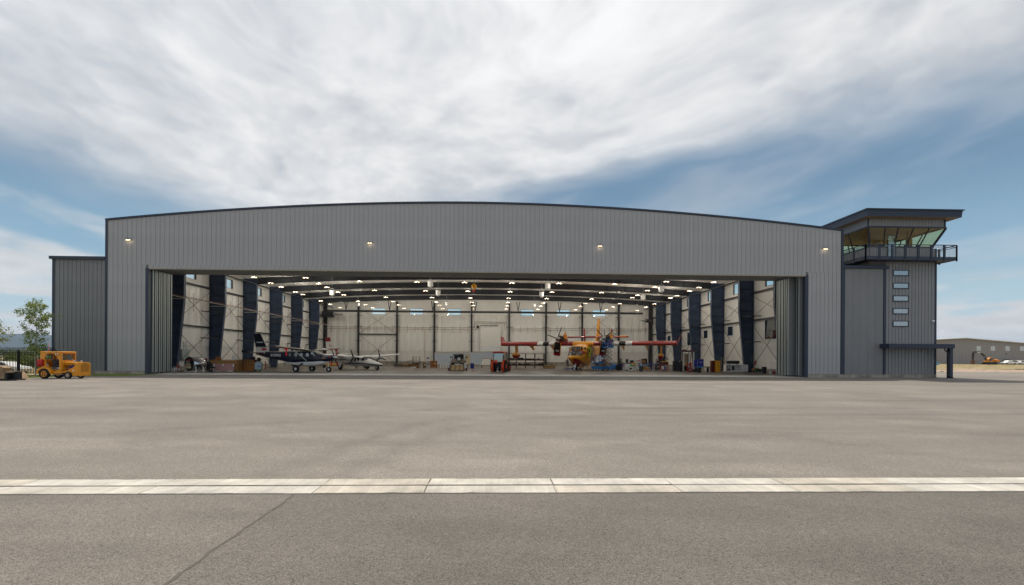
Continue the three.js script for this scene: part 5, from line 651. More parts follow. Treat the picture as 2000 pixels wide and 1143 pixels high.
  add('door_opening', box(0.75, 1.75, 0.02, -0.4, 1.5, 1.205), M.brown, g); add('door', [box(0.8, 1.75, 0.05, 0.7, 1.5, 1.24)], mat('#cfc09a', 0.6), g); add('door_frame', [box(0.06, 1.85, 0.03, -0.82, 1.5, 1.21), box(0.06, 1.85, 0.03, 0.2, 1.5, 1.21)], M.galv, g); add('coupler', [box(0.16, 1.2, 0.16, 4.7, 1.0, 0), box(0.2, 0.5, 0.2, 4.7, 0.4, 0)], M.black, g); for (const x of [-2.2, -1.1]) { wheelParts(g, 0.38, 0.24, x, 0.38, 1.05, 'z', M.rubber, M.white); } add('landing_leg', [box(0.1, 0.55, 0.1, 3.1, 0.28, 0.9), box(0.1, 1.5, 0.1, 4.85, 0.75, -0.9)], M.black, g); add('fender', box(2.1, 0.1, 0.3, -1.65, 0.82, 1.1), M.grey, g);
  bin('trash_bin', 'blue black bin standing in front of the white trailer', 'bin', -3.7, 83.4, 0.3, 0.85, M.blueDeep, M.black);
  const cy = thing('gas_cylinder', 'white gas cylinder left of the car trailer', 'gas cylinder', at(-8.3, 82.4), 0, 'gas cylinders'); add('tank', [cyl(0.14, 0.14, 0.55, 0, 0.3, 0), sph(0.14, 0, 0.57, 0)], M.white, cy); add('collar', [tor(0.09, 0.02, 0, 0.74, 0, 'y'), cyl(0.03, 0.03, 0.16, 0, 0.7, 0)], M.grey, cy); copy(cy, 'white gas cylinder nearest the car trailer', at(-7.85, 82.2)); copy(cy, 'third white gas cylinder, left end of the row', at(-8.7, 82.6));
  // open car on a small ramp trailer
  const tr = thing('ramp_trailer', 'car trailer with a plank ramp lowered to the floor', 'trailer', at(-5.15, 69.6)); add('deck', [box(2.1, 0.1, 4.2, 0, 0.55, -2.4)], M.dgrey, tr); const ramp = grp('ramp', tr); for (let i = 0; i < 9; i++) { const x = -0.8 + i * 0.2; add('plank', orient(new THREE.BoxGeometry(0.18, 1.45, 0.05), V(x, 0.06, 0.95), V(x * 0.97, 0.78, -0.3)), i % 3 ? M.woodTan : M.woodGrey, ramp); } add('ramp_edge', [bar(V(-0.95, 0.05, 0.98), V(-0.92, 0.8, -0.3), 0.08), bar(V(0.95, 0.05, 0.98), V(0.92, 0.8, -0.3), 0.08), bar(V(-1, 0.05, 0.98), V(1, 0.05, 0.98), 0.06)], M.black, ramp); for (const s of [-1, 1]) { wheelParts(tr, 0.34, 0.22, s * 1.2, 0.34, -1.6, 'x', M.rubber, M.white); add('fender', box(0.3, 0.08, 1.0, s * 1.2, 0.75, -1.6), M.black, tr); add('tail_light', box(0.16, 0.12, 0.05, s * 1.05, 0.2, 0.9), M.red, tr); add('jack_box', [cyl(0.17, 0.17, 0.75, s * 1.15, 0.72, 0.05, 'y', 14)], M.white, tr); }
  const j = thing('open_jeep', 'beige open topped jeep with spare wheel loaded on the trailer', 'car', [-5.15, 0.63, -72.2]); add('tub', [prism([[-0.85, 0.35], [0.85, 0.35], [0.8, 1.0], [-0.8, 1.0]], -1.6, 1.6, [], 0.03)], mat('#a8977f', 0.5), j); add('hood', box(1.3, 0.4, 1.2, 0, 0.85, -2.2), mat('#a8977f', 0.5), j); add('roll_bar', [tube([V(-0.72, 1.0, 0.6), V(-0.68, 1.55, 0.5), V(-0.5, 1.62, 0.5), V(0.5, 1.62, 0.5), V(0.68, 1.55, 0.5), V(0.72, 1.0, 0.6)], 0.05, 40)], M.black, j); add('windshield', [box(1.35, 0.5, 0.04, 0, 1.3, -1.2, -0.2)], M.glassDark, j); add('soft_top', [box(1.4, 0.06, 1.6, 0, 1.64, -0.4)], mat('#8c8376', 0.8), j); add('tailgate', box(1.5, 0.5, 0.06, 0, 0.72, 1.62), mat('#a8977f', 0.5), j); const sp = wheelParts(j, 0.36, 0.24, 0.22, 0.98, 1.75, 'z', M.rubber, M.white, 0.66, 'spare_wheel'); for (const s of [-1, 1]) { for (const z of [1.0, -1.9]) wheelParts(j, 0.37, 0.26, s * 0.8, 0.37, z, 'x', M.rubber, M.dgrey); add('mirror', [box(0.2, 0.24, 0.08, s * 1.12, 1.22, -0.9), rod(V(s * 0.8, 1.05, -0.9), V(s * 1.1, 1.15, -0.9), 0.025)], M.black, j); add('tail_light', box(0.14, 0.2, 0.05, s * 0.74, 0.78, 1.62), M.red, j); add('seat', box(0.45, 0.6, 0.15, s * 0.38, 1.2, -0.1, -0.15), M.black, j); } add('bumper', box(1.6, 0.14, 0.12, 0, 0.42, 1.66), M.black, j);
  const rf = thing('floor_rag', 'small orange rag lying on the floor right of the trailer', 'rag', at(-3.0, 68.4)); add('cloth', (() => { const g = new THREE.PlaneGeometry(0.5, 0.25, 8, 5); g.rotateX(-Math.PI / 2); const q = g.attributes.position; for (let i = 0; i < q.count; i++) q.setY(i, 0.02 + 0.09 * vnoise(i * 0.9, 3)); g.computeVertexNormals(); return g; })(), M.orange, rf); add('fold', box(0.2, 0.04, 0.1, 0.05, 0.03, 0.02, 0, 0.4), M.orange, rf);
  // tractor, seen from behind
  const k = thing('tractor', 'orange compact tractor with black cab seen from behind', 'tractor', at(0.6, 66.6), -0.34); const kz = 1; // rear towards +z
  add('chassis', [box(0.5, 0.45, 2.4, 0, 0.75, -0.9), box(0.7, 0.6, 0.4, 0, 0.75, 0.25)], M.black, k); add('bonnet', [loft(dense([{ z: -2.35, y: 1.05, w: 0.3, h: 0.3, n: 4 }, { z: -2.1, y: 1.15, w: 0.38, h: 0.4, n: 4 }, { z: -0.8, y: 1.22, w: 0.4, h: 0.42, n: 4 }], 4), 24)], M.orange, k);
  add('cab_roof', [loft([{ z: -0.95, y: 2.5, w: 0.72, h: 0.05, n: 6 }, { z: -0.85, y: 2.52, w: 0.8, h: 0.1, n: 6 }, { z: 0.55, y: 2.52, w: 0.8, h: 0.1, n: 6 }, { z: 0.65, y: 2.5, w: 0.7, h: 0.05, n: 6 }], 24)], M.orange, k); add('cab_frame', [...[[-0.66, 0.5], [0.66, 0.5], [-0.66, -0.8], [0.66, -0.8]].map(([x, z]) => bar(V(x * 0.98, 1.15, z), V(x, 2.45, z * 0.95), 0.09)), bar(V(-0.66, 1.2, 0.5), V(0.66, 1.2, 0.5), 0.09), bar(V(-0.66, 2.4, 0.48), V(0.66, 2.4, 0.48), 0.1), box(1.3, 0.3, 1.2, 0, 1.05, -0.15)], M.black, k); const gp = phys('#b9d2da', 0.04, 0.3, { clearcoat: 1 }); add('rear_window', box(1.2, 1.1, 0.03, 0, 1.8, 0.5), gp, k); add('side_window', [box(0.03, 1.1, 1.15, 0.665, 1.8, -0.15)], gp, k); add('side_window', [box(0.03, 1.1, 1.15, -0.665, 1.8, -0.15)], gp, k); add('windscreen', box(1.2, 1.1, 0.03, 0, 1.8, -0.8), gp, k);
  for (const s of [-1, 1]) { const w = wheelParts(k, 0.72, 0.5, s * 0.74, 0.72, 0.1, 'x', M.rubber, M.orange, 0.46); const lug = []; for (let i = 0; i < 14; i++) { const q = i / 14 * 2 * Math.PI; lug.push(box(0.48, 0.1, 0.12, 0, 0.72 * Math.cos(q), 0.72 * Math.sin(q), -q + Math.PI / 2, 0, 0)); } add('lug', lug, M.rubber, w); const f = wheelParts(k, 0.46, 0.28, s * 0.66, 0.46, -1.95, 'x', M.rubber, M.orange, 0.58); add('fender', [new THREE.CylinderGeometry(0.86, 0.86, 0.34, 16, 1, true, -0.9, 1.8).rotateZ(Math.PI / 2).translate(s * 0.72, 0.72, 0.1), box(0.5, 0.09, 0.7, s * 0.72, 1.5, 0.15)], M.orange, k); add('work_light', box(0.2, 0.14, 0.1, s * 0.72, 2.28, 0.6), M.white, k); add('lift_arm', [bar(V(s * 0.3, 0.6, 0.35), V(s * 0.45, 0.35, 1.0), 0.07), bar(V(s * 0.3, 1.0, 0.4), V(s * 0.4, 0.45, 0.8), 0.05)], M.black, k); }
  add('warning_triangle', prism([[-0.24, 0], [0.24, 0], [0.08, 0.42], [-0.08, 0.42]], 0.58, 0.6).translate(-0.3, 1.1, 0), mat('#ff4a1c', 0.6), k); add('hitch', [box(0.2, 0.12, 0.5, 0, 0.45, 0.6)], M.grey, k);
  // pallet rack: four bays
  const rk = thing('pallet_rack', 'dark steel pallet rack with two loaded shelf levels by the back wall', 'rack', at(5.4, 90.0)); for (let i = 0; i < 5; i++) for (const z of [-0.5, 0.5]) add('upright', box(0.12, 2.55, 0.1, -3.25 + i * 1.62, 1.28, z), M.dgrey, rk); for (let i = 0; i < 4; i++) { const xc = -2.44 + i * 1.62; for (const y of [0.42, 1.35]) { add('beam', [box(1.5, 0.1, 0.06, xc, y, 0.5), box(1.5, 0.1, 0.06, xc, y, -0.5)], mat('#7d4a3c', 0.6), rk); add('shelf', box(1.5, 0.04, 0.95, xc, y + 0.07, 0), M.woodGrey, rk); } add('top_beam', box(1.5, 0.08, 0.06, xc, 2.5, 0.5), M.dgrey, rk); }
  const q = rng(8); for (let i = 0; i < 4; i++) for (const [y, n] of [[0.51, 5], [1.44, 4]]) { const gs = []; for (let m = 0; m < n; m++) gs.push(box(0.18 + q() * 0.25, 0.1 + q() * 0.28, 0.3 + q() * 0.3, -0.55 + m * 1.1 / (n - 1), 0.15, (q() - 0.5) * 0.3, 0, q(), 0)); const names = ['leftmost', 'second', 'third', 'rightmost']; const o = thing('stored_parts', `dark machine parts on the ${y < 1 ? 'lower' : 'upper'} shelf, ${names[i]} rack bay`, 'parts', [5.4 - 2.44 + i * 1.62, FL + y - 0.02, -90], 0, 'parts on the pallet rack'); gs.forEach((gg, m) => { gg.computeBoundingBox(); gg.translate(0, -gg.boundingBox.min.y + 0.005, 0); add('part', gg, [M.black, M.dgrey, mat('#2b3a33', 0.7), M.black, mat('#2a3350', 0.6)][(m + i) % 5], o); }); }
  const pl = thing('timber_pallet', 'stack of pale timber on a pallet right of the rack', 'pallet', at(9.25, 86.2)); for (let j2 = 0; j2 < 3; j2++) for (let i = 0; i < 4; i++) add('beam', box(0.44, 0.15, 0.9, -0.69 + i * 0.46, 0.2 + j2 * 0.16, 0), j2 === 1 ? M.wood : M.woodTan, pl); for (const x of [-0.7, 0, 0.7]) add('runner', box(0.1, 0.11, 0.9, x, 0.06, 0), M.woodGrey, pl); add('offcut', [box(0.8, 0.08, 0.2, 0.3, 0.67, 0, 0, 0.3)], M.brown, pl);
}
// people: one continuous skin per figure
function sdBody(bones, scale = 1) {
  let lo = V(9, 9, 9), hi = V(-9, -9, -9); for (const [a, b, r0, r1] of bones) for (const [p, r] of [[a, r0], [b, r1]]) { lo.min(V(p[0] - r - 0.06, p[1] - r - 0.06, p[2] - r - 0.06)); hi.max(V(p[0] + r + 0.06, p[1] + r + 0.06, p[2] + r + 0.06)); }
  const c = lo.clone().add(hi).multiplyScalar(0.5), half = Math.max(hi.x - lo.x, hi.y - lo.y, hi.z - lo.z) / 2, N = 64, mc = new MarchingCubes(N, M.skin, false, false, 40000); mc.isolation = 0;
  const B = bones.map(([a, b, r0, r1]) => { const d = [b[0] - a[0], b[1] - a[1], b[2] - a[2]]; return { a, d, l: d[0] * d[0] + d[1] * d[1] + d[2] * d[2], r0, r1 }; });
  for (let z = 0; z < N; z++) for (let y = 0; y < N; y++) for (let x = 0; x < N; x++) { const X = c.x + (2 * x / N - 1) * half, Y = c.y + (2 * y / N - 1) * half, Z = c.z + (2 * z / N - 1) * half; let s = 0; for (const q of B) { const px = X - q.a[0], py = Y - q.a[1], pz = Z - q.a[2]; const t = q.l ? Math.min(1, Math.max(0, (px * q.d[0] + py * q.d[1] + pz * q.d[2]) / q.l)) : 0; const dd = Math.hypot(px - q.d[0] * t, py - q.d[1] * t, pz - q.d[2] * t) - (q.r0 + (q.r1 - q.r0) * t); s += Math.exp(-dd * 45); } mc.field[x + y * N + z * N * N] = Math.log(s) / 45; }
  mc.update(); const n = mc.count, g = new THREE.BufferGeometry(); const P = new Float32Array(n * 3), Q = new Float32Array(n * 3); for (let i = 0; i < n; i++) { P[3 * i] = c.x + mc.positionArray[3 * i] * half; P[3 * i + 1] = c.y + mc.positionArray[3 * i + 1] * half; P[3 * i + 2] = c.z + mc.positionArray[3 * i + 2] * half; Q[3 * i] = mc.normalArray[3 * i]; Q[3 * i + 1] = mc.normalArray[3 * i + 1]; Q[3 * i + 2] = mc.normalArray[3 * i + 2]; }
  g.setAttribute('position', new THREE.BufferAttribute(P, 3)); g.computeVertexNormals(); return g;
}
function figure(label, pos, ry, J, col, group) {
  // J: joints head, neck, chest, hip, [shoulder, elbow, hand] x2, [hipj, knee, ankle, toe] x2
  const o = thing('person', label, 'person', pos, ry); const B = [[J.hip, J.chest, 0.135, 0.15], [J.chest, J.neck, 0.13, 0.06], [J.neck, J.head, 0.055, 0.06], [J.head, [J.head[0], J.head[1] + 0.06, J.head[2]], 0.095, 0.09]];
  for (const a of J.arms) { B.push([a[0], a[1], 0.055, 0.043], [a[1], a[2], 0.043, 0.03]); const d = V(...a[2]).sub(V(...a[1])).normalize(); const s = V(-d.z, 0, d.x).normalize(); for (let f = 0; f < 4; f++) { const st = V(...a[2]).addScaledVector(s, (f - 1.5) * 0.02), L = [0.15, 0.17, 0.16, 0.13][f]; B.push([st.toArray(), st.clone().addScaledVector(d, L).toArray(), 0.011, 0.009]); } const th = V(...a[2]).addScaledVector(s, 0.035); B.push([th.toArray(), th.clone().addScaledVector(d, 0.07).addScaledVector(s, 0.035).toArray(), 0.012, 0.01]); B.push([a[2], V(...a[2]).addScaledVector(d, 0.08).toArray(), 0.03, 0.03]); }
  for (const l of J.legs) B.push([l[0], l[1], 0.085, 0.06], [l[1], l[2], 0.06, 0.04], [l[2], l[3], 0.045, 0.035]);
  add('body', paint(sdBody(B), col), new THREE.MeshStandardMaterial({ vertexColors: true, roughness: 0.8 }), o);
  const h = J.head; add('hair', [sph(0.104, h[0], h[1] + 0.055, h[2] - 0.015, 1, 0.95, 1.02)], J.cap || M.hair, o); const f = J.face || V(0, 0, 1); const fp = (r, u, s) => V(h[0], h[1] + u, h[2]).addScaledVector(f, r).add(V(f.z * s, 0, -f.x * s)); const e1 = fp(0.09, 0.03, 0.035), e2 = fp(0.09, 0.03, -0.035), nz = fp(0.105, 0.0, 0), mo = fp(0.092, -0.045, 0); add('eye', [sph(0.012, e1.x, e1.y, e1.z), sph(0.012, e2.x, e2.y, e2.z)], M.black, o); add('nose', sph(0.018, nz.x, nz.y, nz.z), M.skin, o); add('mouth', sph(0.02, mo.x, mo.y, mo.z, 1, 0.3, 1), M.maroon, o); const q1 = fp(0, 0.01, 0.1), q2 = fp(0, 0.01, -0.1); add('ear', [sph(0.025, q1.x, q1.y, q1.z), sph(0.025, q2.x, q2.y, q2.z)], M.skin, o);
  return o;
}
const skin = C('#c08a6c');
figure('person in grey shirt and shorts standing under the flying boat nose', at(10.85, 76.4), 0.3, { hip: [0, 0.95, 0], chest: [0, 1.32, -0.03], neck: [0, 1.5, -0.02], head: [0, 1.62, 0], face: V(0, 0, -1), arms: [[[0.2, 1.42, -0.02], [0.3, 1.2, -0.1], [0.22, 1.25, -0.35]], [[-0.2, 1.42, -0.02], [-0.3, 1.2, -0.1], [-0.2, 1.3, -0.35]]], legs: [[[0.1, 0.92, 0], [0.13, 0.5, 0.02], [0.14, 0.08, 0], [0.15, 0.04, -0.16]], [[-0.1, 0.92, 0], [-0.13, 0.5, 0.02], [-0.14, 0.08, 0], [-0.15, 0.04, -0.16]]] }, (x, y) => y < 0.09 ? C('#2a2a2c') : y < 0.5 ? skin : y < 1.0 ? C('#77787c') : y < 1.5 && Math.abs(x) < 0.24 ? C('#55565c') : skin);
figure('person in brown kneeling beside the flying boat hull', at(12.5, 75.2), 0.9, { hip: [0, 0.36, -0.05], chest: [0, 0.66, 0.12], neck: [0, 0.8, 0.2], head: [0, 0.88, 0.27], arms: [[[0.19, 0.74, 0.14], [0.26, 0.5, 0.3], [0.15, 0.4, 0.5]], [[-0.19, 0.74, 0.14], [-0.26, 0.5, 0.3], [-0.12, 0.38, 0.5]]], legs: [[[0.1, 0.34, -0.05], [0.14, 0.09, 0.3], [0.13, 0.08, -0.12], [0.13, 0.05, -0.28]], [[-0.1, 0.34, -0.05], [-0.15, 0.42, 0.32], [-0.15, 0.08, 0.28], [-0.15, 0.04, 0.44]]] }, (x, y, z) => y > 0.84 ? skin : y > 0.36 ? C('#9c7a58') : C('#5a4b3e'));
figure('person in green shirt and red cap crouching by a spoked white wheel', at(19.25, 71.5), -0.8, { cap: M.red, hip: [0, 0.42, -0.1], chest: [0, 0.78, 0.04], neck: [0, 0.95, 0.1], head: [0, 1.06, 0.15], arms: [[[0.19, 0.87, 0.06], [0.28, 0.6, 0.2], [0.2, 0.45, 0.42]], [[-0.19, 0.87, 0.06], [-0.28, 0.6, 0.2], [-0.18, 0.5, 0.44]]], legs: [[[0.1, 0.4, -0.1], [0.17, 0.52, 0.3], [0.15, 0.08, 0.18], [0.15, 0.04, 0.34]], [[-0.1, 0.4, -0.1], [-0.17, 0.52, 0.3], [-0.15, 0.08, 0.18], [-0.15, 0.04, 0.34]]] }, (x, y, z) => y > 0.97 ? skin : y > 0.45 && Math.abs(x) < 0.25 && z < 0.25 ? C('#53b878') : y < 0.1 ? C('#2a2420') : z > 0.2 && y > 0.42 && Math.abs(x) > 0.15 && y < 0.5 ? C('#2f3038') : Math.abs(x) > 0.22 ? skin : C('#2f3038'));
// scissor lifts
function scissor(name, label, x, Z, hBase, hTop, ry, railM) {
  const o = thing(name, label, 'scissor lift', at(x, Z), ry); add('chassis', [box(0.85, 0.42, 1.7, 0, 0.38, 0), box(0.9, 0.3, 0.5, 0, 0.5, 0.6)], M.liftBlue, o); for (const sx of [-1, 1]) for (const z of [-0.6, 0.6]) wheelParts(o, 0.19, 0.14, sx * 0.4, 0.19, z, 'x', M.rubber, M.white, 0.6); add('ladder', [0.25, 0.45].map(y => box(0.4, 0.03, 0.05, 0, y, 0.88)), M.grey, o);
  const n = Math.max(1, Math.round((hTop - hBase) / 0.55)), dh = (hTop - hBase) / n, s = grp('scissor_stack', o); for (let i = 0; i < n; i++) for (const sx of [-0.3, 0.3]) { add('arm', [bar(V(sx, hBase + i * dh, 0.7), V(sx, hBase + (i + 1) * dh, -0.7), 0.08, 0.05)], mat('#7b7f86', 0.45, 0.3), s); add('arm', [bar(V(sx * 0.8, hBase + i * dh, -0.7), V(sx * 0.8, hBase + (i + 1) * dh, 0.7), 0.08, 0.05)], mat('#7b7f86', 0.45, 0.3), s); } add('cross_tube', [...Array(n + 1).keys()].flatMap(i => [rod(V(-0.32, hBase + i * dh, 0.7), V(0.32, hBase + i * dh, 0.7), 0.03), rod(V(-0.32, hBase + i * dh, -0.7), V(0.32, hBase + i * dh, -0.7), 0.03)]), M.grey, s);
  add('platform', box(0.95, 0.14, 1.75, 0, hTop + 0.08, 0), railM, o); const gr = grp('guard_rail', o); for (const y of [0.55, 1.05]) add('rail', [bar(V(-0.45, hTop + 0.1 + y, 0.85), V(0.45, hTop + 0.1 + y, 0.85), 0.05), bar(V(-0.45, hTop + 0.1 + y, -0.85), V(0.45, hTop + 0.1 + y, -0.85), 0.05), bar(V(-0.45, hTop + 0.1 + y, -0.85), V(-0.45, hTop + 0.1 + y, 0.85), 0.05), bar(V(0.45, hTop + 0.1 + y, -0.85), V(0.45, hTop + 0.1 + y, 0.85), 0.05)], railM, gr); for (const [px, pz] of [[-0.45, 0.85], [0.45, 0.85], [-0.45, -0.85], [0.45, -0.85], [-0.45, 0], [0.45, 0], [0, 0.85]]) add('stanchion', bar(V(px, hTop + 0.12, pz), V(px, hTop + 1.15, pz), 0.05), railM, gr); add('control_box', [box(0.25, 0.3, 0.15, 0.3, hTop + 1.0, 0.7)], M.dgrey, o); add('toe_plate', box(0.9, 0.16, 0.03, 0, hTop + 0.22, 0.87), M.blue, o); return o;
}
scissor('scissor_lift', 'lowered blue scissor lift beside the flying boat fuselage', 15.0, 74.6, 0.6, 1.05, 0.5, M.liftBlue);
scissor('scissor_lift', 'tall raised blue scissor lift at the right engine of the flying boat', 16.75, 75.6, 0.6, 3.35, 0.35, M.liftBlue);
figure('person in dark overalls standing in the raised scissor lift basket', [16.65, FL + 3.53, -75.6], 2.6, { hip: [0, 0.95, 0], chest: [0, 1.3, 0.02], neck: [0, 1.48, 0.04], head: [0, 1.6, 0.07], arms: [[[0.2, 1.4, 0.02], [0.3, 1.25, 0.2], [0.2, 1.45, 0.42]], [[-0.2, 1.4, 0.02], [-0.3, 1.25, 0.2], [-0.2, 1.5, 0.42]]], legs: [[[0.1, 0.92, 0], [0.12, 0.5, 0.03], [0.12, 0.08, 0], [0.12, 0.04, 0.16]], [[-0.1, 0.92, 0], [-0.12, 0.5, 0.03], [-0.12, 0.08, 0], [-0.12, 0.04, 0.16]]] }, (x, y, z) => y > 1.5 ? skin : C('#1c1d22'));
// right hand workshop
{
  const d = thing('aircraft_dolly', 'low blue tow dolly with white wheels under the flying boat nose', 'dolly', at(10.9, 74.6)); add('frame', [bar(V(-0.8, 0.2, 0), V(0.9, 0.35, 0), 0.12), bar(V(0.5, 0.3, -0.5), V(0.5, 0.3, 0.5), 0.1), bar(V(-0.75, 0.18, 0), V(-0.8, 0.55, 0), 0.06)], M.blue, d); for (const z of [-0.5, 0.5]) wheelParts(d, 0.22, 0.12, 0.6, 0.22, z, 'z', M.rubber, M.white); wheelParts(d, 0.14, 0.1, -0.75, 0.14, 0.12, 'z', M.rubber, M.white); add('jack_pad', [box(0.3, 0.4, 0.3, 0.75, 0.55, 0), bar(V(0.75, 0.6, 0), V(0.95, 1.0, 0), 0.1)], M.white, d);
  const y = thing('step_ladder', 'yellow ladder leaning at the flying boat side hatch', 'ladder', at(14.35, 78.2), -0.45); for (const s of [-1, 1]) add('rail', bar(V(s * 0.24, 0, 0.3), V(s * 0.2, 1.95, -0.3), 0.07), M.yellow, y); for (let i = 1; i < 6; i++) add('rung', box(0.46, 0.05, 0.09, 0, i * 0.32, 0.3 - i * 0.098), M.yellow, y);
  const yc = thing('tall_crate', 'tall yellowish wooden frame crate behind the scissor lifts', 'crate', at(18.3, 85.6)); for (const x of [-0.35, 0.35]) for (const z of [-0.3, 0.3]) add('post', box(0.1, 1.6, 0.1, x, 0.8, z), M.wood, yc); add('panel', box(0.66, 1.5, 0.04, 0, 0.8, -0.3), M.woodOrange, yc); for (const h of [0.1, 0.8, 1.55]) add('rail', box(0.62, 0.1, 0.06, 0, h, 0.3), M.wood, yc);
  const bm = thing('floor_scrubber', 'blue floor scrubber machine behind the raised lift', 'floor scrubber', at(19.0, 81.6)); add('tank', loft(dense([{ z: -0.7, y: 0.55, w: 0.25, h: 0.25, n: 3 }, { z: -0.4, y: 0.6, w: 0.38, h: 0.4, n: 3.4 }, { z: 0.4, y: 0.5, w: 0.4, h: 0.35, n: 3.4 }, { z: 0.7, y: 0.4, w: 0.34, h: 0.2, n: 3 }], 4), 20), M.liftBlue, bm); add('handle', tube([V(-0.25, 0.9, -0.5), V(-0.2, 1.1, -0.8), V(0.2, 1.1, -0.8), V(0.25, 0.9, -0.5)], 0.03), M.black, bm); add('brush_deck', cyl(0.4, 0.4, 0.14, 0, 0.12, 0.5, 'y', 18), M.dgrey, bm); for (const s of [-1, 1]) add('wheel', cyl(0.14, 0.14, 0.08, s * 0.36, 0.14, -0.3, 'x', 12), M.rubber, bm);
  bin('parts_barrel', 'dark blue barrel left of the white test bench', 'barrel', 19.0, 77.0, 0.36, 1.0, M.blueDeep, M.black); bin('parts_barrel', 'second dark barrel beside the blue one', 'barrel', 19.9, 76.8, 0.36, 0.95, M.black, M.blueDeep); bin('parts_barrel', 'black bin draped in front of the barrels', 'barrel', 18.5, 76.0, 0.4, 0.8, M.black, M.black);
  const gt = thing('air_tank', 'upright grey green air tank against the back of the workshop', 'tank', at(20.3, 82.5)); add('tank', [cyl(0.24, 0.24, 1.3, 0, 1.0, 0), sph(0.24, 0, 1.65, 0, 1, 0.6, 1)], mat('#5e6a5c', 0.5), gt); for (const s of [-1, 1]) add('leg', box(0.06, 0.4, 0.06, s * 0.18, 0.2, 0), M.dgrey, gt); add('gauge', cyl(0.07, 0.07, 0.05, 0, 1.5, 0.26, 'z', 12), M.white, gt);
  const tb = thing('test_bench', 'white wheeled test bench with monitor and high frame', 'bench', at(20.0, 74.2)); add('cabinet', [box(1.0, 0.75, 0.7, -0.45, 0.52, 0)], M.white, tb); add('frame', [...[-0.95, 0.05, 0.9].map(x => box(0.06, 1.9, 0.06, x, 0.95, -0.3)), box(1.9, 0.06, 0.06, -0.02, 1.9, -0.3), box(1.9, 0.05, 0.5, -0.02, 0.92, -0.1)], M.white, tb); add('monitor', [box(0.55, 0.45, 0.05, 0.0, 1.3, -0.05), box(0.12, 0.3, 0.08, 0, 1.05, -0.08)], M.black, tb); add('screen', box(0.48, 0.37, 0.01, 0.0, 1.3, -0.02), mat('#2a3a58', 0.25), tb); add('speaker_box', box(0.3, 0.5, 0.3, -0.7, 1.45, -0.1), M.black, tb); add('lower_unit', [box(0.95, 0.45, 0.5, 0.45, 0.42, 0.2)], M.vinyl, tb); add('indicator', [box(0.16, 0.12, 0.02, 0.3, 0.5, 0.46)], M.red, tb); add('indicator', [box(0.12, 0.12, 0.02, 0.6, 0.5, 0.46)], M.green, tb); add('beacon', [cyl(0.06, 0.06, 0.16, -0.75, 2.0, -0.3)], mat('#9cc8a8', 0.4), tb); for (const x of [-0.85, 0.8]) add('caster', cyl(0.08, 0.08, 0.06, x, 0.08, 0.2, 'x', 10), M.rubber, tb); add('tool_bag', box(0.7, 0.24, 0.35, 0.3, 1.07, 0.05), M.yellow, tb);
  const wr = thing('white_rack', 'tall narrow white pipe rack behind the grey bin', 'rack', at(20.55, 72.6)); for (const x of [-0.32, 0.32]) for (const z of [-0.25, 0.25]) add('post', box(0.05, 1.95, 0.05, x, 0.98, z), M.white, wr); for (const h of [0.5, 1.2, 1.93]) add('shelf', box(0.66, 0.04, 0.52, 0, h, 0), M.white, wr); add('red_case', box(0.42, 0.3, 0.35, -0.05, 1.38, 0), M.red, wr); add('white_case', box(0.5, 0.16, 0.4, -0.2, 1.32, 0.15), M.white, wr);
  const wh = thing('spare_aircraft_wheel', 'white rimmed spoked wheel standing on the floor by the green shirt', 'wheel', at(18.95, 70.9)); add('tyre', tor(0.27, 0.07, 0, 0.34, 0, 'z', Math.PI * 2, 26), M.white, wh); add('spokes', [0, 1, 2].map(i => rod(V(0.27 * Math.cos(i * 2.1), 0.34 + 0.27 * Math.sin(i * 2.1), 0), V(0, 0.34, 0), 0.03)), M.grey, wh); add('hub', cyl(0.09, 0.09, 0.1, 0, 0.34, 0, 'z'), M.black, wh); add('foot', box(0.3, 0.03, 0.3, 0, 0.015, 0), M.black, wh);
  bin('trash_can', 'grey trash can with blue rim in front of the white rack', 'trash can', 20.5, 71.2, 0.31, 0.8, M.dgrey, M.liftBlue);
  const cb = thing('cardboard_pile', 'flattened tan cardboard boxes leaning on the blue workbench', 'cardboard', at(22.2, 74.4)); for (let i = 0; i < 4; i++) add('sheet', box(0.85, 0.03, 0.6, -0.25 + i * 0.17, 0.32 - i * 0.05, 0.1 * i, 0.9 - i * 0.14, 0.25 * i, -0.55), M.cardboard, cb); add('box', box(0.45, 0.5, 0.4, -0.55, 0.26, -0.2), M.cardboard, cb); add('tray', box(0.8, 0.08, 0.5, -0.2, 0.05, 0.25), M.vinyl, cb);
  const bb2 = thing('blue_workbench', 'long blue workbench with a vise post in the workshop', 'workbench', at(23.6, 78.2)); add('top', box(2.7, 0.1, 0.9, 0, 0.92, 0), M.blue, bb2); legs4(bb2, 2.6, 0.8, 0.86, 0.08, M.blueDeep); add('edge', box(2.72, 0.05, 0.04, 0, 0.86, 0.46), mat('#9fb4e6', 0.5), bb2); add('vise_post', box(0.16, 1.3, 0.12, 0.35, 0.66, 0.5), M.blueDeep, bb2); add('lower_shelf', box(2.4, 0.05, 0.7, 0, 0.3, 0), M.black, bb2);
  const cc = thing('brown_cabinet', 'open brown and black cabinet standing on the blue bench', 'cabinet', [23.0, FL + 0.972, -78.4]); add('case', [box(0.92, 0.04, 0.4, 0, 0.02, 0), box(0.92, 0.04, 0.4, 0, 0.78, 0), box(0.04, 0.72, 0.4, -0.44, 0.4, 0), box(0.24, 0.72, 0.4, 0.34, 0.4, 0), box(0.92, 0.72, 0.03, 0, 0.4, -0.19)], M.black, cc); add('drawer', [box(0.3, 0.6, 0.3, -0.22, 0.36, 0.02), box(0.26, 0.5, 0.3, 0.07, 0.3, 0.02)], M.cardboard, cc); add('handle', box(0.1, 0.03, 0.03, -0.22, 0.4, 0.19), M.black, cc);
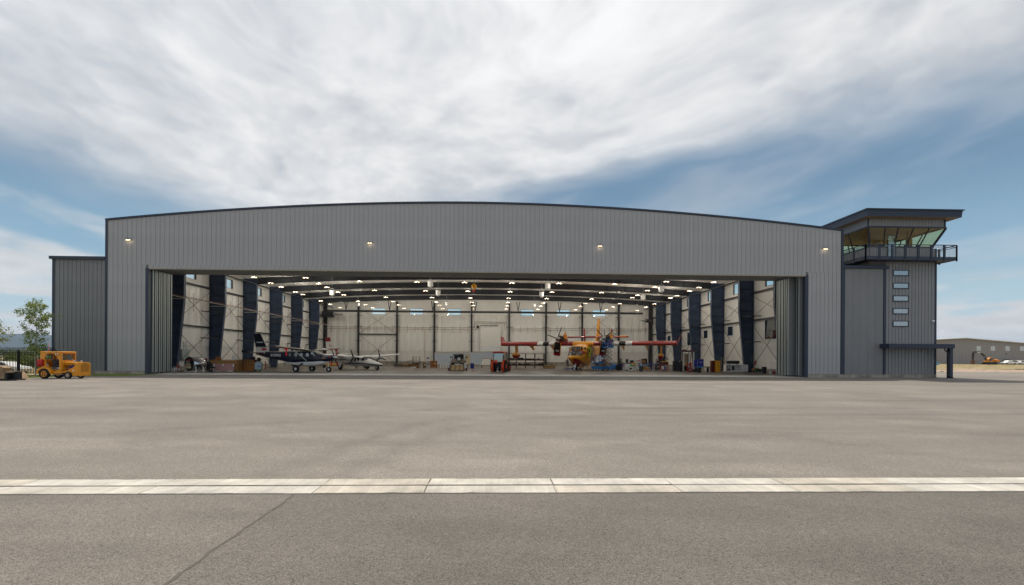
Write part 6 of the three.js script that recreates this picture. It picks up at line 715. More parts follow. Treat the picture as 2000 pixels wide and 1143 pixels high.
  const gdr = thing('bench_grinder', 'white round bench grinder on a pedestal', 'grinder', at(25.55, 80.2)); add('wheel_guard', [cyl(0.24, 0.24, 0.14, 0, 1.12, 0.1, 'z', 20)], M.vinyl, gdr); add('motor', cyl(0.12, 0.12, 0.5, 0, 1.12, -0.15, 'z'), M.grey, gdr); add('pedestal', [box(0.14, 0.95, 0.14, 0, 0.5, 0), box(0.45, 0.05, 0.4, 0, 0.03, 0)], M.grey, gdr);
  const dr = thing('parts_shelf', 'dark shelf crammed with parts boxes beside the column', 'shelf', at(25.4, 78.0)); for (const x of [-0.55, 0.55]) for (const z of [-0.25, 0.25]) add('post', box(0.05, 1.75, 0.05, x, 0.88, z), M.black, dr); for (const h of [0.15, 0.7, 1.2, 1.7]) add('board', box(1.15, 0.04, 0.55, 0, h, 0), M.black, dr); add('parts_box', [box(0.5, 0.3, 0.4, -0.2, 1.37, 0)], M.brown, dr); add('parts_box', box(0.35, 0.2, 0.4, 0.3, 1.32, 0), M.tan, dr); add('parts_box', box(0.5, 0.3, 0.4, 0.2, 0.88, 0), M.dgrey, dr); add('parts_box', box(0.3, 0.3, 0.4, -0.3, 0.88, 0), M.brown, dr); add('parts_box', box(0.7, 0.25, 0.4, 0, 0.32, 0), M.black, dr); add('top_crate', [box(0.7, 0.34, 0.45, 0.05, 1.89, 0)], M.brown, dr);
  const rc = thing('red_tool_cart', 'red two-tier tool cart with yellow case on top', 'tool cart', at(24.55, 73.6)); for (const x of [-0.55, 0.55]) for (const z of [-0.3, 0.3]) { add('post', box(0.05, 0.85, 0.05, x, 0.55, z), M.red, rc); add('caster', cyl(0.08, 0.08, 0.06, x, 0.08, z, 'x', 10), M.white, rc); } for (const h of [0.22, 0.95]) add('tray', box(1.2, 0.08, 0.7, 0, h, 0), M.red, rc); add('pail', [cyl(0.14, 0.16, 0.35, 0.1, 0.44, 0.1)], M.blue, rc); add('white_jug', [box(0.3, 0.5, 0.3, -0.2, 0.5, 0.0)], M.white, rc); add('black_case', [box(0.6, 0.3, 0.4, 0.25, 1.14, 0)], M.black, rc); add('yellow_case', [box(0.7, 0.14, 0.42, 0.1, 1.36, 0)], M.yellow, rc); add('bench_lamp', [rod(V(0.0, 1.43, 0), V(0.05, 1.95, 0), 0.03), rod(V(0.4, 1.43, 0), V(0.42, 1.75, 0), 0.03), box(0.4, 0.12, 0.2, 0.1, 2.0, 0), box(0.35, 0.1, 0.2, 0.5, 1.78, 0)], M.black, rc);
  const bc = thing('black_cabinet', 'tall black tool cabinet before the third column', 'cabinet', at(25.7, 71.4)); add('case', box(1.1, 1.4, 0.7, 0, 0.78, 0), M.black, bc); for (let i = 0; i < 5; i++) add('drawer', box(1.0, 0.22, 0.03, 0, 0.3 + i * 0.25, 0.36), mat('#1b1c20', 0.4), bc); add('handle', [...Array(5).keys()].map(i => box(0.7, 0.02, 0.04, 0, 0.38 + i * 0.25, 0.39)), M.dgrey, bc); add('paper', box(0.12, 0.12, 0.01, 0.2, 1.42, 0.385), M.white, bc); for (const x of [-0.45, 0.45]) add('caster', cyl(0.06, 0.06, 0.06, x, 0.06, 0.25, 'x', 10), M.dgrey, bc);
  const vl = thing('storage_gantry', 'two tier steel gantry shelf with light posts by the right wall', 'gantry', at(28.3, 74.2)); for (const x of [-0.75, 0.1, 0.75]) { add('post', box(0.16, 2.8, 0.16, x, 1.4, 0.2), M.vinyl, vl); add('rear_post', box(0.14, 2.8, 0.14, x + 0.2, 1.4, -0.6), M.black, vl); } add('head_beam', [box(2.3, 0.22, 1.0, 0, 2.9, -0.2)], M.dgrey, vl); add('roof_load', [box(0.5, 0.14, 0.5, -0.5, 3.08, -0.1), box(0.4, 0.12, 0.5, 0.6, 3.07, -0.1)], mat('#7a3030', 0.6), vl); add('back_panel', box(1.5, 1.9, 0.03, 0, 1.6, -0.75), M.tan, vl); add('stored_roll', [cyl(0.14, 0.14, 1.4, 0.2, 0.75, -0.3)], M.wood, vl);
  const b2 = thing('wooden_bench', 'wooden topped bench with bottles right of the black cabinet', 'workbench', at(27.2, 72.2)); add('top', box(1.5, 0.06, 0.7, 0, 0.9, 0), M.woodTan, b2); legs4(b2, 1.4, 0.6, 0.86, 0.08, M.black); add('drawer_unit', box(0.5, 0.7, 0.55, 0.1, 0.45, 0), M.black, b2); add('bottle', [cyl(0.06, 0.06, 0.26, -0.3, 1.06, 0), cyl(0.06, 0.06, 0.24, 0.4, 1.05, 0.1)], M.white, b2); add('bottle', [cyl(0.05, 0.08, 0.2, 0.05, 1.03, 0.1)], M.yellow, b2);
  const rt = thing('engine_hoist', 'red shop press with open frame', 'press', at(26.6, 69.3)); add('frame', [bar(V(-0.3, 0.05, 0.2), V(-0.25, 1.1, 0), 0.1), bar(V(0.25, 0.05, 0.2), V(0.1, 1.1, 0), 0.12), box(0.66, 0.16, 0.2, -0.05, 1.05, 0), box(0.5, 0.1, 0.3, 0, 0.08, 0.1), box(0.5, 0.1, 0.14, 0, 0.5, 0.1)], M.red, rt); add('ram', [cyl(0.08, 0.08, 0.4, -0.05, 0.85, 0)], M.chrome, rt); add('chain_bag', box(0.25, 0.2, 0.2, 0.2, 1.2, 0), M.red, rt);
  const bg = thing('duffel_bag', 'black duffel bag on the floor by the press', 'bag', at(27.0, 68.5)); add('body', loft(dense([{ z: -0.3, y: 0.22, w: 0.1, h: 0.12 }, { z: -0.2, y: 0.24, w: 0.26, h: 0.22 }, { z: 0.2, y: 0.24, w: 0.26, h: 0.22 }, { z: 0.3, y: 0.22, w: 0.1, h: 0.12 }], 4), 18), M.black, bg); add('strap', tor(0.2, 0.02, 0, 0.42, 0, 'z', Math.PI), M.dgrey, bg); add('tag', box(0.1, 0.2, 0.01, 0.1, 0.28, 0.3), M.white, bg);
  const bl = thing('blue_cabinet', 'bright blue tool cabinet with white lettering on a bench', 'cabinet', at(27.45, 67.6)); add('bench_top', box(1.9, 0.05, 0.6, 0.3, 0.72, -0.2), M.woodTan, bl); for (const q of [-0.5, 1.1]) add('bench_leg', box(0.06, 0.7, 0.5, q, 0.35, -0.2), M.black, bl); add('case', box(0.68, 1.0, 0.5, 0, 1.25, 0), M.blueDeep, bl); add('side_panel', box(0.35, 0.9, 0.4, -0.6, 1.2, -0.1), M.blueDeep, bl); add('shelf_lip', box(0.7, 0.1, 0.12, 0, 0.78, 0.25), M.liftBlue, bl); add('small_part', [...Array(4).keys()].map(i => box(0.07, 0.06, 0.04, -0.42, 0.95 + i * 0.2, 0.12)), M.white, bl); const sg = plate('lettering', 0.52, 0.14, textMat('Maxum', '#e8eef8', '#1a2b8c', 256, 64, 'bold italic 60px sans-serif'), bl); sg.position.set(0, 1.36, 0.255);
  bin('trash_can', 'black trash can with pale stripe below the blue cabinet', 'trash can', 27.0, 66.9, 0.3, 0.72, M.black, M.liftBlue);
  const ap = thing('white_appliance', 'small white box heater with black grille', 'heater', at(29.8, 71.0)); add('case', box(0.55, 0.5, 0.4, 0, 0.28, 0), M.white, ap); add('grille', [box(0.06, 0.3, 0.02, -0.15, 0.3, 0.205), box(0.2, 0.06, 0.02, 0.1, 0.25, 0.205), box(0.2, 0.06, 0.02, 0.1, 0.36, 0.205)], M.black, ap); for (const s of [-1, 1]) add('foot', box(0.08, 0.03, 0.3, s * 0.2, 0.015, 0), M.black, ap);
  const tall = (name, label, x, Z, w, m) => { const o = thing(name, label, 'cabinet', at(x, Z)); add('case', box(w, 1.55, 0.5, 0, 0.79, 0), m, o); add('door', [box(w / 2 - 0.02, 1.48, 0.02, -w / 4, 0.79, 0.258), box(w / 2 - 0.02, 1.48, 0.02, w / 4, 0.79, 0.258)], m, o); add('handle', box(0.05, 0.12, 0.04, 0.03, 0.85, 0.285), M.black, o); add('plinth', box(w - 0.06, 0.03, 0.44, 0, 0.012, 0), M.black, o); };
  tall('maroon_locker', 'tall dark maroon locker left of the yellow one', 30.1, 69.9, 0.46, M.maroon); tall('yellow_locker', 'tall yellow safety locker by the right wall', 30.65, 69.6, 0.62, M.yellow);
  const sp = thing('sign_post', 'green and yellow sign stand beside the column', 'sign', at(31.0, 69.2)); add('pole', cyl(0.03, 0.03, 2.0, 0, 1.0, 0), M.galv, sp); add('striped_pole', [...Array(6).keys()].map(i => cyl(0.05, 0.05, 0.2, 0.35, 0.9 + i * 0.22, 0)), M.yellow, sp); add('striped_band', [...Array(5).keys()].map(i => cyl(0.052, 0.052, 0.1, 0.35, 1.05 + i * 0.22, 0)), M.green, sp); add('arm', [box(0.8, 0.05, 0.05, 0.0, 1.98, 0), box(0.25, 0.08, 0.06, -0.45, 1.98, 0)], M.green, sp); add('base', box(0.8, 0.05, 0.5, 0.15, 0.025, 0), M.dgrey, sp); add('support', cyl(0.04, 0.04, 0.9, 0.35, 0.45, 0), M.galv, sp);
  const wb = thing('white_workbench', 'white wheeled workbench with open shelves', 'workbench', at(32.4, 67.9)); add('worktop', box(3.0, 0.07, 0.8, 0, 1.02, 0), M.white, wb); add('carcass', [box(3.0, 0.14, 0.75, 0, 0.2, 0), box(0.05, 0.8, 0.75, -1.47, 0.6, 0), box(0.05, 0.8, 0.75, -0.7, 0.6, 0), box(0.05, 0.8, 0.75, -0.28, 0.6, 0), box(0.05, 0.8, 0.75, 0.55, 0.6, 0), box(0.05, 0.8, 0.75, 1.47, 0.6, 0), box(2.95, 0.8, 0.03, 0, 0.6, -0.35)], M.white, wb); add('drawer', [box(0.85, 0.36, 0.03, 1.0, 0.5, 0.37), box(0.85, 0.36, 0.03, 1.0, 0.9 - 0.05, 0.37)], M.white, wb); add('drawer_pull', [box(0.1, 0.03, 0.02, 1.0, 0.5, 0.395), box(0.1, 0.03, 0.02, 1.0, 0.85, 0.395)], M.dgrey, wb); add('shelf', box(0.75, 0.03, 0.6, -1.08, 0.55, 0), M.white, wb); add('stored_box', [box(0.25, 0.2, 0.3, -1.0, 0.38, 0.1)], M.brown, wb); add('stored_box', [box(0.2, 0.18, 0.3, -1.2, 0.66, 0.1)], M.tan, wb); add('black_drawer', box(0.3, 0.6, 0.04, -0.5, 0.6, 0.3), M.black, wb); for (const x of [-1.3, -0.4, 1.3]) add('caster', cyl(0.07, 0.07, 0.06, x, 0.07, 0.25, 'x', 10), M.grey, wb);
  const br = thing('black_roll_case', 'long black padded case lying on the white workbench', 'case', [32.0, FL + 1.06, -67.9]); add('body', loft([{ z: -0.85, y: 0.28, w: 0.1, h: 0.12, n: 4 }, { z: -0.75, y: 0.3, w: 0.16, h: 0.2, n: 4 }, { z: 0.75, y: 0.3, w: 0.16, h: 0.22, n: 4 }, { z: 0.85, y: 0.3, w: 0.12, h: 0.2, n: 4 }], 18).rotateY(Math.PI / 2), M.black, br); add('foot', [box(0.08, 0.16, 0.2, -0.5, 0.08, 0), box(0.08, 0.16, 0.2, 0.5, 0.08, 0)], M.dgrey, br);
  const oc = thing('orange_crate', 'small orange wooden crate against the right wall', 'crate', at(34.6, 67.0)); for (let i = 0; i < 4; i++) add('slat', box(0.72, 0.11, 0.03, 0, 0.12 + i * 0.15, 0.25), M.woodOrange, oc); add('box', box(0.7, 0.6, 0.46, 0, 0.32, 0), M.woodOrange, oc); add('bottle', [cyl(0.06, 0.07, 0.3, 0.15, 0.77, 0)], M.white, oc);
  const mw = thing('tool_creeper', 'low black and green ride-on machine by the right wall', 'machine', at(33.75, 64.6)); add('deck', box(1.5, 0.18, 0.7, 0, 0.3, 0), M.black, mw); add('engine_cover', loft([{ z: -0.5, y: 0.42, w: 0.2, h: 0.1, n: 3 }, { z: -0.3, y: 0.44, w: 0.3, h: 0.16, n: 3 }, { z: 0.4, y: 0.42, w: 0.3, h: 0.14, n: 3 }], 16).rotateY(Math.PI / 2), mat('#23402a', 0.5), mw); add('stripe', [box(0.4, 0.05, 0.02, -0.5, 0.34, 0.36)], mat('#58b02e', 0.5), mw); for (const x of [-0.6, -0.2, 0.2, 0.6]) wheelParts(mw, 0.15, 0.1, x, 0.15, 0.33, 'z', M.rubber, M.white, 0.5); add('seat', box(0.35, 0.1, 0.35, 0.45, 0.46, 0), M.black, mw);
  bin('black_bin', 'tall black bin by the right door stack', 'bin', 34.0, 63.6, 0.28, 0.85, M.black, M.black); bin('grey_bucket', 'pale grey bucket beside the tall black bin', 'bucket', 34.2, 62.4, 0.17, 0.46, M.vinyl, M.grey);
  const ro = thing('oil_jug', 'red oil jugs on a drip tray by the right jamb', 'jug', at(34.7, 62.3)); add('tray', box(0.7, 0.05, 0.4, 0, 0.03, 0), M.red, ro); add('jug', [box(0.2, 0.28, 0.16, -0.15, 0.2, 0), cyl(0.03, 0.03, 0.06, -0.12, 0.37, 0)], M.red, ro); add('jug', [box(0.16, 0.2, 0.14, 0.15, 0.16, 0.05)], M.blue, ro);
  const nb = thing('notice_board', 'white notice sheet on the right wall near the door', 'notice', [35.42, 2.0, -63.6]); add('board', box(0.03, 0.75, 0.9, 0, 0, 0), M.white, nb); add('print', [box(0.01, 0.1, 0.4, -0.02, 0.26, 0), ...[0.1, 0.0, -0.1, -0.2].map(q => box(0.01, 0.03, 0.65, -0.02, q, 0))], M.grey, nb);
  const hr = thing('hose_reel', 'dark wall mounted hose reel by the right jamb', 'hose reel', [35.2, 1.75, -61.8]); add('drum', [cyl(0.22, 0.22, 0.3, 0, 0, 0, 'z', 18), tor(0.24, 0.04, 0, 0, 0.15, 'z'), tor(0.24, 0.04, 0, 0, -0.15, 'z')], mat('#3a4658', 0.5), hr); add('bracket', box(0.3, 0.1, 0.3, 0.16, 0.2, 0), M.grey, hr); add('hose', tube([V(-0.1, -0.2, 0), V(-0.15, -0.6, 0.1), V(-0.05, -0.9, 0.05)], 0.025), M.white, hr);
  const dw = thing('inner_door', 'small tan service hatch in the right wall above the workbench', 'hatch', [35.4, 1.55, -69.8]); add('frame', [box(0.06, 1.2, 0.08, 0, 0.3, 0.5), box(0.06, 1.2, 0.08, 0, 0.3, -0.5), box(0.06, 0.08, 1.08, 0, 0.93, 0)], M.dgrey, dw); add('leaf', box(0.05, 1.15, 0.92, 0.01, 0.3, 0), M.tan, dw); add('knob', sph(0.04, -0.05, 0.2, 0.35), M.chrome, dw);
}
// ---------------------------------------------------------------- outside, left
{
  const a = thing('tow_tractor', 'old mustard yellow airfield tow tractor parked by the left wing', 'tow tractor', [-35.85, 0, -42.0]); a.scale.setScalar(0.95);
  const ym = new THREE.MeshPhysicalMaterial({ color: C('#ea9a08'), map: metalMap, roughness: 0.42, clearcoat: 0.4, clearcoatRoughness: 0.3 }), D = 0.72;   // local x to the front, z across
  const rear = grp('rear_cab', a); const arch = [[0.28, 1.02], [0.28, 2.16], [0.34, 2.22], [1.92, 2.22], [1.92, 1.35], [1.72, 1.62], [1.58, 1.85], [1.36, 2.08], [0.95, 2.1], [0.72, 1.98], [0.62, 1.7], [0.74, 1.3], [0.98, 1.02]];
  for (const z of [-D, D]) add('side_panel', prism(arch, z - 0.025, z + 0.025), ym, rear);
  add('back_panel', prism(rectP(-D + 0.03, D - 0.03, 0.9, 2.18), -0.02, 0.02, [rrect(-0.45, 0.45, 1.6, 2.0, 0.08)]).rotateY(Math.PI / 2).translate(0.31, 0, 0), ym, rear);
  add('far_window_panel', prism(rectP(0.36, 1.3, 0.95, 2.15), -0.02, 0.02, [rrect(0.55, 1.15, 1.55, 2.0, 0.1)]).translate(0, 0, -D + 0.09), ym, rear);
  add('roof', loft([{ z: 0.24, y: 2.2, w: D + 0.02, h: 0.03, n: 6 }, { z: 0.34, y: 2.215, w: D + 0.05, h: 0.045, n: 6 }, { z: 1.9, y: 2.215, w: D + 0.05, h: 0.045, n: 6 }, { z: 2.02, y: 2.2, w: D + 0.02, h: 0.03, n: 6 }], 24).rotateY(Math.PI / 2), ym, a);
  const fc = grp('front_cab', a); add('windscreen_frame', prism(rectP(-D + 0.03, D - 0.03, 1.48, 2.18), -0.025, 0.025, [rrect(-0.62, 0.62, 1.55, 2.08, 0.07)]).rotateY(Math.PI / 2).translate(1.95, 0, 0), ym, fc); add('windscreen', prism(rrect(-0.62, 0.62, 1.55, 2.08, 0.07), -0.005, 0.005).rotateY(Math.PI / 2).translate(1.95, 0, 0), M.glass, fc); add('cowl', [bb(1.93, 1.99, 0.72, 1.475, -D + 0.03, D - 0.03)], ym, fc); for (const z of [-D, D]) add('door_post', bb(1.8, 1.97, 0.72, 2.2, z - 0.03, z + 0.03), ym, fc);
  const HD = 0.5; add('hood', [loft([{ z: 2.0, y: 1.26, w: HD, h: 0.15, n: 5 }, { z: 2.8, y: 1.25, w: HD, h: 0.13, n: 5 }, { z: 3.15, y: 1.22, w: HD, h: 0.12, n: 5 }], 20).rotateY(Math.PI / 2)], ym, a);
  const nose = grp('nose', a), ns = [[2.74, 0.24], [3.22, 0.24], [3.25, 0.34], [3.25, 1.2], [3.2, 1.32], [3.02, 1.36], [2.98, 1.12], [2.84, 0.95], [2.5, 0.78], [2.36, 0.66], [2.42, 0.6], [2.62, 0.56], [2.76, 0.42]]; for (const z of [-0.62, 0.62]) add('side_shell', prism(ns, z - 0.03, z + 0.03, [], 0.01), ym, nose); add('front_shell', prism([[-0.6, 0.24], [0.6, 0.24], [0.62, 0.5], [0.62, 1.05], [0.52, 1.28], [0.36, 1.37], [-0.36, 1.37], [-0.52, 1.28], [-0.62, 1.05], [-0.62, 0.5]], -0.03, 0.03, [], 0.01).rotateY(Math.PI / 2).translate(3.26, 0, 0), ym, nose); add('top_shell', box(0.3, 0.05, 0.95, 3.12, 1.345, 0), ym, nose);
  const hl = []; for (let j = 0; j < 7; j++) for (let i = 0; i < 7; i++) hl.push(cyl(0.026, 0.026, 0.02, 3.295, 0.62 + j * 0.085, -0.36 + i * 0.12, 'x', 8)); add('vent_hole', hl, M.black, nose); add('emblem', cyl(0.06, 0.06, 0.02, 2.86, 0.68, 0.66, 'z', 14), M.white, nose);
  const tx = plate('hood_lettering', 0.7, 0.12, textMat('CLARKTOR', '#2a1c08', null, 256, 48, 'bold 44px sans-serif', true), a); tx.position.set(2.45, 1.27, HD + 0.008); const t2 = plate('nose_lettering', 0.5, 0.13, textMat('Clark', '#2a1c08', null, 128, 40, 'bold italic 36px serif', true), nose); t2.position.set(3.296, 1.25, 0); t2.rotation.y = Math.PI / 2;
  add('engine', [box(0.6, 0.26, 0.5, 2.55, 0.9, 0), cyl(0.13, 0.13, 0.4, 2.7, 1.0, 0.25, 'x')], M.blueDeep, a); add('exhaust_pipe', [rod(V(2.1, 0.86, 0.4), V(2.6, 0.8, 0.42), 0.05)], M.copper, a); add('radiator', [box(0.12, 0.7, 0.9, 3.05, 0.75, 0)], M.black, a);
  for (const s of [-1, 1]) { add('rear_fender', prism([...Array(13).keys()].map(i => { const t = Math.PI * (1 - i / 12); return [0.6 + 0.62 * Math.cos(t), 0.42 + 0.6 * Math.sin(t)]; }).concat([[1.45, 0.35], [1.32, 0.33], [1.08, 0.5]], [...Array(9).keys()].map(i => { const t = Math.PI * (i / 8) * 0.98; return [0.6 + 0.48 * Math.cos(t), 0.4 + 0.46 * Math.sin(t)]; })), s > 0 ? 0.4 : -0.8, s > 0 ? 0.8 : -0.4), ym, a); const rw = wheelParts(a, 0.41, 0.24, 0.6, 0.41, s * 0.7, 'z', M.rubber, ym, 0.62, 'rear_wheel'); add('rim_hole', [0, 1, 2, 3].map(i => cyl(0.06, 0.06, 0.02, 0.13 * Math.cos(i * 1.57 + 0.5), 0.13 * Math.sin(i * 1.57 + 0.5), s * 0.1, 'z', 8)), M.black, rw); wheelParts(a, 0.29, 0.2, 2.45, 0.29, s * 0.66, 'z', M.rubber, M.chrome, 0.6, 'front_wheel'); add('headlight', [cyl(0.085, 0.085, 0.1, 2.75, 1.44, s * 0.36, 'x', 14)], M.chrome, a); add('side_rail', box(1.5, 0.16, 0.06, 1.85, 0.56, s * 0.6), ym, a); }
  add('frame', [box(2.4, 0.14, 0.5, 1.8, 0.42, 0)], M.black, a); add('step', box(0.7, 0.03, 0.3, 1.75, 0.36, 0.68), M.galv, a); add('floor', box(1.4, 0.05, 1.3, 1.3, 0.72, 0), ym, a); add('footwell', prism([[1.3, 0.42], [1.92, 0.42], [1.92, 0.75], [1.75, 0.75], [1.3, 0.6]], 0.6, 0.66), ym, a); add('seat_base', box(0.6, 0.3, 1.1, 1.35, 0.84, 0), M.dgrey, a);
  add('seat_cushion', loft([{ z: 1.0, y: 1.06, w: 0.5, h: 0.05, n: 4 }, { z: 1.1, y: 1.07, w: 0.55, h: 0.09, n: 4 }, { z: 1.65, y: 1.06, w: 0.55, h: 0.08, n: 4 }, { z: 1.76, y: 1.06, w: 0.5, h: 0.04, n: 4 }], 20).rotateY(Math.PI / 2), M.black, a); add('seat_back', box(0.14, 0.5, 1.05, 1.16, 1.36, 0, 0, 0, 0.1), mat('#1c2030', 0.5), a); add('steering_wheel', [tor(0.2, 0.02, 1.75, 1.5, 0.2, 'x'), rod(V(1.75, 1.5, 0.2), V(1.93, 1.35, 0.2), 0.025)], M.black, a);
  add('fuel_can', [loft([{ z: -0.1, y: 1.3, w: 0.13, h: 0.3, n: 4 }, { z: 0.1, y: 1.3, w: 0.13, h: 0.3, n: 4 }], 16).translate(0.28, 0, D + 0.12)], M.red, a); add('fuel_can', [loft([{ z: -0.1, y: 1.34, w: 0.09, h: 0.27, n: 4 }, { z: 0.1, y: 1.34, w: 0.09, h: 0.27, n: 4 }], 16).translate(0.5, 0, D + 0.12)], M.red, a); add('mirror', [box(0.03, 0.24, 0.22, 1.74, 2.02, D + 0.2), rod(V(1.8, 2.1, D), V(1.74, 2.05, D + 0.2), 0.015)], M.chrome, a); add('mirror', [box(0.16, 0.04, 0.1, 2.1, 2.08, -D + 0.1)], M.chrome, a); add('whip_flag', rod(V(0.5, 2.2, 0.2), V(0.52, 3.0, 0.2), 0.012), M.orange, a); add('sticker', box(0.14, 0.09, 0.005, 0.86, 1.16, D + 0.03), M.liftBlue, a); add('label_plate', box(0.26, 0.06, 0.01, 1.62, 0.88, 0.56), M.white, a); add('hitch', [box(0.3, 0.12, 0.14, 0.05, 0.42, 0)], M.black, a);
}
// steel fence with curved picket tops
{
  const f = thing('picket_fence', 'black steel fence with inward curved picket tops', 'fence', [0, 0, 0]), Z = 48.9, x0 = -53.5, x1 = -40.6, FM = mat('#0e0f12', 0.5);
  for (const y of [0.25, 1.85, 2.05]) add('rail', bb(x0, x1, y - 0.03, y + 0.03, -Z - 0.025, -Z + 0.025), FM, f);
  const pick = ready([bb(-0.02, 0.02, 0.06, 2.1, -0.02, 0.02), ...(() => { const o = []; let px = 0, py = 2.1; for (let i = 1; i <= 6; i++) { const t = i / 6 * 1.25; const nx = 0.42 * (Math.cos(t) - 1) * 0.9, ny = 2.1 + 0.42 * Math.sin(t) * 1.15; o.push(bar(V(px, py, 0), V(nx, ny, 0), 0.034)); px = nx; py = ny; } return o; })()]);
  for (let x = x0 + 0.1; x < x1; x += 0.135) { const m = new THREE.Mesh(pick, FM); m.name = 'picket'; m.position.set(x, 0, -Z + 0.03); m.castShadow = true; f.add(m); }
  for (const x of [-51.0, -48.4, -44.1, -40.7]) add('post', [bb(x - 0.09, x + 0.09, -0.05, 2.2, -Z - 0.09, -Z + 0.09), cyl(0.09, 0.02, 0.14, x, 2.27, -Z, 'y', 6)], FM, f);
}
// trees and shrubs
function tree(name, label, pos, h, cr, seed, nLeaf, o = {}) {
  const r = rng(seed), t = thing(name, label, o.cat || 'tree', pos, 0, o.group), tips = []; const barkM = mat(o.bark || '#8d8a80', 0.9);
  const lean = (r() - 0.5) * 0.3; const trunkPts = [V(0, 0, 0), V(lean * 0.3, h * 0.35, 0.05), V(lean * 0.6, h * 0.68, -0.05), V(lean, h * 0.97, 0)]; const tg = []; for (let i = 0; i < 3; i++) tg.push(rod(trunkPts[i], trunkPts[i + 1], (o.tr || 0.06) * (1 - i * 0.3), 7, (o.tr || 0.06) * (1 - (i + 1) * 0.3)));
  const curve = new THREE.CatmullRomCurve3(trunkPts); const lim = []; const nb = o.nb || 26;
  for (let i = 0; i < nb; i++) { const u = mix(o.low ?? 0.3, 0.97, (i + r() * 0.6) / nb), p = curve.getPoint(u), a = i * 2.4 + r(), prof = o.prof ? o.prof(u) : Math.sin(Math.PI * Math.pow(1 - (u - 0.25) / 0.8, 0.9)) * 0.8 + 0.22; const L = cr * prof * (0.55 + r() * 0.6); const e = p.clone().add(V(Math.cos(a) * L, L * (0.35 + r() * 0.5), Math.sin(a) * L)); lim.push(rod(p, e, 0.018 * h / 5, 4, 0.005)); const k = 3 + Math.floor(r() * 4); for (let j = 0; j < k; j++) { const q = p.clone().lerp(e, 0.4 + 0.6 * r()); tips.push([q.add(V((r() - 0.5) * 0.3, (r() - 0.4) * 0.3, (r() - 0.5) * 0.3).multiplyScalar(cr / 1.4)), 0.16 + 0.16 * r()]); } }
  add('trunk', tg, barkM, t); add('limb', lim, barkM, t);
  const P = [], Cc = [], col = o.cols || ['#6f8038', '#5b6e2c', '#86924a', '#4d6028']; const cc = col.map(C); for (let i = 0; i < nLeaf; i++) { const [c, s] = tips[Math.floor(r() * tips.length)], k = s * cr / 1.4 * (o.spread || 1); const x = c.x + (r() + r() - 1) * k * 1.3, y = c.y + (r() + r() - 1) * k, z = c.z + (r() + r() - 1) * k * 1.3; const d = V(r() - 0.5, r() - 0.7, r() - 0.5).normalize(), q = V(r() - 0.5, r() - 0.5, r() - 0.5).cross(d).normalize(), L = (o.leaf || 0.1) * (0.6 + r() * 0.7), w = L * 0.45; const a = V(x, y, z), b = a.clone().addScaledVector(d, L), m1 = a.clone().addScaledVector(d, L * 0.45).addScaledVector(q, w), m2 = a.clone().addScaledVector(d, L * 0.45).addScaledVector(q, -w); for (const v of [a, m1, b, a, b, m2]) P.push(v.x, v.y, v.z); const cq = cc[Math.floor(r() * cc.length)], f = 0.8 + r() * 0.4; for (let j = 0; j < 6; j++) Cc.push(cq.r * f, cq.g * f, cq.b * f); }
  const g = new THREE.BufferGeometry(); g.setAttribute('position', new THREE.Float32BufferAttribute(P, 3)); g.setAttribute('color', new THREE.Float32BufferAttribute(Cc, 3)); g.computeVertexNormals(); add('crown', g, new THREE.MeshPhysicalMaterial({ vertexColors: true, roughness: 0.85, side: THREE.DoubleSide, transmission: 0.25, thickness: 0 }), t); return t;
}
tree('young_aspen', 'slender young aspen with sparse leaves by the left wing corner', [-41.7, -0.1, -47.9], 6.9, 1.5, 5, 3300, { low: 0.28, nb: 34, leaf: 0.13, tr: 0.055, cols: ['#8c9a50', '#74863e', '#a0a660', '#66773a'] });
tree('young_aspen', 'young aspen cut by the left edge of the photo', [-45.3, -0.1, -47.6], 4.6, 1.5, 15, 1700, { low: 0.3, nb: 24, leaf: 0.13, cols: ['#8b9150', '#76803c', '#99985c'] });
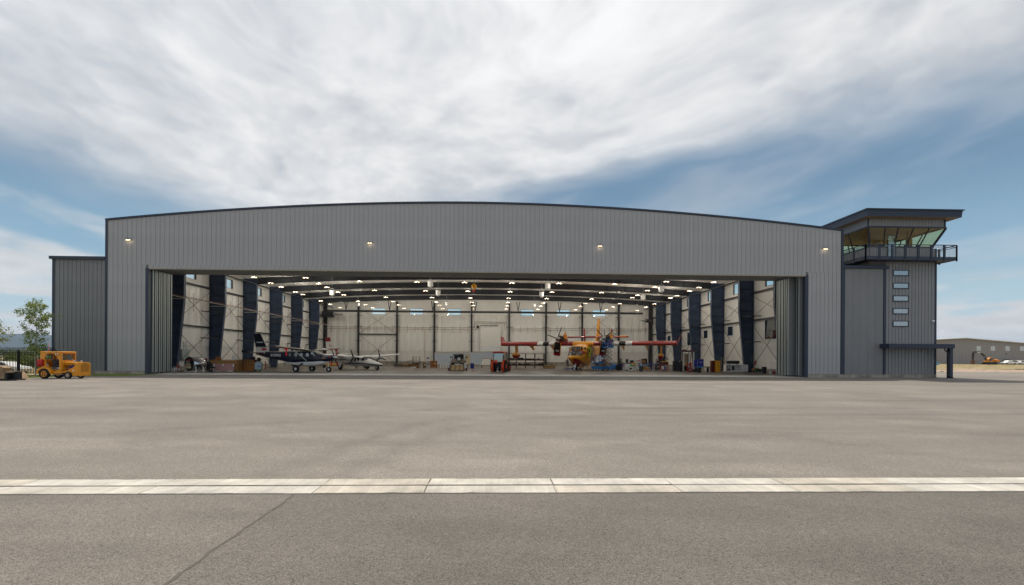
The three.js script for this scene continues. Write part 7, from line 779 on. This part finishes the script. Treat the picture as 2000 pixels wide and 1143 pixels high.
{
  const r = rng(40); const sh = [[-63.3, 70, 1.1], [-75.6, 85, 1.5], [-68.7, 79, 1.2], [-90.6, 99, 1.6], [-60.7, 71, 1.0], [-105.6, 120, 2.1], [-126.7, 140, 2.4], [-84, 99, 1.4]]; const wh = ['low round green shrub beyond the fence near the wing', 'broad green shrub beyond the fence', 'small green shrub beyond the fence in mid view', 'green shrub beyond the fence left of the white car', 'smallest green shrub just behind the fence', 'large shrub far behind the fence', 'large leafy shrub furthest left behind the fence', 'olive shrub far behind the fence on the right'];
  sh.forEach(([x, Z, h], i) => tree('shrub', wh[i], [x, GY, -Z], h, h * 0.75, 50 + i, 2600, { cat: 'shrub', low: 0.08, nb: 22, leaf: 0.16, tr: 0.05, bark: '#5c5346', spread: 1.6, prof: () => 0.9, group: 'shrubs beyond the fence', cols: ['#7d8c48', '#8f9a56', '#6b7a3e'] }));
  // far belt of trees along the foot of the hills
  const P = [], Cc = [], cs = ['#4d5a34', '#5e6a40', '#42502e'].map(C); for (let i = 0; i < 16000; i++) { const a = r(), x = -620 + a * 520, Z = 300 + r() * 60, h = (2 + 5 * fbm(x * 0.05, 3, 3)); const y = GY + Math.pow(r(), 0.8) * h, L = 0.5 + r() * 0.7; const d = V(r() - 0.5, r() - 0.3, r() - 0.5).normalize(), q = V(r() - 0.5, r() - 0.5, r() - 0.5).cross(d).normalize(); const c0 = V(x, y, -Z), c1 = c0.clone().addScaledVector(d, L), c2 = c0.clone().addScaledVector(q, L * 0.8); P.push(c0.x, c0.y, c0.z, c1.x, c1.y, c1.z, c2.x, c2.y, c2.z); const c = cs[i % 3]; for (let k = 0; k < 3; k++) Cc.push(c.r, c.g, c.b); }
  const g = new THREE.BufferGeometry(); g.setAttribute('position', new THREE.Float32BufferAttribute(P, 3)); g.setAttribute('color', new THREE.Float32BufferAttribute(Cc, 3)); g.computeVertexNormals(); const o = add('tree_belt', g, new THREE.MeshStandardMaterial({ vertexColors: true, roughness: 1, side: THREE.DoubleSide })); tag(o, 'far belt of dark trees below the hills on the left', 'trees'); o.userData.kind = 'stuff';
}
// hills
{
  const hill = (name, Z, x0, x1, hf, depth, color) => { const nx = 90, nz = 10, P = [], I = []; for (let j = 0; j <= nz; j++) for (let i = 0; i <= nx; i++) { const x = mix(x0, x1, i / nx), v = j / nz; P.push(x, -2 + hf(x) * Math.sin(Math.PI / 2 * Math.min(1, v * 1.15)) * (1 + 0.12 * (fbm(x / 400, v * 6, 5) - 0.5)), -(Z + depth * v)); } for (let j = 0; j < nz; j++) for (let i = 0; i < nx; i++) { const a = j * (nx + 1) + i; I.push(a, a + 1, a + nx + 1, a + 1, a + nx + 2, a + nx + 1); } const g = new THREE.BufferGeometry(); g.setAttribute('position', new THREE.Float32BufferAttribute(P, 3)); g.setIndex(I); g.computeVertexNormals(); struct(name, g, mat(color, 1)); };
  hill('hills', 5200, -9500, 9500, x => 175 + 85 * sst(-3200, -6800, x) * 1 - 60 * sst(-2500, 2500, x) + 60 * (fbm(x / 1500 + 4, 2, 4) - 0.5), 1500, '#39423c');
}
// parked car beyond the fence, attachment with timber blocks at the frame edge
{
  const c = thing('parked_sedan', 'white sedan parked beyond the black fence', 'car', [-52.2, GY, -56.2], 0.05); add('body', prism([[-2.2, 0.35], [2.2, 0.35], [2.25, 0.62], [2.1, 0.82], [1.2, 0.95], [0.55, 1.36], [-0.9, 1.42], [-1.7, 1.0], [-2.2, 0.92]], -0.85, 0.85, [], 0.06), M.white, c); add('side_window', prism([[-1.45, 1.0], [1.0, 0.98], [0.5, 1.3], [-0.85, 1.35]], 0.85, 0.862), M.glassDark, c); for (const x of [-1.4, 1.4]) for (const z of [-0.75, 0.75]) wheelParts(c, 0.33, 0.22, x, 0.33, z, 'z', M.rubber, M.grey); add('headlight', [box(0.2, 0.12, 0.3, 2.15, 0.72, 0.6)], M.glass, c);
  const s = thing('loader_forks', 'black steel fork frame loaded with timber blocks at the left edge', 'fork attachment', [-35.6, 0, -38.3]); add('upright', box(0.45, 0.75, 0.2, -0.95, 0.42, 0), M.black, s); add('upright', box(0.42, 0.6, 0.25, 1.0, 0.36, 0), M.black, s); add('fork', [box(2.4, 0.08, 0.12, 0, 0.07, 0.35), box(2.4, 0.08, 0.12, 0, 0.07, -0.35), box(0.14, 0.5, 0.9, -0.6, 0.3, 0), box(0.14, 0.5, 0.9, 0.6, 0.3, 0)], M.black, s); const tm = M.woodGrey; add('timber_block', box(0.9, 0.42, 0.8, 0.0, 0.34, 0), tm, s); add('timber_block', box(0.55, 0.42, 0.6, -0.75, 0.95, 0, 0, 0, 0.08), tm, s); add('timber_block', box(0.45, 0.4, 0.6, 0.05, 0.82, 0, 0, 0, -0.35), tm, s); add('timber_block', box(1.6, 0.1, 0.7, 0.1, 0.62, 0), tm, s); add('strap', [box(0.05, 0.5, 0.62, -0.6, 0.9, 0.02)], M.orange, s);
  const w = thing('stone_wedge', 'tan wedge shaped block on the apron beside the fork frame', 'block', [-35.75, 0, -39.7]); add('block', prism([[-0.3, 0], [0.42, 0], [0.2, 0.36], [0.02, 0.58], [-0.3, 0.6]], -0.45, 0.45, [], 0.04), new THREE.MeshStandardMaterial({ color: C('#b09478'), map: dirtMap, roughness: 0.95 }), w); add('chip', [box(0.2, 0.1, 0.2, 0.3, 0.05, 0.5, 0, 0.4)], M.woodGrey, w);
}
// ---------------------------------------------------------------- outside, right
{
  const b = thing('far_warehouse', 'wide low taupe metal warehouse across the dry field', 'warehouse', [0, GY, 0]), Z = 213, pk = 201, x0 = 160, x1 = 262; const ey = x => 11.5 - Math.abs(x - pk) * (x < pk ? 0.055 : 0.075);
  add('core', prism([[x0, 0], [x1, 0], [x1, ey(x1) - 0.2], [pk, ey(pk) - 0.2], [x0, ey(x0) - 0.2]], -Z - 40, -Z - 0.05), M.core, b);
  const fm = [mat('#94908f', 0.6), mat('#979392', 0.6)]; const wl = grp('front_wall', b); { const n = 128, w = (x1 - x0) / n; for (let i = 0; i < n; i++) { const o = new THREE.Mesh(panelGeo(w, ey(x0 + i * w) - 0.2, ey(x0 + (i + 1) * w) - 0.2, 0.05), fm[i % 2]); o.name = 'panel'; o.position.set(x0 + i * w, 0, -Z); wl.add(o); } }
  add('roof', [bar(V(pk, ey(pk), -Z - 20), V(x0, ey(x0), -Z - 20), 0.3, 42), bar(V(pk, ey(pk), -Z - 20), V(x1, ey(x1), -Z - 20), 0.3, 42)], mat('#dfe0da', 0.6), b);
  for (const x of [163.6, 207.4, 213.7, 220.2, 226.7, 233.2]) { const w = grp('window', b); add('frame', [bb(x - 0.85, x + 0.85, 6.2, 6.3, -Z, -Z + 0.12), bb(x - 0.85, x + 0.85, 7.95, 8.05, -Z, -Z + 0.12), bb(x - 0.85, x - 0.75, 6.3, 7.95, -Z, -Z + 0.12), bb(x + 0.75, x + 0.85, 6.3, 7.95, -Z, -Z + 0.12)], M.white, w); add('pane', bb(x - 0.75, x + 0.75, 6.3, 7.95, -Z + 0.06, -Z + 0.08), mat('#c3ccd6', 0.2), w); }
  const d = grp('roller_door', b); add('curtain', bb(218.4, 220.9, 0, 2.2, -Z + 0.06, -Z + 0.1), mat('#4b4244', 0.6), d); add('frame', [bb(218.2, 218.4, 0, 2.4, -Z, -Z + 0.14), bb(220.9, 221.1, 0, 2.4, -Z, -Z + 0.14), bb(218.4, 220.9, 2.2, 2.4, -Z, -Z + 0.14)], M.dgrey, d); add('side_door', bb(222.0, 222.9, 0, 1.6, -Z + 0.05, -Z + 0.12), mat('#4b4244', 0.6), b); add('wall_lamp', bb(219.4, 219.8, 4.7, 5.0, -Z + 0.05, -Z + 0.3), M.black, b);
}
{
  const e = thing('excavator', 'orange tracked excavator with dark boom folded to the left', 'excavator', [196.3, GY + 0.35, -197], 0); const om = mat('#d98a26', 0.5), dm = mat('#3a3432', 0.6);
  for (const z of [-1.1, 1.1]) add('track', prism(rrect(-2.1, 2.1, 0, 0.85, 0.42, 6), z - 0.3, z + 0.3), M.black, e); add('undercarriage', box(2.2, 0.4, 1.8, 0, 0.7, 0), M.dgrey, e); add('upper_body', [prism([[-1.4, 0.95], [2.6, 0.95], [2.7, 1.4], [2.5, 2.1], [0.4, 2.2], [0.2, 1.6], [-1.4, 1.5]], -1.25, 0.15, [], 0.06)], om, e); add('counterweight', prism(rrect(1.9, 2.9, 1.0, 2.0, 0.25), -1.3, 1.3), om, e); add('cab', prism([[-1.5, 1.0], [0.2, 1.0], [0.2, 2.8], [-0.9, 2.8], [-1.5, 2.1]], 0.2, 1.3, [], 0.05), om, e); add('cab_glass', [prism([[-1.4, 1.3], [-0.6, 1.3], [-0.6, 2.6], [-0.85, 2.6], [-1.4, 2.0]], 1.3, 1.32), prism(rectP(-0.5, 0.1, 1.6, 2.6), 1.3, 1.32)], M.glassDark, e); add('exhaust', cyl(0.1, 0.1, 0.5, 1.4, 2.4, -0.4), M.black, e);
  add('boom', prism([[-1.3, 1.5], [-0.9, 1.8], [-1.8, 3.6], [-3.4, 4.7], [-6.4, 5.2], [-6.6, 4.9], [-3.6, 4.15], [-2.3, 3.2]], -0.3, 0.3, [], 0.04), dm, e); add('boom_decal', box(1.6, 0.25, 0.02, -4.6, 4.62, 0.31, 0, 0, -0.14), M.white, e); add('stick', prism([[-6.1, 5.4], [-6.9, 5.1], [-7.15, 4.2], [-7.0, 1.5], [-6.6, 1.5], [-6.3, 4.0]], -0.22, 0.22, [], 0.03), dm, e); add('hydraulic_ram', [rod(V(-3.2, 4.9, 0), V(-6.2, 5.5, 0), 0.12), rod(V(-6.15, 4.8, 0), V(-6.45, 2.2, 0), 0.1), rod(V(-0.6, 1.6, 0.4), V(-2.6, 3.3, 0.4), 0.12)], M.grey, e); add('hammer', [prism([[-7.3, 1.6], [-6.2, 1.6], [-6.3, 0.3], [-6.9, -0.3], [-7.4, 0.2]], -0.4, 0.4, [], 0.04), rod(V(-6.3, 0.9, 0), V(-4.9, 1.7, 0), 0.12)], mat('#6b4a2a', 0.7), e);
}
{
  const car = (label, x, Z, ry, pickup) => { const c = thing('white_pickup', label, 'pickup', [x, GY + 0.3, -Z], ry, 'white vehicles by the warehouse'); add('body', prism(pickup ? [[-2.7, 0.4], [2.6, 0.4], [2.65, 0.9], [1.4, 1.05], [0.8, 1.7], [-0.6, 1.72], [-0.8, 1.05], [-2.7, 1.05]] : [[-2.4, 0.4], [2.3, 0.4], [2.3, 0.9], [1.3, 1.0], [0.7, 1.55], [-2.2, 1.6], [-2.4, 1.0]], -0.95, 0.95, [], 0.06), M.white, c); add('side_window', prism(pickup ? [[-0.5, 1.1], [1.1, 1.1], [0.75, 1.58], [-0.5, 1.6]] : [[-2.0, 1.05], [1.0, 1.05], [0.6, 1.45], [-2.0, 1.48]], 0.95, 0.962), M.glassDark, c); for (const wx of [-1.7, 1.7]) for (const z of [-0.85, 0.85]) wheelParts(c, 0.4, 0.25, wx, 0.4, z, 'z', M.rubber, M.grey); add('bumper', box(0.15, 0.25, 1.8, 2.68, 0.55, 0), M.grey, c); };
  car('white pickup left of the row by the warehouse door', 205.3, 198, Math.PI, true); car('white van in the middle of the row by the warehouse door', 211.5, 202, 0.1, false); car('white pickup right of the row by the warehouse door', 219.0, 206.5, 0.15, true);
  const p = thing('blue_drum', 'small pale blue drum on the dry grass', 'drum', [146.5, GY + 0.3, -165]); add('drum', [cyl(0.5, 0.5, 0.9, 0, 0.45, 0)], mat('#6fa8c8', 0.5), p); add('rim', [tor(0.5, 0.05, 0, 0.9, 0, 'y'), tor(0.5, 0.05, 0, 0.45, 0, 'y')], mat('#5a90b0', 0.5), p);
  const r = rng(66); const rk = new THREE.DodecahedronGeometry(0.3, 0); const rocks = []; for (let i = 0; i < 160; i++) { const g = rk.clone(); const s = 0.3 + r(); g.scale(s, s * 0.6, s); g.translate(55 + r() * 110, GY + 0.15, -(80 + r() * 26)); rocks.push(g); } const o = add('loose_stones', rocks, new THREE.MeshStandardMaterial({ color: C('#a79c90'), map: dirtMap, roughness: 1 })); tag(o, 'loose stones scattered on the bare soil verge', 'stones'); o.userData.kind = 'stuff';
}
scene.fog = new THREE.FogExp2(new THREE.Color(0.34, 0.52, 0.82), 0.00004);
renderer.render(scene, camera);
